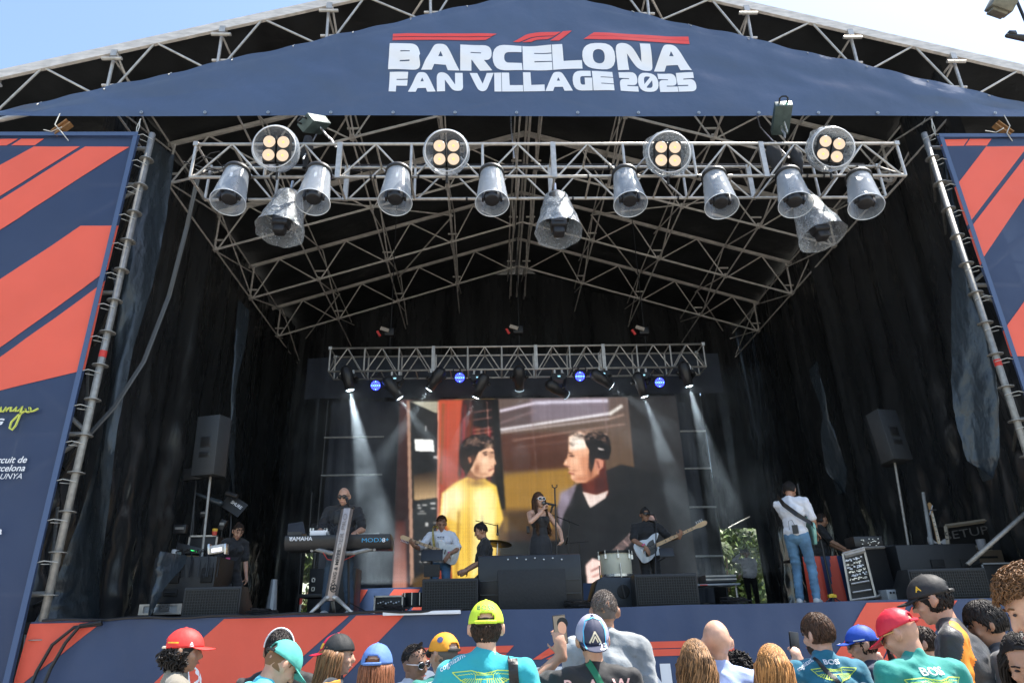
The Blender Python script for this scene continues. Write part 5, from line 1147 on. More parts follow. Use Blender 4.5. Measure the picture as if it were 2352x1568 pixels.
def back_print(H, vf, z, m, targets=None, x=0, y0=-1, name='print', dirv=(0, 1, 0), rx=(1, 0, 0)):
    return decal(vf, (x, 0, z), rx, (0, 0, 1), dirv, targets or [H.shirt], name, m, H.root, .006)
def wings(wd, h):
    L = []
    for s in (-1, 1):
        top = [(0, h*.35), (s*wd*.12, h*.42), (s*wd*.2, h*.5), (s*wd*.5, h*.42)]; bot = [(0, -h*.5), (s*wd*.08, -h*.32), (s*wd*.25, -h*.2), (s*wd*.38, h*.05), (s*wd*.5, h*.42)]
        L += [stroke2d(top, .0045), stroke2d(bot, .0045)]
        for k in range(9): f = k/9; x = s*wd*(.06+.36*f); L.append(stroke2d([(x*.75, h*.1), (x, -h*(.36-.42*f*f))], .0035)); L.append(stroke2d([(x, h*.30), (x*1.02+s*.01, h*.44-.02*f)], .003))
    L += [stroke2d([(-wd*.14, h*.28), (wd*.14, h*.28), (wd*.14, h*.06), (-wd*.14, h*.06), (-wd*.14, h*.28)], .0035)]
    return merge2d(L)
# ================= band and crew =================
YAW = R
def seat(H, q, base):
    'scale and shift the figure so that its head top meets q while it stands on height base'
    top = (H.ho+H.HM @ V((0, 0, .122)))*H.s; k = (q.z-base)/top.z; H.root.scale = (k, k, k)
    o = Matrix.Rotation(H.root.rotation_euler.z, 3, 'Z') @ (top*k); H.root.location = (q.x-o.x, q.y-o.y, base); return H
def W(H, p): 'local point at the 1.75 m scale -> world'; return H.root.matrix_basis @ (V(p)*H.s)
def WD(H, d): return (Matrix.Rotation(H.root.rotation_euler.z, 3, 'Z') @ V(d)).normalized()
tee = lambda n, c, **k: cloth('shirt_'+n, c, **k)
m_jean = mat('blue_denim', (.055, .12, .20), .85, 0, .5, 14, .35); m_dkjean = mat('dark_denim', (.05, .08, .125), .85, 0, .5, 14, .3); m_bpant = cloth('black_trousers', (.012, .012, .014))
m_btee = tee('black', (.013, .013, .015), rough=.75); m_wtee = tee('white', (.72, .73, .78), var=.05); m_pole = mat('black_pole', (.02, .02, .022), .35, .3)
h_brown = hair_m('brown', (.060, .030, .016)); h_black = hair_m('black', (.014, .011, .010)); h_dkb = hair_m('dark_brown', (.028, .016, .011)); h_blonde = hair_m('blonde', (.20, .105, .045), .8); h_straw = hair_m('strawberry', (.36, .17, .055), .7); h_lbr = hair_m('light_brown', (.17, .085, .038), .6); h_grey = hair_m('grey', (.14, .115, .10), .4)
m_lens = mat('dark_lens', (.01, .01, .012), .08, spec=.8); m_wfr = mat('white_frame', (.75, .75, .75), .3)
def guitar(label, c, neck, nrm, col, bass=False, guard=(.03, .03, .03), L=.0, kind='electric guitar', wood=(.62, .40, .20)):
    x = V(neck).normalized(); z = V(nrm); z = (z-x*z.dot(x)).normalized(); y = z.cross(x); t = thing('bass_guitar' if bass else 'electric_guitar', label, 'bass guitar' if bass else 'guitar', c)
    k = 1.12 if bass else 1.0; Q = lambda p: V(c)+x*p[0]*k+y*p[1]*k+z*p[2]*k
    out = rnd([(-.21, -.09, .1), (-.19, -.17, .1), (-.04, -.165, .09), (.02, -.115, .06), (.10, -.16, .06), (.20, -.145, .05), (.155, -.07, .05), (.13, -.03, .02), (.13, .035, .02), (.17, .08, .04), (.25, .155, .05), (.13, .175, .08), (.03, .125, .08), (-.06, .165, .09), (-.20, .16, .1), (-.225, .06, .1)], 4)
    b = MB(); b.prism([Q((p[0], p[1], .0)) for p in out], -z*.042); bo = b.build('body', mat('guitar_'+label[:12].replace(' ', '_'), col, .25, coat=.5), t, bevel=.006)
    g = rnd([(-.12, -.10, .05), (.06, -.10, .05), (.12, -.04, .03), (.10, .06, .03), (.12, .10, .03), (.02, .09, .05), (-.05, .03, .04)], 3); b = MB(); b.prism([Q((p[0], p[1], .004)) for p in g], -z*.0035); b.build('pickguard', mat('pickguard_%.2f' % guard[0], guard, .3), bo)
    b = MB(); b.box(Q((-.12, 0, .008)), (.02, .075, .012), Matrix((x, y, z)).transposed()); b.build('bridge', m_steel, bo)
    for px in (-.06, .02, .07): b = MB(); b.box(Q((px, 0, .007)), (.018, .075, .012), Matrix((x, y, z)).transposed()); b.build('pickup', m_black, bo)
    nl = .80 if bass else .62; b = MB(); wv = .023; b.prism([Q((.1, -wv*1.15, .012)), Q((nl-.02, -wv*.85, .012)), Q((nl-.02, wv*.85, .012)), Q((.1, wv*1.15, .012))], -z*.022); nk = b.build('neck', mat('maple', wood, .35, 0, .05, 30, .12), t)
    hd = rnd([(nl-.02, -.02), (nl+.02, -.025, .01), (nl+.05, -.035, .01), (nl+.15, -.035, .02), (nl+.19, -.005, .02), (nl+.17, .035, .02), (nl+.04, .035, .02), (nl-.02, .02)], 3)
    b = MB(); b.prism([Q((p[0], p[1], .005)) for p in hd], -z*.014); b.build('headstock', mat('maple', wood), t)
    b = MB()
    for q in range(4 if bass else 6): s_ = .03 if not bass else .04; b.tube(Q((nl+.03+q*s_*.8, .03, -.002)), Q((nl+.03+q*s_*.8, .062, -.002)), .007 if bass else .004, 8); b.ell(Q((nl+.03+q*s_*.8, .066, -.002)), (.009, .009, .009))
    b.build('tuners', m_steel, nk); b = MB()
    for q in range(4 if bass else 6): yy = (q-(1.5 if bass else 2.5))*.0095; b.tube(Q((-.12, yy, .016)), Q((nl, yy*.8, .014)), .0011, 4)
    b.build('strings', m_steel, t)
    for q in range(7): b = MB(); b.box(Q((nl-.08-q*.075, 0, .0135)), (.014, .03, .002), Matrix((x, y, z)).transposed()); b.build('inlay', m_black, nk)
    return t
def strap(H, pts, m, wd=.028, name='guitar_strap', lb='strap'):
    b = MB(); P_ = [W(H, p) for p in pts]; n = len(P_)
    out = []
    for i in range(n):
        d = (P_[min(i+1, n-1)]-P_[max(i-1, 0)]).normalized(); nn = (P_[i]-W(H, (0, 0, pts[i][2]))); nn = (nn-d*nn.dot(d)).normalized(); sd = d.cross(nn); out += [P_[i]+sd*wd, P_[i]-sd*wd]
    b.add(out, [(2*i, 2*i+1, 2*i+3, 2*i+2) for i in range(n-1)]); return props(b.build(name, m, solid=.004), lb, 'strap')
# keyboard player
H = seat(person('bald keyboard player in a black T-shirt, sunglasses and jeans standing behind the keyboard', (0, 0, 0), 180, 1.78, 'light', 1.12, lean=6, head=(-4, 12, 0), shirt=m_btee, pants=m_dkjean, sleeve=.62, belly=.6,
    hands=[(-.24, .34, 1.05), (.24, .34, 1.05)], palm=[(0, 0, -1), (0, 0, -1)], hdir=[(.1, 1, -.3), (-.1, 1, -.3)], curl=(.4, .4), feet=[(-.16, 0), (.16, .05)]), P(790, 1120, 10.2), ZF)
sunglasses(H, m_lens, m_black, True); back_print(H, text2d('BAND', .03, 0, .8), 1.33, m_white, x=-.10, name='print', dirv=(0, -1, 0), rx=(-1, 0, 0))
b = MB(); b.box(W(H, (.05, .16, 1.28)), (.10, .02, .17)); props(b.build('phone_holder', m_black, bevel=.008), 'small black tablet on a clip in front of the keyboard player', 'tablet')
b = MB(); b.path([W(H, p) for p in ((-.10, .14, 1.42), (-.13, .15, 1.30), (-.08, .16, 1.16))], .004, 5); props(b.build('lanyard', m_cable), 'black cord hanging on the chest of the keyboard player', 'cord')
# keyboard on its column stand
KY = 9.75; k0, k1 = P(651, 1262, KY), P(896, 1232, KY); zt, zb = P(700, 1229, KY).z, P(700, 1262, KY).z
t = thing('keyboard', 'black stage keyboard with white and blue lettering on its back panel', 'keyboard', ((k0.x+k1.x)/2, KY, zb))
b = MB(); b.prism([V((k0.x, KY, zt)), V((k0.x, KY, (zt+zb)/2)), V((k0.x, KY+.05, zb)), V((k0.x, KY+.40, zb)), V((k0.x, KY+.38, zt-.03)), V((k0.x, KY+.1, zt))], (k1.x-k0.x, 0, 0)); b.build('case', m_blk2, t, bevel=.006)
b = MB()
for k in range(52): b.bb((k0.x+.08+k*.0235*(k1.x-k0.x-.16)/1.23, KY+.26, zt-.035), (k0.x+.08+(k*.0235+.0215)*(k1.x-k0.x-.16)/1.23, KY+.41, zt-.012))
b.build('keys', mat('ivory_keys', (.7, .68, .62), .3), t)
def ktext(s, x, y, h, m, bold=.02, sx=1.2): return place2d(text2d(s, h, bold, sx), V(P(x, y, KY-.002)), XR, UZ, 'lettering', m, t)
ktext('YAMAHA', 690, 1241, .055, m_white, .02, 1.0); ktext('MODX', 857, 1244, .055, mat('blue_print', (.05, .35, .62), .4), .0, 1.35); ktext('8', 881, 1244, .055, m_white); ktext('+', 889, 1243, .055, mat('blue_print', (.05, .35, .62)), .01)
q = P(669, 1237, KY-.002); b = MB(); b.lathe([(.022, 0), (.027, 0)], q, (0, -1, 0), 20)
for a in range(3): d = V((math.cos(a*1.047), 0, math.sin(a*1.047)))*.02; b.tube(q-d, q+d, .0025, 4)
b.build('logo', m_white, t)
m_pink = mat('champagne_aluminium', (.42, .36, .34), .35, .6, .1, 20, .1)
t = thing('keyboard_stand', 'champagne coloured column keyboard stand with lettering and a tripod foot', 'stand', P(765, 1405, KY-.3)); SY = KY-.22
a0, a1 = P(798, 1168, SY), P(759, 1380, SY); dx = (a0-a1).normalized()
b = MB(); w1 = .085
b.prism([a1+V((-w1, 0, 0)), a1+V((-w1*.4, -.07, 0)), a1+V((w1*.6, -.07, 0)), a1+V((w1, 0, 0)), a1+V((w1*.3, .05, 0)), a1+V((-w1*.5, .05, 0))], a0-a1); b.build('column', m_pink, t, bevel=.008)
b = MB(); b.box(a0+V((0, 0, .008)), (.17, .12, .014)); b.build('cap_plate', m_black, t)
for q2 in ((712, 1408, -.35), (808, 1405, -.35), (770, 1395, .4)): e = P(q2[0], q2[1], SY+q2[2]); e.z = ZF+.02; b = MB(); b.tube(a1+V((0, 0, .06)), a1+(e-a1)*.3+V((0, 0, .07)), .03, 10); b.tube(a1+(e-a1)*.25+V((0, 0, .075)), e, .028, 10, .02); b.build('leg', m_alu, t, smooth=True)
b = MB(); b.path([P(716, 1258, KY+.1), P(760, 1270, KY), P(810, 1270, KY), P(860, 1258, KY+.1)], .03, 8); b.tube(P(716, 1264, KY+.05), P(716, 1262, KY+.45), .02); b.tube(P(860, 1262, KY+.05), P(860, 1260, KY+.45), .02); b.build('arm', m_galv, t)
def vtext(s, f, h, m, sx=1, bold=.02):
    o = a1+(a0-a1)*f+V((.032, -.085, 0)); up_ = V((-dx.z, 0, dx.x)); return place2d(text2d(s, h, bold, sx), o, dx, up_*1, 'lettering', m, t)
vtext('KÖNIG & MEYER', .33, .045, m_black, 1.1); vtext('SPIDER PRO', .68, .055, mat('grey_print', (.2, .18, .18), .5), 1.5, 0)
q = a1+(a0-a1)*.13+V((.03, -.085, 0)); b = MB(); b.lathe([(.038, 0), (.05, 0)], q, (0, -1, 0), 20); b.box(q, (.05, .004, .012)); b.box(q, (.012, .004, .05)); b.build('logo', m_black, t)
def mic_stand(label, base, top, boom=None, mic=True, clip=None, tri=True):
    t = thing('microphone_stand', label, 'microphone stand', base); b = MB(); b.tube(V(base)+V((0, 0, .1)), top, .011, 8); b.tube(V(base)+V((0, 0, .1)), V(base)+(V(top)-V(base))*.55, .016, 8); b.build('pole', m_pole, t)
    for k in range(3): a = k*2.09+.5; b = MB(); b.tube(V(base)+V((0, 0, .16)), V(base)+V((.3*math.cos(a), .3*math.sin(a), .015)), .009, 6); b.build('leg', m_pole, t)
    e = V(top)
    if boom: b = MB(); b.tube(boom[0], boom[1], .008, 6); b.build('boom', m_pole, t); e = V(boom[1])
    if mic:
        d = V(mic) if not isinstance(mic, bool) else V((.1, -.4, .3)); d.normalize(); m2 = thing('microphone', 'microphone on the '+label, 'microphone', e); b = MB(); b.tube(e-d*.02, e+d*.13, .012, 10, .017); b.build('handle', m_blk2, m2, smooth=True); b = MB(); b.ell(e+d*.15, (.026, .026, .028)); b.build('grille', mat('mic_grille', (.12, .12, .12), .4, .6), m2, smooth=True)
    else:
        b = MB(); b.path([e+V((-.035, 0, .05)), e+V((-.035, 0, .015)), e, e+V((.035, 0, .015)), e+V((.035, 0, .05))], .009, 6); b.build('clip', m_pole, t)
    return t
mic_stand('stand in front of the bald keyboard player', P(800, 1412, 9.9), P(800, 1150, 9.85), (P(806, 1172, 9.85), P(797, 1152, 9.75)), (-.15, .6, .3))
# laptop and little mixer on the keyboard
t = thing('laptop', 'open black laptop at the left end of the keyboard', 'laptop', P(680, 1227, KY+.15)); b = MB(); b.prism([P(660, 1226, KY+.1), P(702, 1226, KY+.1), P(696, 1197, KY+.2), P(662, 1202, KY+.2)], (0, .012, 0)); b.build('lid', m_blk2, t); b = MB(); b.bb(P(660, 1229, KY+.1), P(704, 1226, KY+.36)); b.build('base', m_blk2, t)
t = thing('mixer', 'small white mixer with cables on top of the keyboard', 'mixer', P(733, 1226, KY+.12)); b = MB(); b.bb(P(711, 1229, KY+.06), P(757, 1220, KY+.2)); b.build('case', m_white, t, bevel=.004)
for k, x in enumerate((713, 719, 745, 751)): b = MB(); q = P(x, 1220, KY+.1); b.tube(q, q+V((0, 0, .045)), .012, 8); b.build('plug', mat('silver', (.6, .6, .58), .3, .7), t)
b = MB()
for k in range(5): q = P(713+9*k, 1214, KY+.1); b.path([q, q+V((.03, .02, .07)), q+V((.13, 0, .06)), q+V((.22, -.02, -.03)), q+V((.26, -.08, -.12))], .006, 5)
props(b.build('mixer_cables', m_cable), 'tangle of thin black cables coming out of the small white mixer', 'cables')
b = MB(); b.path([P(742, 1268, KY-.02), P(752, 1284, KY), P(785, 1288, KY), P(815, 1274, KY)], .005, 5); props(b.build('red_cable', band), 'thin red cable sagging under the keyboard', 'cable')
# white T-shirt guitarist
H = seat(person('guitarist in a white T-shirt looking down at his white guitar', (0, 0, 0), 180, 1.76, 'tan', 1.0, lean=4, head=(8, 26, 0), shirt=m_wtee, pants=m_jean, sleeve=.62, hip_drop=.06,
    hands=[(-.16, .30, .98), (.46, .30, 1.14)], poles=[(-1, -.3, -.5), (.6, -.5, -1)], palm=[(0, -1, 0), (0, -.3, .9)], hdir=[(.5, .1, -.7), (.3, .5, .5)], curl=(.35, 1.1), hair=dict(m=h_brown, style='spiky', L=.022, low=.03, front=.05, n=300, seed=3)), P(1015, 1187, 11.9), ZF)
guitar('white electric guitar with a maple neck held by the white T-shirt guitarist', W(H, (-.10, .20, 1.02)), WD(H, (.93, .12, .32)), WD(H, (0, 1, .1)), (.62, .60, .56), guard=(.55, .55, .53))
strap(H, [(-.30, .10, 1.02), (-.12, -.13, 1.30), (.10, -.08, 1.50), (.15, .06, 1.46), (.13, .17, 1.25), (.10, .19, 1.08)], mat('yellow_strap', (.45, .35, .10), .7, 0, .3, 60, .4), .024, lb='yellow patterned strap of the white guitar')
back_print(H, text2d('MUSEUM', .024, .02, .9), 1.28, mat('dark_print', (.04, .04, .05), .6), dirv=(0, -1, 0), rx=(-1, 0, 0)); back_print(H, text2d('OF THE SUN', .016, .02, .9), 1.255, mat('dark_print', (.04, .04, .05)), dirv=(0, -1, 0), rx=(-1, 0, 0)); back_print(H, stroke2d([(-.02, 0), (.02, 0)], .016), 1.225, mat('orange_print', (.8, .35, .05), .6), dirv=(0, -1, 0), rx=(-1, 0, 0))
b = MB(); b.lathe([(.033, -.012), (.036, 0), (.033, .012)], W(H, (-.165, .28, 1.0)), WD(H, (.3, .1, -.7)), 12); props(b.build('wristband', mat('pink_band', (.75, .1, .3), .5)), 'pink wristband on the white T-shirt guitarist', 'wristband')
t = thing('music_stand', 'black music stand with a tablet in front of the white T-shirt guitarist', 'music stand', P(998, 1400, 11.3)); b = MB(); b.tube(V((P(992, 1300, 11.3).x, 11.3, ZF)), P(992, 1285, 11.3), .014); b.build('pole', m_pole, t); b = MB(); b.box(P(992, 1275, 11.25), (.34, .02, .19), Matrix.Rotation(R(-20), 3, 'X')); b.build('tablet', m_blk2, t, bevel=.006)
b = MB(); b.box(P(992, 1310, 11.3), (.24, .12, .18)); b.build('clamp_bracket', m_black, t)
# drummer / man in black in profile
H = seat(person('dark-haired man in a black T-shirt seen in profile beside the cymbal', (0, 0, 0), 100, 1.74, 'tan', 1.0, lean=8, head=(0, 14, 0), shirt=m_btee, pants=m_bpant, sleeve=.62, hip_drop=.36, hands=[(-.1, .34, .62), (.14, .36, .64)], hair=dict(m=h_black, style='short', L=.05, low=.0, front=.04, n=400, seed=5, puff=1.14)), P(1099, 1203, 10.5), ZF)
t = thing('cymbal', 'bronze cymbal on its stand beside the man in black', 'cymbal', P(1143, 1247, 12.9)); b = MB(); b.lathe([(.0, .025), (.03, .022), (.05, .008), (.26, -.01), (.262, -.013), (.05, .004)], P(1143, 1247, 12.9), (.12, .15, 1), 36); b.build('plate', mat('bronze', (.30, .22, .10), .35, .8, .1, 60, .1), t, smooth=True)
b = MB(); q = P(1143, 1247, 12.9); b.tube(q, (q.x-.1, q.y, ZF), .012); b.tube(q, q+V((-.02, 0, .05)), .008); b.build('stand', m_steel, t)
t = mic_stand('overhead boom stand above the cymbal', P(1100, 1412, 12.9), P(1108, 1196, 12.9), (P(1092, 1195, 12.8), P(1143, 1207, 12.8)), (-.02, -.1, -.9))
# singer
H = seat(person('singer with long brown hair and white sunglasses in a black dress, microphone at her mouth', (0, 0, 0), 201, 1.66, 'fair', .86, head=(6, -3, 4), dress=m_btee, female=True,
    hands=[(-.24, .25, .98), (.045, .215, 1.40)], poles=[(-1, -.6, -.3), (1, .2, -.9)], palm=[(.6, .3, 0), (-1, .1, 0)], hdir=[(.3, .6, -.5), (-.35, .1, .9)], curl=(.6, 1.15), hair=dict(m=h_brown, style='long', n=700, zend=-.52, seed=8, thick=.005, low=-.03, front=.012)), P(1235, 1131, 10.3), ZF)
sunglasses(H, m_lens, m_wfr, True)
t = thing('microphone', 'handheld black microphone at the mouth of the singer', 'microphone', W(H, (.02, .2, 1.42))); mp = H.ho*H.s; a = H.root.matrix_basis @ (hp(H, (-.0, .13, -.065))); d = (a-(H.root.matrix_basis @ hp(H, (-.20, .24, -.13)))).normalized()
b = MB(); b.tube(a-d*.19, a-d*.03, .013, 10, .019); b.build('handle', m_blk2, t, smooth=True); b = MB(); b.ell(a, (.027, .027, .03)); b.build('grille', mat('mic_grille', (.12, .12, .12)), t, smooth=True)
b = MB(); b.box(W(H, (.17, -.06, 1.16)), (.05, .07, .10)); props(b.build('radio_pack', m_blk2, bevel=.01), 'black radio pack on the arm side of the singer', 'radio pack')
mic_stand('tall empty stand beside the singer', P(1283, 1404, 10.2), P(1274, 1120, 10.2), None, False)
mic_stand('boom stand right of the singer', P(1302, 1400, 12.2), P(1308, 1190, 12.2), (P(1330, 1206, 12.2), P(1264, 1180, 12.1)), (.25, -.3, .8))
mic_stand('low boom stand left of the cream drum', P(1340, 1402, 12.4), P(1331, 1243, 12.4), (P(1352, 1243, 12.4), P(1300, 1247, 12.4)), True)
# bassist
H = seat(person('bass player in a black T-shirt, dark sunglasses and black cap', (0, 0, 0), 182, 1.76, 'tan', 1.18, head=(4, 2, 0), shirt=m_btee, pants=m_bpant, sleeve=.6, belly=.8,
    hands=[(-.50, .28, 1.17), (.13, .31, 1.02)], poles=[(-.6, -.5, -1), (1, -.3, -.5)], palm=[(0, -.3, .9), (0, -1, 0)], hdir=[(-.2, .4, .7), (-.4, .1, -.7)], curl=(1.1, .4),
    cap=dict(m=mat('cap_black', (.015, .015, .016), .7, 0, .3, 30, .1), back=180, hole=True, tilt=-4), hair=dict(m=h_black, style='short', L=.012, n=150, low=.0, front=.05, seed=4, puff=1.03)), P(1480, 1166, 12.2), ZF)
sunglasses(H, m_lens, m_black); guitar('white bass guitar with a black pickguard and maple neck held by the bass player', W(H, (.03, .22, 1.0)), WD(H, (-.90, .10, .36)), WD(H, (0, 1, .1)), (.60, .63, .66), True)
strap(H, [(.30, .08, 1.0), (.14, -.14, 1.30), (-.10, -.10, 1.50), (-.15, .04, 1.46), (-.14, .17, 1.25), (-.10, .21, 1.06)], m_black, .024, lb='black strap of the white bass guitar')
q = H.root.matrix_basis @ hp(H, (0, .13, -.03)); mic_stand('stand in front of the bass player', P(1506, 1400, 11.7), q+V((.1, -.18, -.12)), (q+V((.1, -.18, -.12)), q+V((.08, -.12, 0))), (-.5, .5, .15))
t = thing('music_stand', 'small black tablet clipped to the stand of the bass player', 'tablet', P(1528, 1272, 11.6)); b = MB(); b.box(P(1531, 1268, 11.6), (.24, .02, .15), Matrix.Rotation(R(-20), 3, 'X')); b.build('tablet', m_blk2, t, bevel=.006); b = MB(); b.tube(P(1528, 1280, 11.65), P(1508, 1290, 11.7), .012); b.build('arm', m_pole, t)
b = MB(); b.lathe([(.033, -.012), (.036, 0), (.033, .012)], W(H, (.15, .29, 1.05)), WD(H, (-.4, .1, -.7)), 12); props(b.build('wristband', mat('pink_band', (.75, .1, .3))), 'pink wristband on the bass player', 'wristband')
# cream drum
t = thing('floor_tom', 'cream coloured floor tom drum standing left of the bass player', 'drum', P(1416, 1325, 11.9)); q = P(1417, 1325, 11.9); r_ = (P(1452, 1300, 11.9).x-P(1381, 1300, 11.9).x)/2; hh = P(1417, 1268, 11.9).z-q.z
b = MB(); b.lathe([(0, 0), (r_, 0), (r_, hh), (0, hh)], q, (0, 0, 1), 40); b.build('shell', mat('cream_wrap', (.74, .69, .52), .4, 0, .1, 20, .06), t, bevel=.003)
for z in (0, hh-.03): b = MB(); b.lathe([(r_+.008, 0), (r_+.018, 0), (r_+.018, .04), (r_+.008, .04)], q+V((0, 0, z)), (0, 0, 1), 40); b.build('hoop', m_black if z else m_steel, t)
for k in range(8): a = k*.785; b = MB(); d = V((math.cos(a), math.sin(a), 0)); b.box(q+d*(r_+.02)+V((0, 0, hh-.08)), (.03, .03, .07)); b.tube(q+d*(r_+.025)+V((0, 0, hh-.08)), q+d*(r_+.025)+V((0, 0, hh+.02)), .006, 6); b.build('lug', m_steel, t)
for k in range(3): a = k*2.1+.6; d = V((math.cos(a), math.sin(a), 0)); b = MB(); b.tube((q.x+d.x*(r_+.03), q.y+d.y*(r_+.03), q.z+.2), (q.x+d.x*(r_+.03), q.y+d.y*(r_+.03), ZF), .01, 6); b.build('leg', m_steel, t)
# right-hand guitarist from behind
H = seat(person('guitarist in a white T-shirt and blue jeans seen from behind', (0, 0, 0), -38, 1.78, 'tan', 1.0, lean=2, head=(-8, 22, 0), shirt=m_wtee, pants=mat('light_denim', (.10, .20, .31), .85, 0, .6, 16, .4), sleeve=.58,
    hands=[(-.02, .42, 1.14), (.20, .30, .98)], poles=[(-.5, -.6, -1), (.6, -.6, -1)], palm=[(0, -1, .3), (0, -1, 0)], curl=(1., .5), feet=[(-.10, 0), (.13, -.02)], hair=dict(m=h_black, style='short', L=.05, low=-.03, n=480, seed=6, puff=1.12)), P(1814, 1110, 10.3), ZF)
guitar('mint green electric guitar held by the guitarist seen from behind', W(H, (.17, .22, 1.0)), WD(H, (-.45, .8, .35)), WD(H, (.9, .45, 0)), (.25, .52, .44), guard=(.5, .5, .5))
strap(H, [(.28, .10, .98), (.24, -.06, 1.08), (.10, -.155, 1.20), (-.06, -.165, 1.36), (-.15, -.08, 1.50), (-.16, .06, 1.46), (-.12, .18, 1.2)], m_black, .034, lb='wide black guitar strap across a white T-shirt')
b = MB(); b.box(W(H, (.04, -.16, 1.0)), (.075, .04, .12), Matrix.Rotation(R(-38), 3, 'Z')); b.path([W(H, (.04, -.16, 1.06)), W(H, (.02, -.18, 1.13)), W(H, (-.03, -.18, 1.12)), W(H, (-.04, -.17, 1.0))], .004, 5); props(b.build('radio_pack', m_blk2), 'black radio pack clipped to the back of the jeans', 'radio pack')
# crew woman at the left
H = seat(person('crew woman in a black polo shirt looking down beside the left speaker', (0, 0, 0), 222, 1.66, 'light', .95, lean=10, head=(-6, 28, 0), shirt=m_btee, pants=m_bpant, sleeve=.6, female=True, hip_drop=.2, hands=[(-.2, .2, .66), (.22, .22, .7)], hair=dict(m=h_dkb, style='short', L=.03, low=-.02, n=300, seed=9, puff=1.07, front=.05)), P(552, 1204, 10.9), ZF)
b = MB(); b.ell(hp(H, (0, -.10, .09)), (.035, .035, .03)); b.build('hair_bun', h_dkb, H.root, False, smooth=True)
b = MB(); b.box(W(H, (.12, .16, .88)), (.06, .012, .12)); props(b.build('pass', mat('pink_pass', (.75, .08, .22), .5)), 'pink pass hanging at the hip of the crew woman', 'pass')
# man in white shirt filming at the rear opening
H = seat(person('man in a white shirt and black cap filming with a phone in the rear opening', (0, 0, 0), 172, 1.8, 'tan', 1.05, shirt=cloth('shirt_offwhite', (.62, .61, .66)), sleeve=1, pants=m_bpant, hands=[(-.12, .03, .86), (.22, .30, 1.55)], poles=[(-.4, -1, -.2), (1, -.2, -.6)], palm=[(1, 0, 0), (-1, 0, 0)], hdir=[None, (-.3, .5, .6)], curl=(.5, 1.), cap=dict(m=mat('cap_black', (.015, .015, .016)), hole=False), hair=dict(m=h_black, n=80, L=.01, low=0, puff=1.02)), P(1712, 1260, 20.1), ZF)
t = thing('phone', 'phone held up by the man in the white shirt', 'phone', W(H, (.16, .36, 1.62))); b = MB(); b.box(W(H, (.16, .38, 1.62)), (.16, .012, .08)); b.build('body', m_blk2, t, bevel=.004)
# sound engineer at the right
H = seat(person('crew man with headphones in a black T-shirt behind the draped desk', (0, 0, 0), -112, 1.74, 'tan', 1.15, lean=8, head=(-6, 16, 0), shirt=m_btee, pants=m_bpant, hands=[(-.2, .42, 1.0), (.2, .42, 1.0)], hair=dict(m=h_dkb, L=.025, low=-.01, n=260, seed=2)), P(1890, 1180, 12.7), ZF)
b = MB(); b.path([hp(H, (.095*math.cos(a), -.005, .02+.115*math.sin(a))) for a in [math.pi*k/10 for k in range(11)]], .008, 6); b.ell(hp(H, (.09, 0, -.01)), (.02, .035, .04)); b.ell(hp(H, (-.09, 0, -.01)), (.02, .035, .04)); b.build('headphones', m_black, H.root, False)
# ================= speakers and gear =================
def add_grille(b, x0, x1, z0, z1, Y):
    n = int((x1-x0)/.032); k = 0
    for i in range(n+1): b.box((x0+(x1-x0)*i/n, Y-.003, (z0+z1)/2), (.006, .006, z1-z0))
    n = int((z1-z0)/.032)
    for i in range(n+1): b.box(((x0+x1)/2, Y-.005, z0+(z1-z0)*i/n), (x1-x0, .005, .006))
m_grl = mat('grille_mesh', (.03, .034, .038), .45, .4); m_cab = mat('speaker_cabinet', (.016, .017, .019), .55, 0, .5, 90, .15, dist=.003); m_hole = mat('dark_recess', (.004, .004, .004), .7)
def monitor(x0, y0, x1, y1, Y, label, dp=.55, wedge=.3, grille=True, side=0, cat='stage monitor', z0=ZF):
    a, c = P(x0, y1, Y), P(x1, y0, Y); t = thing('stage_monitor', label, cat, ((a.x+c.x)/2, Y, z0)); x0, x1, zt = a.x, c.x, c.z
    b = MB(); b.prism([V((x0, Y, z0)), V((x0, Y+.0, zt)), V((x0, Y+dp-wedge, zt)), V((x0, Y+dp, z0+.1)), V((x0, Y+dp, z0))], (x1-x0, 0, 0)); b.build('cabinet', m_cab, t, bevel=.012)
    if grille:
        b = MB(); add_grille(b, x0+.03, x1-.03, z0+.04, zt-.04, Y-.012); b.build('grille', m_grl, t); b = MB(); b.bb((x0+.02, Y-.012, z0+.03), (x1-.02, Y-.004, zt-.03)); b.build('grille_foam', m_hole, t)
    return t
monitor(413, 1345, 556, 1422, 9.35, 'black floor monitor with a mesh grille at the left front of the stage')
monitor(968, 1326, 1098, 1402, 9.45, 'black floor monitor with a mesh grille left of the centre boxes')
monitor(1463, 1315, 1600, 1393, 9.4, 'black floor monitor with a mesh grille in front of the bass player')
monitor(2100, 1302, 2262, 1375, 9.5, 'black floor monitor with a mesh grille at the right front of the stage')
def recess(t, x, y, w_, h_, Y): q = P(x, y, Y); b = MB(); b.box(q, (w_, .05, h_)); b.build('handle_recess', m_hole, t, bevel=.01); b = MB(); b.tube(q+V((-w_*.4, -.02, 0)), q+V((w_*.4, -.02, 0)), .012); b.build('handle', m_black, t)
def frame_rect(b, x0, x1, z0, z1, Y, r):
    for a, c in (((x0, z0), (x1, z0)), ((x1, z0), (x1, z1)), ((x1, z1), (x0, z1)), ((x0, z1), (x0, z0))): b.box(((a[0]+c[0])/2, Y, (a[1]+c[1])/2), (abs(a[0]-c[0])+r, r, abs(a[1]-c[1])+r))
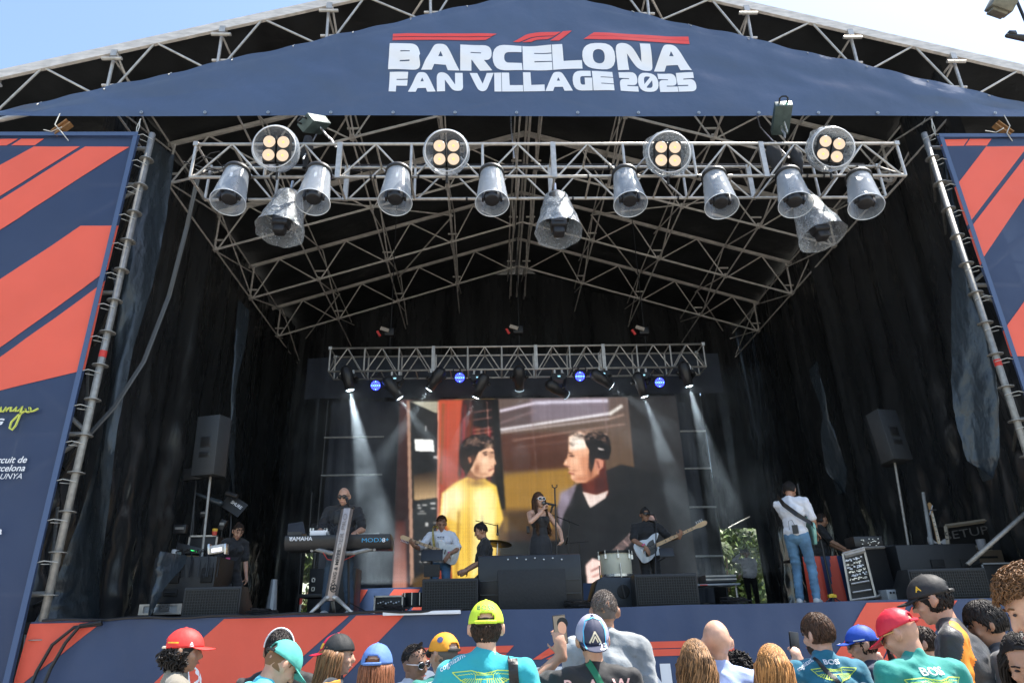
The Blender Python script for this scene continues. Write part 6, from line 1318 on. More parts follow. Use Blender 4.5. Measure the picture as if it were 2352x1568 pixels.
def box_thing(name, label, cat, x0, y0, x1, y1, Y, dp, m, bev=.015, z0=None):
    a, c = P(x0, y1, Y), P(x1, y0, Y); zb_ = a.z if z0 is None else z0; t = thing(name, label, cat, ((a.x+c.x)/2, Y, zb_)); b = MB(); b.bb((a.x, Y, zb_), (c.x, Y+dp, c.z)); b.build('cabinet', m, t, bevel=bev); t['_'] = 0; del t['_']; return t, a, c
t, a, c = box_thing('subwoofer', 'wide black subwoofer with two handle recesses lying on a flight case at the left', 'speaker', 338, 1276, 500, 1385, 10.2, .7, m_cab)
for x, y, w_, h_ in ((397, 1322, .19, .2), (476, 1320, .16, .2), (392, 1360, .19, .1)): recess(t, x, y, w_, h_, 10.2)
m_fc = mat('flight_case_grey', (.36, .38, .40), .45, .3, .4, 12, .2)
t, a, c = box_thing('flight_case', 'grey flight case lying under the left subwoofer', 'case', 318, 1385, 420, 1412, 10.15, .7, m_fc, .006)
b = MB()
for x in (a.x+.03, c.x-.03): b.box((x, 10.14, (a.z+c.z)/2), (.06, .02, c.z-a.z))
for z in (a.z+.012, c.z-.012): b.box(((a.x+c.x)/2, 10.139, z), (c.x-a.x, .02, .024))
b.build('edge_rail', m_alu, t); b = MB(); b.box((a.x+.35, 10.138, (a.z+c.z)/2+.02), (.12, .02, .09)); b.build('latch', m_steel, t)
t2 = MB(); t2.bb((a.x+.1, 10.3, ZF), (c.x-.1, 10.7, a.z)); props(t2.build('case_dolly', m_black), 'low black dolly carrying the grey flight case', 'dolly')
# centre boxes
t, a, c = box_thing('centre_riser', 'large black padded box at the front centre, with rows of rivets', 'box', 1098, 1270, 1334, 1400, 9.75, .6, mat('quilted_black', (.014, .015, .018), .4, 0, .3, 10, .2), .03, z0=ZF)
for k in range(7): b = MB(); b.ell(P(1167+20.5*k, 1284-3*(k % 2), 9.74), (.012, .006, .012)); b.build('rivet', m_steel, t)
for y in (1334, 1366): b = MB(); q = P(1100, y, 9.74); b.bb((a.x+.03, 9.735, q.z-.006), (c.x-.03, 9.75, q.z+.006)); b.build('seam', mat('seam_grey', (.05, .055, .06), .4), t)
t, a, c = box_thing('front_panel_box', 'plain black box standing in front of the large padded box', 'box', 1145, 1305, 1298, 1403, 9.4, .3, mat('matt_black', (.010, .011, .013), .6, 0, .4, 30, .1), .006, z0=ZF)
# wedge with two handles
q0, q1 = P(1355, 1395, 9.7), P(1458, 1322, 9.7); t = thing('wedge_monitor', 'black wedge monitor with an oval double handle, seen from its side', 'stage monitor', q0)
b = MB(); b.prism([V((q0.x, 9.7, ZF)), V((q0.x+.12, 9.7, q1.z-.05)), V((q0.x+.2, 9.7, q1.z)), V((q1.x, 9.7, q1.z-.02)), V((q1.x+.03, 9.7, ZF+.1)), V((q1.x, 9.7, ZF))], (0, .55, 0)); b.build('cabinet', mat('blue_black_cabinet', (.018, .024, .032), .5, 0, .4, 60, .1), t, bevel=.015)
q = P(1432, 1358, 9.695); M3 = Matrix.Rotation(R(12), 3, 'Y'); b = MB(); b.ell(q, (.085, .012, .09), M3, 24); b.build('handle_recess', m_hole, t); b = MB(); b.tube(q+V((-.012, -.012, .08)), q+V((.02, -.012, -.08)), .02, 8); b.build('handle', m_cab, t)
# tall speakers on poles
def tall(x0, y0, x1, y1, Y, tilt, yawd, label, pole_b):
    c = P((x0+x1)/2, (y0+y1)/2, Y); hh = P((x0+x1)/2, y0, Y).z-P((x0+x1)/2, y1, Y).z; ww = .40; M3 = Matrix.Rotation(R(yawd), 3, 'Z') @ Matrix.Rotation(R(tilt), 3, 'X')
    t = thing('loudspeaker', label, 'speaker', c); L = lambda p: c+M3 @ V(p); b = MB()
    f = [(-ww/2, -.2), (ww/2, -.2), (ww/2, .08), (ww/2-.1, .24), (-ww/2+.1, .24), (-ww/2, .08)]; b.prism([L((p[0], p[1], -hh/2)) for p in f], M3 @ V((0, 0, hh))); b.build('cabinet', mat('charcoal_cabinet', (.032, .036, .040), .5, 0, .3, 80, .1), t, bevel=.012)
    for z, h_ in ((.04, .17), (-.12, .09)): b = MB(); b.box(L((.0, -.202, z*hh/.75)), (.19, .01, h_), M3); b.build('handle_plate', mat('handle_plate', (.02, .022, .025), .35), t, bevel=.01); b = MB(); b.box(L((0, -.208, z*hh/.75)), (.15, .012, h_-.04), M3); b.build('handle_recess', m_hole, t, bevel=.008)
    b = MB(); e = P(pole_b[0], pole_b[1], Y); b.tube(L((0, 0, -hh/2)), (e.x, Y, ZF), .02, 10); props(b.build('speaker_pole', m_galv), 'steel pole carrying the '+label, 'pole')
tall(452, 960, 530, 1093, 10.6, 3, -16, 'charcoal loudspeaker standing high at the left', (462, 1330)); tall(2000, 947, 2072, 1064, 11.2, -6, 14, 'charcoal loudspeaker standing high at the right', (2095, 1330))
# left desk: gear on top of the subwoofer
t, a, c = box_thing('rack_case', 'open black rack case with metal corners behind the left subwoofer', 'case', 430, 1230, 500, 1278, 11.0, .5, m_black, .006)
b = MB(); frame_rect(b, a.x, c.x, a.z, c.z, 10.99, .025); b.build('edge_rail', m_alu, t)
t = thing('paper_cup', 'red and yellow paper cup on the left rack case', 'cup', P(492, 1228, 11)); b = MB(); q = P(492, 1229, 10.98); b.lathe([(0, 0), (.032, 0), (.038, .06)], q, n=16); b.build('body', mat('cup_red', (.7, .08, .06), .5), t); b = MB(); b.lathe([(.038, .06), (.043, .10), (.04, .10)], q, n=16); b.build('rim_band', mat('cup_yellow', (.8, .5, .05), .5), t)
t = thing('work_light', 'small bright metal lamp unit on the left subwoofer', 'lamp', P(500, 1270, 10.3)); q = P(501, 1261, 10.25); M3 = Matrix.Rotation(R(-8), 3, 'Y')
for s in (-1, 1): b = MB(); b.box(q+V((.115*s, 0, 0)), (.035, .12, .15), M3); b.build('end_plate', m_steel, t, bevel=.01)
b = MB(); b.box(q, (.2, .1, .12), M3); b.build('case', m_alu, t, bevel=.01); b = MB(); b.box(q+V((0, -.055, -.01)), (.14, .006, .05), M3); b.build('display', mat('white_display', (.5, .5, .6), .3, emit=(.8, .8, 1), es=.7), t)
t = thing('pedal', 'grey footswitch unit at the left end of the subwoofer top', 'pedal', P(405, 1275, 10.3)); b = MB(); b.bb(P(392, 1276, 10.3), P(418, 1264, 10.5)); b.build('case', m_fc, t, bevel=.008)
t = thing('mixing_desk', 'sloping black mixing desk with small green lights behind the left subwoofer', 'mixer', P(430, 1270, 10.8)); b = MB(); b.prism([P(400, 1270, 10.7), P(408, 1245, 10.7), P(480, 1262, 10.7), P(480, 1272, 10.7)], (0, .45, 0)); b.build('case', m_blk2, t, bevel=.006)
b = MB()
for k in range(7): b.ell(P(434+3*k, 1262+k*.6, 10.68), (.008, .006, .005))
b.build('indicator_lights', mat('green_led', (.05, .6, .15), .4, emit=(.05, .9, .2), es=1.2), t)
rg = random.Random(5); b = MB()
for k in range(12):
    x = 410+rg.random()*90; q = P(x, 1272, 10.25); pts = [q+V((rg.uniform(-.03, .03)*i, rg.uniform(-.05, .03), .03+.05*math.sin(i)*rg.random())) for i in range(4)]; b.path(pts+[pts[-1]+V((.05, -.05, -.12)), pts[-1]+V((.06, -.09, -.35))], .008, 5)
props(b.build('cable_heap', m_cable), 'heap of black cables spilling over the left subwoofer', 'cables')
for k, (x, y, w_, h_, lb) in enumerate(((470, 1180, .12, .10, 'small black clip lamp on the stands above the left rack case'), (415, 1215, .2, .14, 'dark angled monitor screen left of the left rack case'), (512, 1205, .1, .16, 'small black box on the stand behind the left speaker pole'))):
    q = P(x, y, 11.3); t = thing('stand_box', lb, 'box', q); b = MB(); b.box(q, (w_, .1, h_), Matrix.Rotation(R(18*(k-1)), 3, 'Y')); b.build('case', m_blk2, t, bevel=.008); b = MB(); b.tube(q, (q.x, q.y, ZF), .012, 6); b.build('pole', m_pole, t); b = MB(); b.box(q+V((.0, -.052, .01)), (w_*.7, .004, h_*.25)); b.build('front_panel', m_galv, t)
def cyl_stand(label, pts, Y):
    b = MB(); b.path([P(x, y, Y) for x, y in pts], .014, 6); return props(b.build('stand_pole', m_pole), label, 'pole')
cyl_stand('thin black stand pole left of the speaker pole', [(432, 1272), (438, 1220), (447, 1140), (450, 1110)], 11); cyl_stand('thin black stand pole right of the speaker pole', [(525, 1272), (530, 1200), (530, 1130)], 11.2)
t = thing('music_stand', 'tilted black board with white SHURE lettering beside the crew woman', 'sign', P(540, 1158, 11.2)); M3 = Matrix.Rotation(R(32), 3, 'Y') @ Matrix.Rotation(R(-12), 3, 'X'); q = P(538, 1160, 11.2); b = MB(); b.box(q, (.36, .02, .24), M3); b.build('board', m_black, t); place2d(text2d('SHURE', .05, .02, 1), q+M3 @ V((.03, -.014, .0)), M3 @ V((1, 0, 0)), M3 @ V((0, 0, 1)), 'lettering', m_white, t)
b = MB(); b.box(P(445, 1088, 11.2), (.3, .06, .2), Matrix.Rotation(R(-6), 3, 'Y')); t = props(b.build('receiver_box', m_black, bevel=.008), 'black receiver box hanging left of the left loudspeaker', 'box'); b = MB(); b.tube(P(450, 1100, 11.2), P(440, 1270, 11.2), .01, 6); b.build('pole', m_pole, t)
t = thing('wrapped_lamp', 'grey wrapped lamp lying on its arm between the left stand poles', 'lamp', P(470, 1140, 11.1)); b = MB(); b.pill(P(450, 1133, 11.1), P(505, 1155, 11.1), .02, .05, 10); b.build('body', m_sheet, t, smooth=True); b = MB(); b.tube(P(520, 1132, 11.1), P(545, 1140, 11.1), .04, 10); b.build('short_tube', m_blk2, t)
# back left items: cases, printed riser skirt, rack
t, a, c = box_thing('road_case', 'tall black road case with four square latches behind the keyboard player', 'case', 704, 1303, 818, 1400, 13.2, .6, m_black, .01, z0=ZF)
for x, y in ((720, 1331), (749, 1331), (719, 1352), (748, 1352)): b = MB(); frame_rect(b, P(x-3, y, 13.19).x, P(x+3, y, 13.19).x, P(x, y+4, 13.19).z, P(x, y-4, 13.19).z, 13.19, .014); b.build('latch', m_steel, t)
riser = thing('riser_skirt', 'navy and red printed skirt under the video screen', 'banner', (P(885, 1350, 14.4).x, 14.4, ZF)); a, c = P(800, 1395, 14.4), P(1350, 1350, 14.4); b = MB(); b.bb((a.x, 14.4, ZF), (c.x+.1, 14.43, P(900, 1349, 14.4).z)); b.build('fabric', m_navy, riser)
on_plane([[(800, 1353), (845, 1353), (818, 1400), (800, 1400)], [(905, 1352), (965, 1352), (935, 1400), (868, 1400)], [(975, 1352), (1060, 1352), (1030, 1400), (945, 1400)]], 14.4, m_red, riser, 'stripe', .006)
t, a, c = box_thing('amplifier_rack', 'small open amplifier rack with a metal frame in front of the printed riser skirt', 'rack', 860, 1368, 925, 1396, 10.8, .4, m_black, .004, z0=ZF)
b = MB(); frame_rect(b, a.x, c.x, ZF+.02, c.z, 10.79, .022); b.build('edge_rail', m_alu, t)
for k in range(9): q = P(868+6*k, 1385-2*(k % 3), 10.78); b = MB(); b.ell(q, (.014, .012, .012)); b.build('knob', m_white if k % 2 else m_steel, t)
t = thing('snare_drum', 'small black drum with shiny lugs beside the amplifier rack', 'drum', P(947, 1395, 11)); q = P(948, 1393, 11.2); b = MB(); b.lathe([(0, 0), (.15, 0), (.15, .2), (0, .2)], q, n=28); b.build('shell', m_black, t)
for k in range(8): a_ = k*.785; b = MB(); b.tube(q+V((.16*math.cos(a_), .16*math.sin(a_), .02)), q+V((.16*math.cos(a_), .16*math.sin(a_), .2)), .008, 6); b.build('lug', m_steel, t)
t, a, c = box_thing('side_bench', 'low grey bench with a red stripe near the rear opening', 'bench', 1596, 1338, 1700, 1345, 12.5, .6, m_fc, .004)
for x in (a.x+.05, c.x-.05): b = MB(); b.tube((x, 12.6, ZF), (x, 12.6, a.z), .02); b.build('leg', m_alu, t)
b = MB(); b.bb(P(1608, 1344, 12.495), P(1625, 1341, 12.49)); b.build('stripe', band, t)
t, a, c = box_thing('stacked_case', 'pair of flat grey cases stacked on the low bench', 'case', 1622, 1318, 1690, 1337, 12.55, .45, mat('dark_case', (.06, .065, .07), .4), .004)
for y in (1322, 1330): b = MB(); q = P(1640, y, 12.54); b.bb((a.x, 12.535, q.z-.012), (c.x, 12.55, q.z+.012)); b.build('edge_rail', m_alu, t)
t, a, c = box_thing('equipment_bench', 'low black platform with a red rail behind the keyboard stand', 'bench', 684, 1362, 760, 1372, 12, .6, m_black, .004)
for x in (a.x+.04, c.x-.04): b = MB(); b.tube((x, 12.05, ZF), (x, 12.05, a.z), .02); b.build('leg', m_alu, t); b = MB(); b.lathe([(.022, -.05), (.022, .05)], (x, 12.05, a.z-.05), n=10); b.build('marking_tape', band, t)
b = MB(); b.tube(P(630, 1330, 12), P(622, 1405, 12), .05, 10, .09); props(b.build('rolled_cloth', m_fc), 'grey rolled cloth standing left of the equipment platform', 'cloth')
t = cyl_stand('thin stand with a red ring left of the keyboard', [(692, 1250), (688, 1330), (680, 1405)], 12); t = cyl_stand('thin upright rod behind the left end of the keyboard', [(716, 1130), (712, 1190), (709, 1230)], 12)
# right side: draped desk, rack, speakers
t = thing('draped_desk', 'desk covered with a red and navy printed cloth at the right of the stage', 'desk', P(1905, 1385, 10.9)); a, c = P(1862, 1385, 10.9), P(1958, 1275, 10.9)
def dk(u, v): x = a.x+(c.x-a.x)*u+.06*(1-v)*(u-.3); return (x, 10.9+.05*math.sin(u*17)*(1-v*.5), ZF+.0+(c.z-ZF)*v)
b = MB(); b.grid(dk, 60, 14); b.mi = [1 if not ((i % 60) > 20+(i//60)*.0 and (i % 60) < 27+(i//60)*.4 or (i % 60) > 39) else 0 for i in range(len(b.f))]; b.build('cloth', [m_navy, m_red], t, smooth=True)
b = MB(); b.bb((a.x, 10.93, c.z-.03), (c.x, 11.7, c.z)); b.build('top', m_black, t)
t = thing('speaker_stand', 'black tripod stand with a yellow collar in front of the draped desk', 'stand', P(1912, 1385, 10.2)); b = MB(); b.tube(P(1885, 1240, 10.2), P(1916, 1385, 10.2), .016, 8); b.build('pole', m_pole, t); b = MB(); b.lathe([(.03, -.025), (.034, 0), (.03, .025)], P(1911, 1367, 10.2), n=12); q = P(1911, 1368, 10.2); b.box(q, (.11, .05, .04)); b.build('collar', mat('yellow_plastic', (.8, .5, .03), .4), t)
for e in ((1893, 1388), (1938, 1386), (1915, 1392)): b = MB(); b.tube(q, P(e[0], e[1], 10.15), .01, 6); b.build('leg', m_pole, t)
def skewbox(corners, Y, dp): b = MB(); b.prism([P(x, y, Y) for x, y in corners], (0, dp, 0)); return b
t = thing('rack_case', 'tall flight-case rack full of processors leaning at the right of the stage', 'rack', P(1975, 1380, 10)); RC = [(1955, 1378), (1936, 1271), (1984, 1258), (2012, 1370)]
skewbox(RC, 10.05, .02).build('front', m_black, t)
b = MB(); b.prism([P(2012, 1370, 10.06), P(1984, 1258, 10.06), P(2031, 1256, 10.5), P(2062, 1368, 10.5)], (0, .3, 0)); b.build('cabinet', m_black, t)
b = MB(); pts = [P(x, y, 10.03) for x, y in RC]
for i in range(4): b.tube(pts[i], pts[(i+1) % 4], .018, 4)
b.tube(P(2012, 1370, 10.03), P(2024, 1366, 10.1), .02, 4); b.tube(P(1984, 1258, 10.03), P(2031, 1256, 10.5), .02, 4); b.tube(P(1940, 1276, 10.03), P(1985, 1264, 10.03), .03, 4); b.build('edge_rail', m_alu, t)
rg = random.Random(9)
def rk(u, v): a_ = [RC[1][i]+(RC[2][i]-RC[1][i])*u for i in (0, 1)]; c_ = [RC[0][i]+(RC[3][i]-RC[0][i])*u for i in (0, 1)]; return P(a_[0]+(c_[0]-a_[0])*v, a_[1]+(c_[1]-a_[1])*v, 10.02)
for r_ in range(6):
    b = MB()
    for k in range(14): q = rk(rg.uniform(.1, .88), .17+.08*r_+rg.uniform(-.02, .02)); b.box(q, (rg.uniform(.01, .04), .01, rg.uniform(.008, .02)))
    b.build('rack_unit', m_steel if r_ % 2 else m_white, t)
for v_ in (.66, .84): b = MB(); b.tube(rk(.12, v_), rk(.88, v_), .012, 6); b.build('drawer_rail', m_alu, t)
t, a, c = box_thing('multicore_box', 'grey stage box with plugs standing beside the rack case', 'box', 2040, 1352, 2085, 1374, 9.9, .35, m_fc, .006, z0=ZF)
for k in range(5): b = MB(); b.ell(P(2046+7*k, 1360, 9.88), (.014, .012, .014)); b.build('socket', m_black, t)
t, a, c = box_thing('subwoofer', 'wide black subwoofer at the right with two handle recesses', 'speaker', 2085, 1247, 2240, 1375, 10.4, .75, m_cab, z0=ZF); recess(t, 2155, 1302, .2, .22, 10.4); recess(t, 2232-15, 1300, .12, .2, 10.4)
t, a, c = box_thing('speaker_cabinet', 'dark cabinet with a woven front standing left of the right subwoofer', 'speaker', 2030, 1250, 2100, 1372, 10.9, .5, mat('woven_grey', (.05, .05, .052), .7, 0, 1, 200, .3), .02, z0=ZF)
t, a, c = box_thing('control_console', 'small black control console on top of the rack case', 'mixer', 1965, 1230, 2025, 1256, 10.6, .3, m_blk2, .01)
b = MB()
for k in range(16): b.box(P(1972+rg.random()*48, 1236+rg.random()*16, 10.59), (.018, .01, .01))
b.build('buttons', m_steel, t)
m_wood = mat('pale_wood_rail', (.42, .36, .28), .6, 0, .3, 20, .15)
t = thing('flight_case', 'large open case lettered SETUP with pale rails at the far right', 'case', P(2240, 1270, 12)); C4 = [(2180, 1262), (2172, 1208), (2302, 1190), (2318, 1250)]
skewbox(C4, 12.02, .5).build('cabinet', m_black, t); b = MB(); pts = [P(x, y, 12) for x, y in C4]
for i in range(4): b.tube(pts[i], pts[(i+1) % 4], .035, 4)
b.tube(P(2198, 1275, 12), P(2312, 1262, 12), .03, 4); b.build('edge_rail', m_wood, t); place2d(text2d('SETUP', .14, 0, 1.5), P(2222, 1232, 11.97), (P(2300, 1215, 12)-P(2190, 1232, 12)).normalized(), UZ, 'lettering', mat('dull_lettering', (.16, .15, .14), .6), t)
t, a, c = box_thing('cardboard_box', 'brown cardboard box below the SETUP case', 'box', 2240, 1262, 2300, 1300, 11.6, .4, mat('cardboard', (.14, .10, .065), .8, 0, .2, 12, .2), .004); b = MB(); b.bb((a.x+.1, 11.592, (a.z+c.z)/2), (c.x-.1, 11.598, (a.z+c.z)/2+.03)); b.build('print', m_black, t)
t = thing('paper_roll', 'white roll standing on the rail of the SETUP case', 'roll', P(2250, 1258, 11.7)); b = MB(); q = P(2258, 1262, 11.7); b.lathe([(.03, .17), (.07, .17), (.07, 0), (0, 0)], q, (0, 0, 1), 20); b.build('body', mat('grey_white', (.35, .35, .38), .6), t)
t, a, c = box_thing('open_monitor', 'black screen with a pale metal frame at the right end of the stage', 'screen', 2275, 1292, 2345, 1370, 10.2, .2, m_black, .004, z0=ZF); b = MB(); frame_rect(b, a.x, c.x, ZF+.03, c.z, 10.19, .02); b.build('frame', m_fc, t)
b = MB(); b.tube(P(2420, 1120, 9.6), P(2222, 1296, 9.6), .03, 12); props(b.build('diagonal_brace', m_galv, smooth=True), 'steel tube slanting down to the right front monitor', 'tube')
t = thing('guitar_rack', 'rack of spare guitars standing at the right rear', 'rack', P(2150, 1270, 12)); b = MB(); b.tube(P(2148, 1300, 12), P(2120, 1130, 12), .045, 10, .03); b.build('tube_case', m_fc, t); b = MB(); b.tube(P(2135, 1182, 12), P(2142, 1160, 12), .01, 6); b.tube(P(2122, 1172, 12), P(2150, 1170, 12), .012, 6); b.build('hook', m_steel, t)
guitar('spare electric guitar with a dark wooden neck leaning at the right rear', P(2160, 1262, 12), (P(2138, 1170, 12)-P(2160, 1262, 12)), (0, -1, 0), (.6, .6, .62), wood=(.34, .15, .08))
# short loose items
b = MB(); b.tube(P(626, 938, 20.8), P(625, 962, 20.8), .045, 8); props(b.build('short_tube', mat('slit_glow', (.8, .8, .9), .4, emit=(.8, .85, 1), es=2.)), 'small glowing tube standing in for a slit of white light in the left curtain', 'lamp')  # emissive tube added for light showing through a curtain slit, not a lamp
b = MB(); b.tube(P(1672, 1212, 13.8), P(1722, 1186, 13.8), .018, 6); props(b.build('tie_bar', m_wood), 'pale bar slanting above the rear opening', 'bar')
t = thing('camera_crane', 'black crane wheel and struts in front of the curtain gap beside the right guitarist', 'crane', P(1838, 1220, 12))
# narrow daylight gap behind the right guitarist: a bright tree patch between curtains is built as an opening panel
cc_ = P(1852, 1175, 14)
for k, (x, y) in enumerate(((1832, 1110), (1845, 1140), (1858, 1160), (1862, 1190), (1885, 1196))): b = MB(); b.tube(P(1848, 1196, 12), P(x, y, 12), .022, 6); b.build('strut', m_pole, t)

rg = random.Random(12)
for k, (x, y, Y, lb) in enumerate(((1330, 1396, 9.3, 'black cable coil lying right of the large padded centre box'), (1690, 1384, 9.6, 'black cable coil lying on the stage edge right of the bass monitor'), (905, 1408, 9.4, 'black cable coil lying near the left end of the white edge strip'), (600, 1418, 9.4, 'black cable coil right of the left front monitor'))):
    q = P(x, y, Y); b = MB(); pts = []
    for i in range(70): a = i*.42; r_ = .10+.05*math.sin(i*.7)+.02*rg.random(); pts.append((q.x+r_*math.cos(a)*1.3, q.y+r_*math.sin(a), ZF+.015+.0012*i+.008*rg.random()))
    pts += [(q.x+.2+.1*i, q.y+.03*math.sin(i), ZF+.012) for i in range(5)]; b.path(pts, .009, 5); props(b.build('cable_coil', m_cable), lb, 'cable')
# ================= crowd =================
def at_(x, y, zc): return CP+ray(x, y)*zc
def crowd(label, x, y, zc, yaw, **k):
    q = at_(x, y, zc); H = person(label, (0, 0, 0), yaw, **k); return seat(H, q, 0.)
hand_up = lambda x, y, z: (x, y, z)
def web(H, pts, wd, m, name): return decal(stroke2d([(x*H.s, (z-1.2)*H.s) for x, z in pts], wd), (0, 0, 1.2*H.s), (1, 0, 0), (0, 0, 1), (0, 1, -.12), [H.shirt], name, m, H.root, .007, 5)
teal = cloth('shirt_teal', (.012, .24, .26), .1, .6, 8); teal2 = cloth('shirt_bright_teal', (.02, .36, .42), .1, .6, 8); petrol = cloth('shirt_petrol', (.014, .15, .23), .1, .6, 8)
m_lime = mat('lime_print', (.55, .72, .08), .5); m_w = m_white
# 1 red cap, dark curls
m_rcap = mat('cap_red', (.78, .035, .03), .65, 0, .3, 30, .06); m_yel = mat('cap_yellow', (.85, .50, .03), .5)
H = crowd('person in a red cap with dark curly hair and a khaki shirt, looking right', 430, 1446, 4.4, -62, h=1.74, skin='tan', shirt=cloth('shirt_khaki', (.21, .19, .15)), head=(-10, 2, 0), cap=dict(m=m_rcap, tilt=2, hole=True, strap=mat('cap_strap', (.75, .65, .5), .6), size=1.03), hair=dict(m=h_black, style='curly', n=320, L=.055, low=-.09, seed=11, puff=1.06, thick=.006), pants=m_jean)
decal(text2d('S', .03, .02, 1.6, .3), H.HM @ V((0, 0, 0))*0+hp(H, (.08, .12, .06)), H.HM @ V((0, 1, 0)), H.HM @ V((0, 0, 1)), H.HM @ V((-1, 0, 0)), [H.cap], 'cap_print', m_yel, H.root)
decal(stroke2d([(-.03, 0), (.03, 0)], .008), hp(H, (.09, -.06, .05)), H.HM @ V((0, 1, 0)), H.HM @ V((0, 0, 1)), H.HM @ V((-1, 0, 0)), [H.cap], 'cap_print', m_yel, H.root, cuts=3)
decal(merge2d([stroke2d([(-.012, -.01), (.014, -.002)], .006), fill2d([rnd([(-.010, 0, .004), (0, .022, .006), (.012, .004, .004)])])]), hp(H, (.09, .045, .035)), H.HM @ V((0, 1, 0)), H.HM @ V((0, 0, 1)), H.HM @ V((-1, 0, 0)), [H.cap], 'cap_print', m_w, H.root, cuts=2)
# 2 dark hair with white sunglasses pushed up
H = crowd('person with short black hair and white sunglasses pushed up on the head', 645, 1450, 4.6, 8, h=1.74, skin='tan', shirt=m_btee, pants=m_jean, hair=dict(m=h_black, style='short', n=700, L=.04, low=-.05, seed=12, puff=1.1))
b = MB(); b.path([hp(H, (.094*math.cos(a), -.01, .03+.115*math.sin(a))) for a in [math.pi*k/14 for k in range(15)]], .006, 6); b.build('sunglasses_band', m_wfr, H.root, False)
# 3 turquoise cap bending down
H = crowd('man in a turquoise cap and a cyan striped polo shirt bending his head right', 676, 1482, 4.1, -52, h=1.76, skin='light', lean=26, head=(0, 24, 0), shirt=cloth('shirt_cyan', (.09, .55, .66), .08), build=1.08, pants=m_jean, cap=dict(m=mat('cap_turquoise', (.09, .42, .36), .8, 0, .5, 20, .15), tilt=0, strap=m_black, size=1.04), hair=dict(m=h_lbr, n=0, low=-.06, seed=13, puff=1.012))
st = []
for k in range(9): st.append((([(-.5, -.012), (.5, -.012), (.5, .012), (-.5, .012)]), [(0, 1, 2, 3)]))
for k, z in enumerate((1.36, 1.24, 1.12, 1.0)): 
    vf = merge2d([([(x0_, -.008), (x0_+.04, -.008), (x0_+.04, .008), (x0_, .008)], [(0, 1, 2, 3)]) for x0_ in np.linspace(-.24, .2, 12)]); decal(vf, (0, 0, z), (1, 0, 0), (0, 0, 1), (0, 1, 0), [H.shirt], 'stripe', m_w if k % 2 else mat('deep_cyan', (.02, .25, .42), .6), H.root, .005, 1)
# 4 girl with black and red cap
H = crowd('girl with long brown hair and a black cap with a red front worn backwards', 782, 1457, 4.5, -75, h=1.66, skin='fair', female=True, shirt=cloth('shirt_nightblue', (.012, .014, .022)), build=.86, head=(0, 4, 0), pants=m_bpant, cap=dict(m=mat('cap_black', (.015, .015, .016)), mf=mat('cap_crimson', (.55, .01, .04), .6), mb=mat('cap_crimson', (.55, .01, .04)), back=165, tilt=-6, hole=False), hair=dict(m=h_lbr, style='long', n=1000, zend=-.45, seed=14, thick=.0048, low=-.02))
decal(fill2d([rnd([(-.012, -.016, .008), (.012, -.016, .008), (.014, .016, .004), (-.014, .016, .004)])]), hp(H, (.02, -.1, .05)), H.HM @ V((1, 0, 0)), H.HM @ V((0, 0, 1)), H.HM @ V((.0, 1, 0)), [H.cap], 'cap_badge', m_yel, H.root)
b = MB(); b.path([V(p)*H.s for p in ((.16, .03, 1.44), (.17, -.1, 1.42), (.15, -.16, 1.3))], .014, 6); b.build('orange_trim', mat('orange_print', (.8, .35, .05)), H.root, False)
# 5 blue cap, long hair
m_bcap = mat('cap_sky_blue', (.10, .20, .50), .75, 0, .7, 14, .12)
crowd('woman with long auburn hair and a washed blue cap, seen from behind', 868, 1482, 4.0, -8, h=1.66, skin='fair', female=True, build=.86, shirt=m_btee, pants=m_jean, cap=dict(m=m_bcap, tilt=0, strap=m_bcap, size=1.05), hair=dict(m=hair_m('auburn', (.20, .075, .035)), style='long', n=1000, zend=-.4, seed=15, low=-.02, thick=.0048))
# 6 man with sunglasses looking at the camera side
H = crowd('man with cropped dark hair and aviator sunglasses turning round to the right', 955, 1482, 4.7, 232, h=1.74, skin='dark', shirt=m_wtee, pants=m_jean, head=(0, 8, 6), hair=dict(m=h_black, style='spiky', L=.009, low=.02, front=.05, n=500, seed=16, puff=1.03, thick=.003))
sunglasses(H, m_lens, m_steel)
# 7 orange cap, green shirt
m_ocap = mat('cap_orange', (.90, .34, .02), .7, 0, .4, 20, .06)
H = crowd('man in an orange cap and glasses with a dark green team shirt, looking left', 1020, 1455, 4.4, 38, h=1.72, skin='light', shirt=cloth('shirt_green', (.008, .17, .14)), build=1.1, pants=m_jean, head=(8, 0, 0), cap=dict(m=m_ocap, mb=m_black, strap=m_black, tilt=0), hair=dict(m=h_grey, n=0, low=-.05, seed=17, puff=1.01))
back_print(H, text2d('BOSS', .035, .04, 1.2), 1.42, m_w, x=.02); web(H, [(-.09, 1.53), (-.05, 1.42), (.03, 1.25), (.12, 1.05)], .06, m_black, 'shoulder_strap')
decal(text2d('cognizant', .022, .0, 1), V((-.17, 0, 1.42))*H.s, (1, 0, .35), (0, 0, 1), (0, 1, 0), [H.shirt], 'print', m_w, H.root); sunglasses(H, mat('clear_lens', (.1, .1, .12), .1), m_black, True)
decal(fill2d([[(.02*math.cos(k*.5), .02*math.sin(k*.5)) for k in range(12)]]), hp(H, (-.07, -.04, .09)), H.HM @ V((.5, -.5, 0)), H.HM @ V((0, 0, 1)), H.HM @ V((.7, .7, -.2)), [H.cap], 'cap_badge', mat('deep_blue', (.05, .08, .2), .5), H.root)
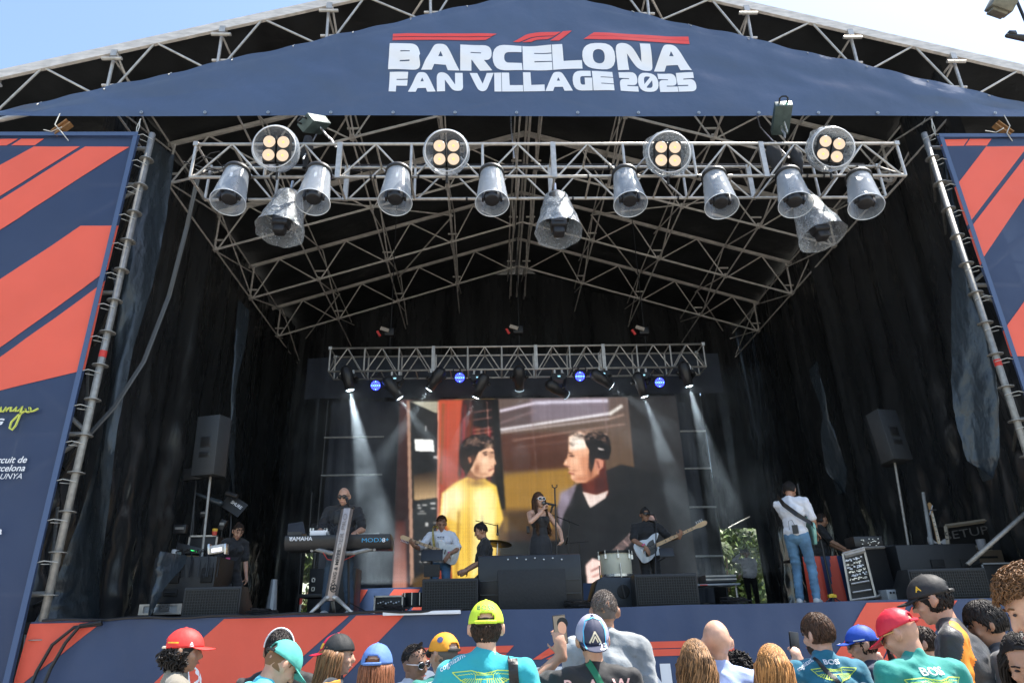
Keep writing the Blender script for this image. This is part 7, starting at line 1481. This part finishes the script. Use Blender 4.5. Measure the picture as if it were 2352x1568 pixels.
# 8 yellow cap, turquoise shirt
m_ycap = mat('cap_lime', (.58, .78, .045), .7, 0, .3, 20, .05)
H = crowd('tall man in a lime yellow cap and a bright turquoise racing shirt, seen from behind', 1116, 1384, 3.85, -6, h=1.85, skin='fair', shirt=teal2, build=1.04, pants=m_jean, head=(6, 0, 0), cap=dict(m=m_ycap, strap=m_ycap, tilt=-2, size=1.03), hair=dict(m=h_dkb, style='short', n=650, L=.035, low=-.085, seed=18, puff=1.03))
decal(text2d('BOSS', .026, .0, 1, 0, 1.2), hp(H, (0, -.12, .087)), H.HM @ V((1, 0, 0)), H.HM @ V((0, 0, 1)), H.HM @ V((0, 1, 0)), [H.cap], 'cap_lettering', mat('dark_teal_print', (.03, .12, .12), .6), H.root)
back_print(H, wings(.34, .09), 1.435, m_lime, name='wing_emblem'); back_print(H, text2d('ALONSO', .085, .03, .92), 1.29, m_w, name='lettering'); decal(text2d('cognizant', .028, .0, 1), V((-.16, 0, 1.43))*H.s, (1, 0, .55), (-.4, 0, 1), (0, 1, 0), [H.shirt], 'print', m_w, H.root)
web(H, [(.125, 1.53), (.14, 1.42), (.15, 1.2), (.15, 1.0)], .05, m_black, 'backpack_strap'); b = MB(); b.box(V((.15, -.165, 1.25))*H.s, (.06, .02, .05)); b.build('buckle', m_blk2, H.root, False)
# 9 grey T-shirt man
crowd('tall man with cropped grey hair and a mottled grey T-shirt, seen from behind', 1385, 1357, 4.9, -4, h=1.86, skin='tan', shirt=cloth('shirt_grey', (.30, .32, .33), .35, .5, 14), build=1.04, pants=m_jean, head=(0, 2, 0), hair=dict(m=h_grey, style='spiky', L=.007, n=1500, low=-.06, front=.05, seed=19, puff=1.012, thick=.0018))
# 10 navy cap with phone
m_ncap = mat('cap_navy', (.035, .04, .08), .7, 0, .3, 20, .08); m_lil = mat('cap_lilac', (.33, .33, .46), .7)
H = crowd('kid in a navy cap worn backwards and a black shirt holding up a phone', 1357, 1415, 3.95, 0, h=1.62, skin='light', shirt=m_btee, build=.95, pants=m_jean, cap=dict(m=m_lil, mf=m_ncap, mb=m_ncap, back=180, hole=False, tilt=-24, brim=.075, flat=True, size=1.04), hair=dict(m=h_black, style='short', n=120, L=.02, low=-.03, seed=20, puff=1.02), hands=[(-.15, .22, 1.52), None], poles=[(-1, -.3, -1), (.4, -1, -.2)], palm=[(0, 1, 0), None], hdir=[(-.2, 0, 1), None], curl=(.7, .5))
A2 = merge2d([stroke2d([(-.028, -.024), (0, .026), (.028, -.024)], .008), stroke2d([(-.014, -.022), (0, .004), (.014, -.022)], .007)])
decal(A2, hp(H, (0, -.14, .015)), H.HM @ V((1, 0, 0)), H.HM @ V((0, 0, 1)), H.HM @ V((0, 1, 0)), [H.cap], 'cap_emblem', mat('cream_print', (.8, .7, .5), .5), H.root)
decal(stroke2d([(-.055, .03), (-.04, .075), (0, .09), (.04, .075), (.055, .03), (.055, -.03), (.04, -.08), (-.04, -.08), (-.055, -.03), (-.055, .03)], .0045), hp(H, (0, -.14, .02)), H.HM @ V((1, 0, 0)), H.HM @ V((0, 0, 1)), H.HM @ V((0, 1, 0)), [H.cap, H.brim], 'cap_piping', mat('light_blue_print', (.1, .5, .8), .5), H.root, cuts=4)
decal(text2d('23', .03, .03, 1), hp(H, (.04, -.15, -.045)), H.HM @ V((1, 0, 0)), H.HM @ V((0, 0, 1)), H.HM @ V((0, 1, 0)), [H.cap, H.brim], 'cap_number', m_w, H.root)
back_print(H, text2d('B   A   W', .06, .02, 1), 1.24, mat('pink_print', (.75, .45, .42), .6), name='lettering'); web(H, [(-.07, 1.54), (-.02, 1.44), (.06, 1.28), (.14, 1.1)], .032, mat('green_webbing', (.01, .16, .08), .6), 'green_strap')
q = W(H, (-.155, .235, 1.65)); t = thing('phone', 'phone showing a face, held up by the kid in the navy cap', 'phone', q); M3 = Matrix.Rotation(R(-4), 3, 'Y'); b = MB(); b.box(q, (.080, .011, .165), M3); b.build('case', m_blk2, t, bevel=.006)
b = MB(); b.box(q+V((0, -.0065, 0)), (.072, .002, .155), M3); b.build('screen', mat('phone_screen', (.06, .05, .045), .2, emit=(.10, .085, .07), es=.8), t); b = MB(); b.ell(q+V((.012, -.0078, .01)), (.026, .001, .038), M3, 16); b.build('face_picture', mat('phone_face', (.3, .17, .12), .3, emit=(.24, .13, .09), es=.8), t); b = MB(); b.ell(q+V((.014, -.0073, .035)), (.034, .001, .034), M3, 16); b.build('hair_picture', m_black, t)
# 11 / 13 blondes
crowd('woman with long wavy dark blonde hair, seen from behind', 1592, 1471, 3.95, 4, h=1.64, skin='fair', female=True, build=.86, shirt=m_wtee, pants=m_jean, hair=dict(m=h_blonde, style='long', n=1500, zend=-.46, seed=21, curl=2.2, thick=.0036, puff=1.09, low=-.05))
crowd('woman with straight strawberry blonde hair, seen from behind', 1768, 1482, 3.8, -4, h=1.64, skin='fair', female=True, build=.86, shirt=m_btee, pants=m_jean, hair=dict(m=h_straw, style='long', n=1500, zend=-.46, seed=22, curl=.5, thick=.0034, puff=1.09, low=-.05))
# 12 bald man
crowd('bald man in a light blue shirt, seen from behind', 1640, 1424, 4.1, -2, h=1.76, skin='fair', build=1.08, shirt=cloth('shirt_lightblue', (.38, .48, .78), .04, .4), sleeve=1, pants=m_bpant, head=(0, -2, 0), neck_h=.015)
crowd('person with curly black hair hidden behind the bald man in the light blue shirt', 1692, 1502, 5.2, 0, h=1.6, skin='tan', shirt=m_btee, pants=m_jean, hair=dict(m=h_black, style='curly', n=260, L=.05, low=-.06, seed=23, puff=1.06, thick=.006))
# 14 brown hair petrol shirt with phone
H = crowd('bearded man with thick brown hair and a petrol blue racing shirt holding a phone', 1868, 1411, 4.5, 6, h=1.78, skin='fair', build=1.1, shirt=petrol, pants=m_jean, head=(22, 4, 0), neck_h=.012, beard=h_dkb, hair=dict(m=h_brown, style='short', n=1100, L=.05, low=-.075, seed=24, puff=1.10), hands=[(.0, .32, 1.40), None], poles=[(-1, -.3, -1), (.4, -1, -.2)], palm=[(.2, 1, 0), None], hdir=[(-.1, .1, 1), None], curl=(.9, .5))
back_print(H, text2d('BOSS', .028, .03, 1.2), 1.452, m_w, name='lettering'); back_print(H, wings(.30, .085), 1.39, m_lime, name='wing_emblem'); back_print(H, text2d('ALONSO', .085, .03, .92), 1.26, m_w, name='lettering'); decal(text2d('cognizant', .024, .0, 1), V((-.17, 0, 1.42))*H.s, (1, 0, .5), (-.4, 0, 1), (0, 1, 0), [H.shirt], 'print', m_w, H.root)
web(H, [(-.13, 1.53), (-.08, 1.42), (.02, 1.25), (.13, 1.05)], .03, m_black, 'shoulder_strap')
q = W(H, (.01, .36, 1.53)); t = thing('phone', 'dark phone held up by the bearded man in the petrol blue shirt', 'phone', q); b = MB(); b.box(q, (.085, .012, .165), Matrix.Rotation(R(22), 3, 'Z') @ Matrix.Rotation(R(6), 3, 'Y')); b.build('case', m_blk2, t, bevel=.006)
b = MB(); b.box(q+V((-.008, -.008, 0)), (.074, .002, .15), Matrix.Rotation(R(22), 3, 'Z') @ Matrix.Rotation(R(6), 3, 'Y')); b.build('screen', m_lens, t)
# 15 blue cap 55
m_blcap = mat('cap_royal_blue', (.012, .07, .42), .65, 0, .3, 20, .05)
H = crowd('woman in a royal blue cap and glasses with a ponytail, looking left', 1968, 1438, 4.9, 66, h=1.68, skin='light', female=True, build=.9, shirt=cloth('shirt_navy', (.012, .02, .05)), pants=m_bpant, head=(6, 8, 0), cap=dict(m=m_blcap, strap=m_blcap, tilt=4), hair=dict(m=h_dkb, style='short', n=220, L=.02, low=-.05, seed=25, puff=1.02))
sunglasses(H, mat('clear_lens', (.1, .1, .12)), m_black, True); b = MB()
for k in range(40): a = k*.4; b.path([hp(H, p) for p in ((.006*math.cos(a), -.11, .0+.006*math.sin(a)), (.014*math.cos(a), -.15, -.02), (.02*math.cos(a), -.155+.02*math.sin(a), -.12), (.02*math.cos(a*2), -.14+.02*math.sin(a), -.27))], .004, 4)
b.build('ponytail', h_dkb, H.root, False, smooth=True)
decal(text2d('55', .034, .03, 1, 0), hp(H, (0, .15, .07)), H.HM @ V((-1, 0, 0)), H.HM @ V((0, 1, 0)), H.HM @ V((0, 0, -1)), [H.brim, H.cap], 'cap_number', m_w, H.root)
decal(stroke2d([(-.035, 0), (.035, .0)], .007), hp(H, (-.09, .03, .035)), H.HM @ V((0, -1, 0)), H.HM @ V((0, 0, 1)), H.HM @ V((1, 0, 0)), [H.cap], 'cap_print', m_w, H.root, cuts=3); back_print(H, text2d('Williams', .04, .01, 1), 1.34, m_w, name='print')
# 16 red cap, green shirt
m_r2 = mat('cap_cherry_red', (.66, .02, .045), .55, 0, .5, 16, .06)
H = crowd('man in a cherry red cap and a green racing shirt, bending to the left', 2038, 1405, 4.0, 10, h=1.82, skin='light', build=1.12, lean=9, shirt=cloth('shirt_sea_green', (.012, .26, .22), .08, .6, 8), pants=m_jean, head=(34, 18, 0), cap=dict(m=m_r2, strap=m_r2, tilt=-4, size=1.03, brim=.085), hair=None)
sunglasses(H, mat('clear_lens', (.1, .1, .12)), mat('gold_frame', (.5, .35, .15), .3, .8)); back_print(H, text2d('BOSS', .038, .03, 1.15), 1.432, m_w, name='lettering'); back_print(H, wings(.36, .10), 1.37, m_lime, name='wing_emblem'); back_print(H, text2d('ASTON MARTIN', 0.014, .01, 1), 1.385, m_lime, name='wing_lettering'); back_print(H, text2d('ALONSO', .09, .03, .92), 1.24, m_w, name='lettering')
# 17 black cap, papaya shirt
H = crowd('tall man in a black cap and a black shirt with an orange shoulder stripe', 2115, 1326, 4.4, 52, h=1.86, skin='light', build=1.05, lean=13, shirt=cloth('shirt_black_sheen', (.02, .02, .023), .3, .7, 12, .5), pants=m_bpant, head=(4, 8, 0), cap=dict(m=mat('cap_black', (.015, .015, .016)), strap=m_black, tilt=2, size=1.03), hair=dict(m=h_black, style='short', n=420, L=.035, low=-.09, seed=27, puff=1.03))
sunglasses(H, mat('clear_lens', (.1, .1, .12)), m_black, True)
def org(c):
    x, z = abs(c.x)/H.s, c.z/H.s; return z > 1.08 and .075+(1.52-z)*.36 < x < .165+(1.52-z)*.42 and c.y < .09
paint(H.shirt, mat('orange_fabric', (.88, .27, .015), .65, 0, .4, 12, .06), org)
decal(text2d('A', .03, .03, 1.1), hp(H, (-.09, .04, .055)), H.HM @ V((0, -1, 0)), H.HM @ V((0, 0, 1)), H.HM @ V((1, 0, 0)), [H.cap], 'cap_logo', m_yel, H.root); decal(stroke2d([(-.012, 0), (.012, 0)], .015), hp(H, (-.09, -.03, .015)), H.HM @ V((0, -1, 0)), H.HM @ V((0, 0, 1)), H.HM @ V((1, 0, 0)), [H.cap], 'cap_tag', m_w, H.root)
back_print(H, text2d('MONSTER', .03, .01, 1), 1.25, m_w, name='print', dirv=(0, 1, -.3))
# 18 black hair, grey shirt
crowd('young man with thick black hair and a charcoal T-shirt, looking left', 2240, 1386, 4.3, 55, h=1.76, skin='tan', shirt=cloth('shirt_charcoal', (.07, .07, .075)), pants=m_jean, head=(8, 14, 0), hair=dict(m=h_black, style='short', n=1200, L=.055, low=-.05, seed=28, puff=1.16))
# 19 big young man on the right edge
crowd('young man with curly light brown hair and stubble at the right edge, looking down left', 2328, 1318, 2.7, 62, h=1.86, skin='fair', build=1.0, shirt=m_btee, pants=m_jean, head=(6, 22, 0), hair=dict(m=h_lbr, style='curly', n=1500, L=.022, low=.052, front=.02, seed=29, puff=1.12, thick=.0026))
# 20 dark-haired woman
crowd('woman with long black hair looking down at the lower right corner', 2335, 1462, 3.0, 140, h=1.66, skin='light', female=True, build=.86, shirt=m_btee, pants=m_bpant, head=(0, 26, 0), hair=dict(m=h_black, style='long', n=600, zend=-.4, seed=30, low=-.01))
# 21 hidden person clapping behind
crowd('person with dark hair and glasses half hidden behind the leaning man in black', 2112, 1440, 5.2, 60, h=1.66, skin='light', shirt=m_btee, pants=m_bpant, hair=dict(m=h_dkb, style='short', n=300, L=.04, low=-.06, seed=31), hands=[(-.05, .32, 1.40), (.05, .32, 1.38)], palm=[(1, 0, 0), (-1, 0, 0)], hdir=[(0, .3, 1), (0, .3, 1)], curl=(.3, .3))
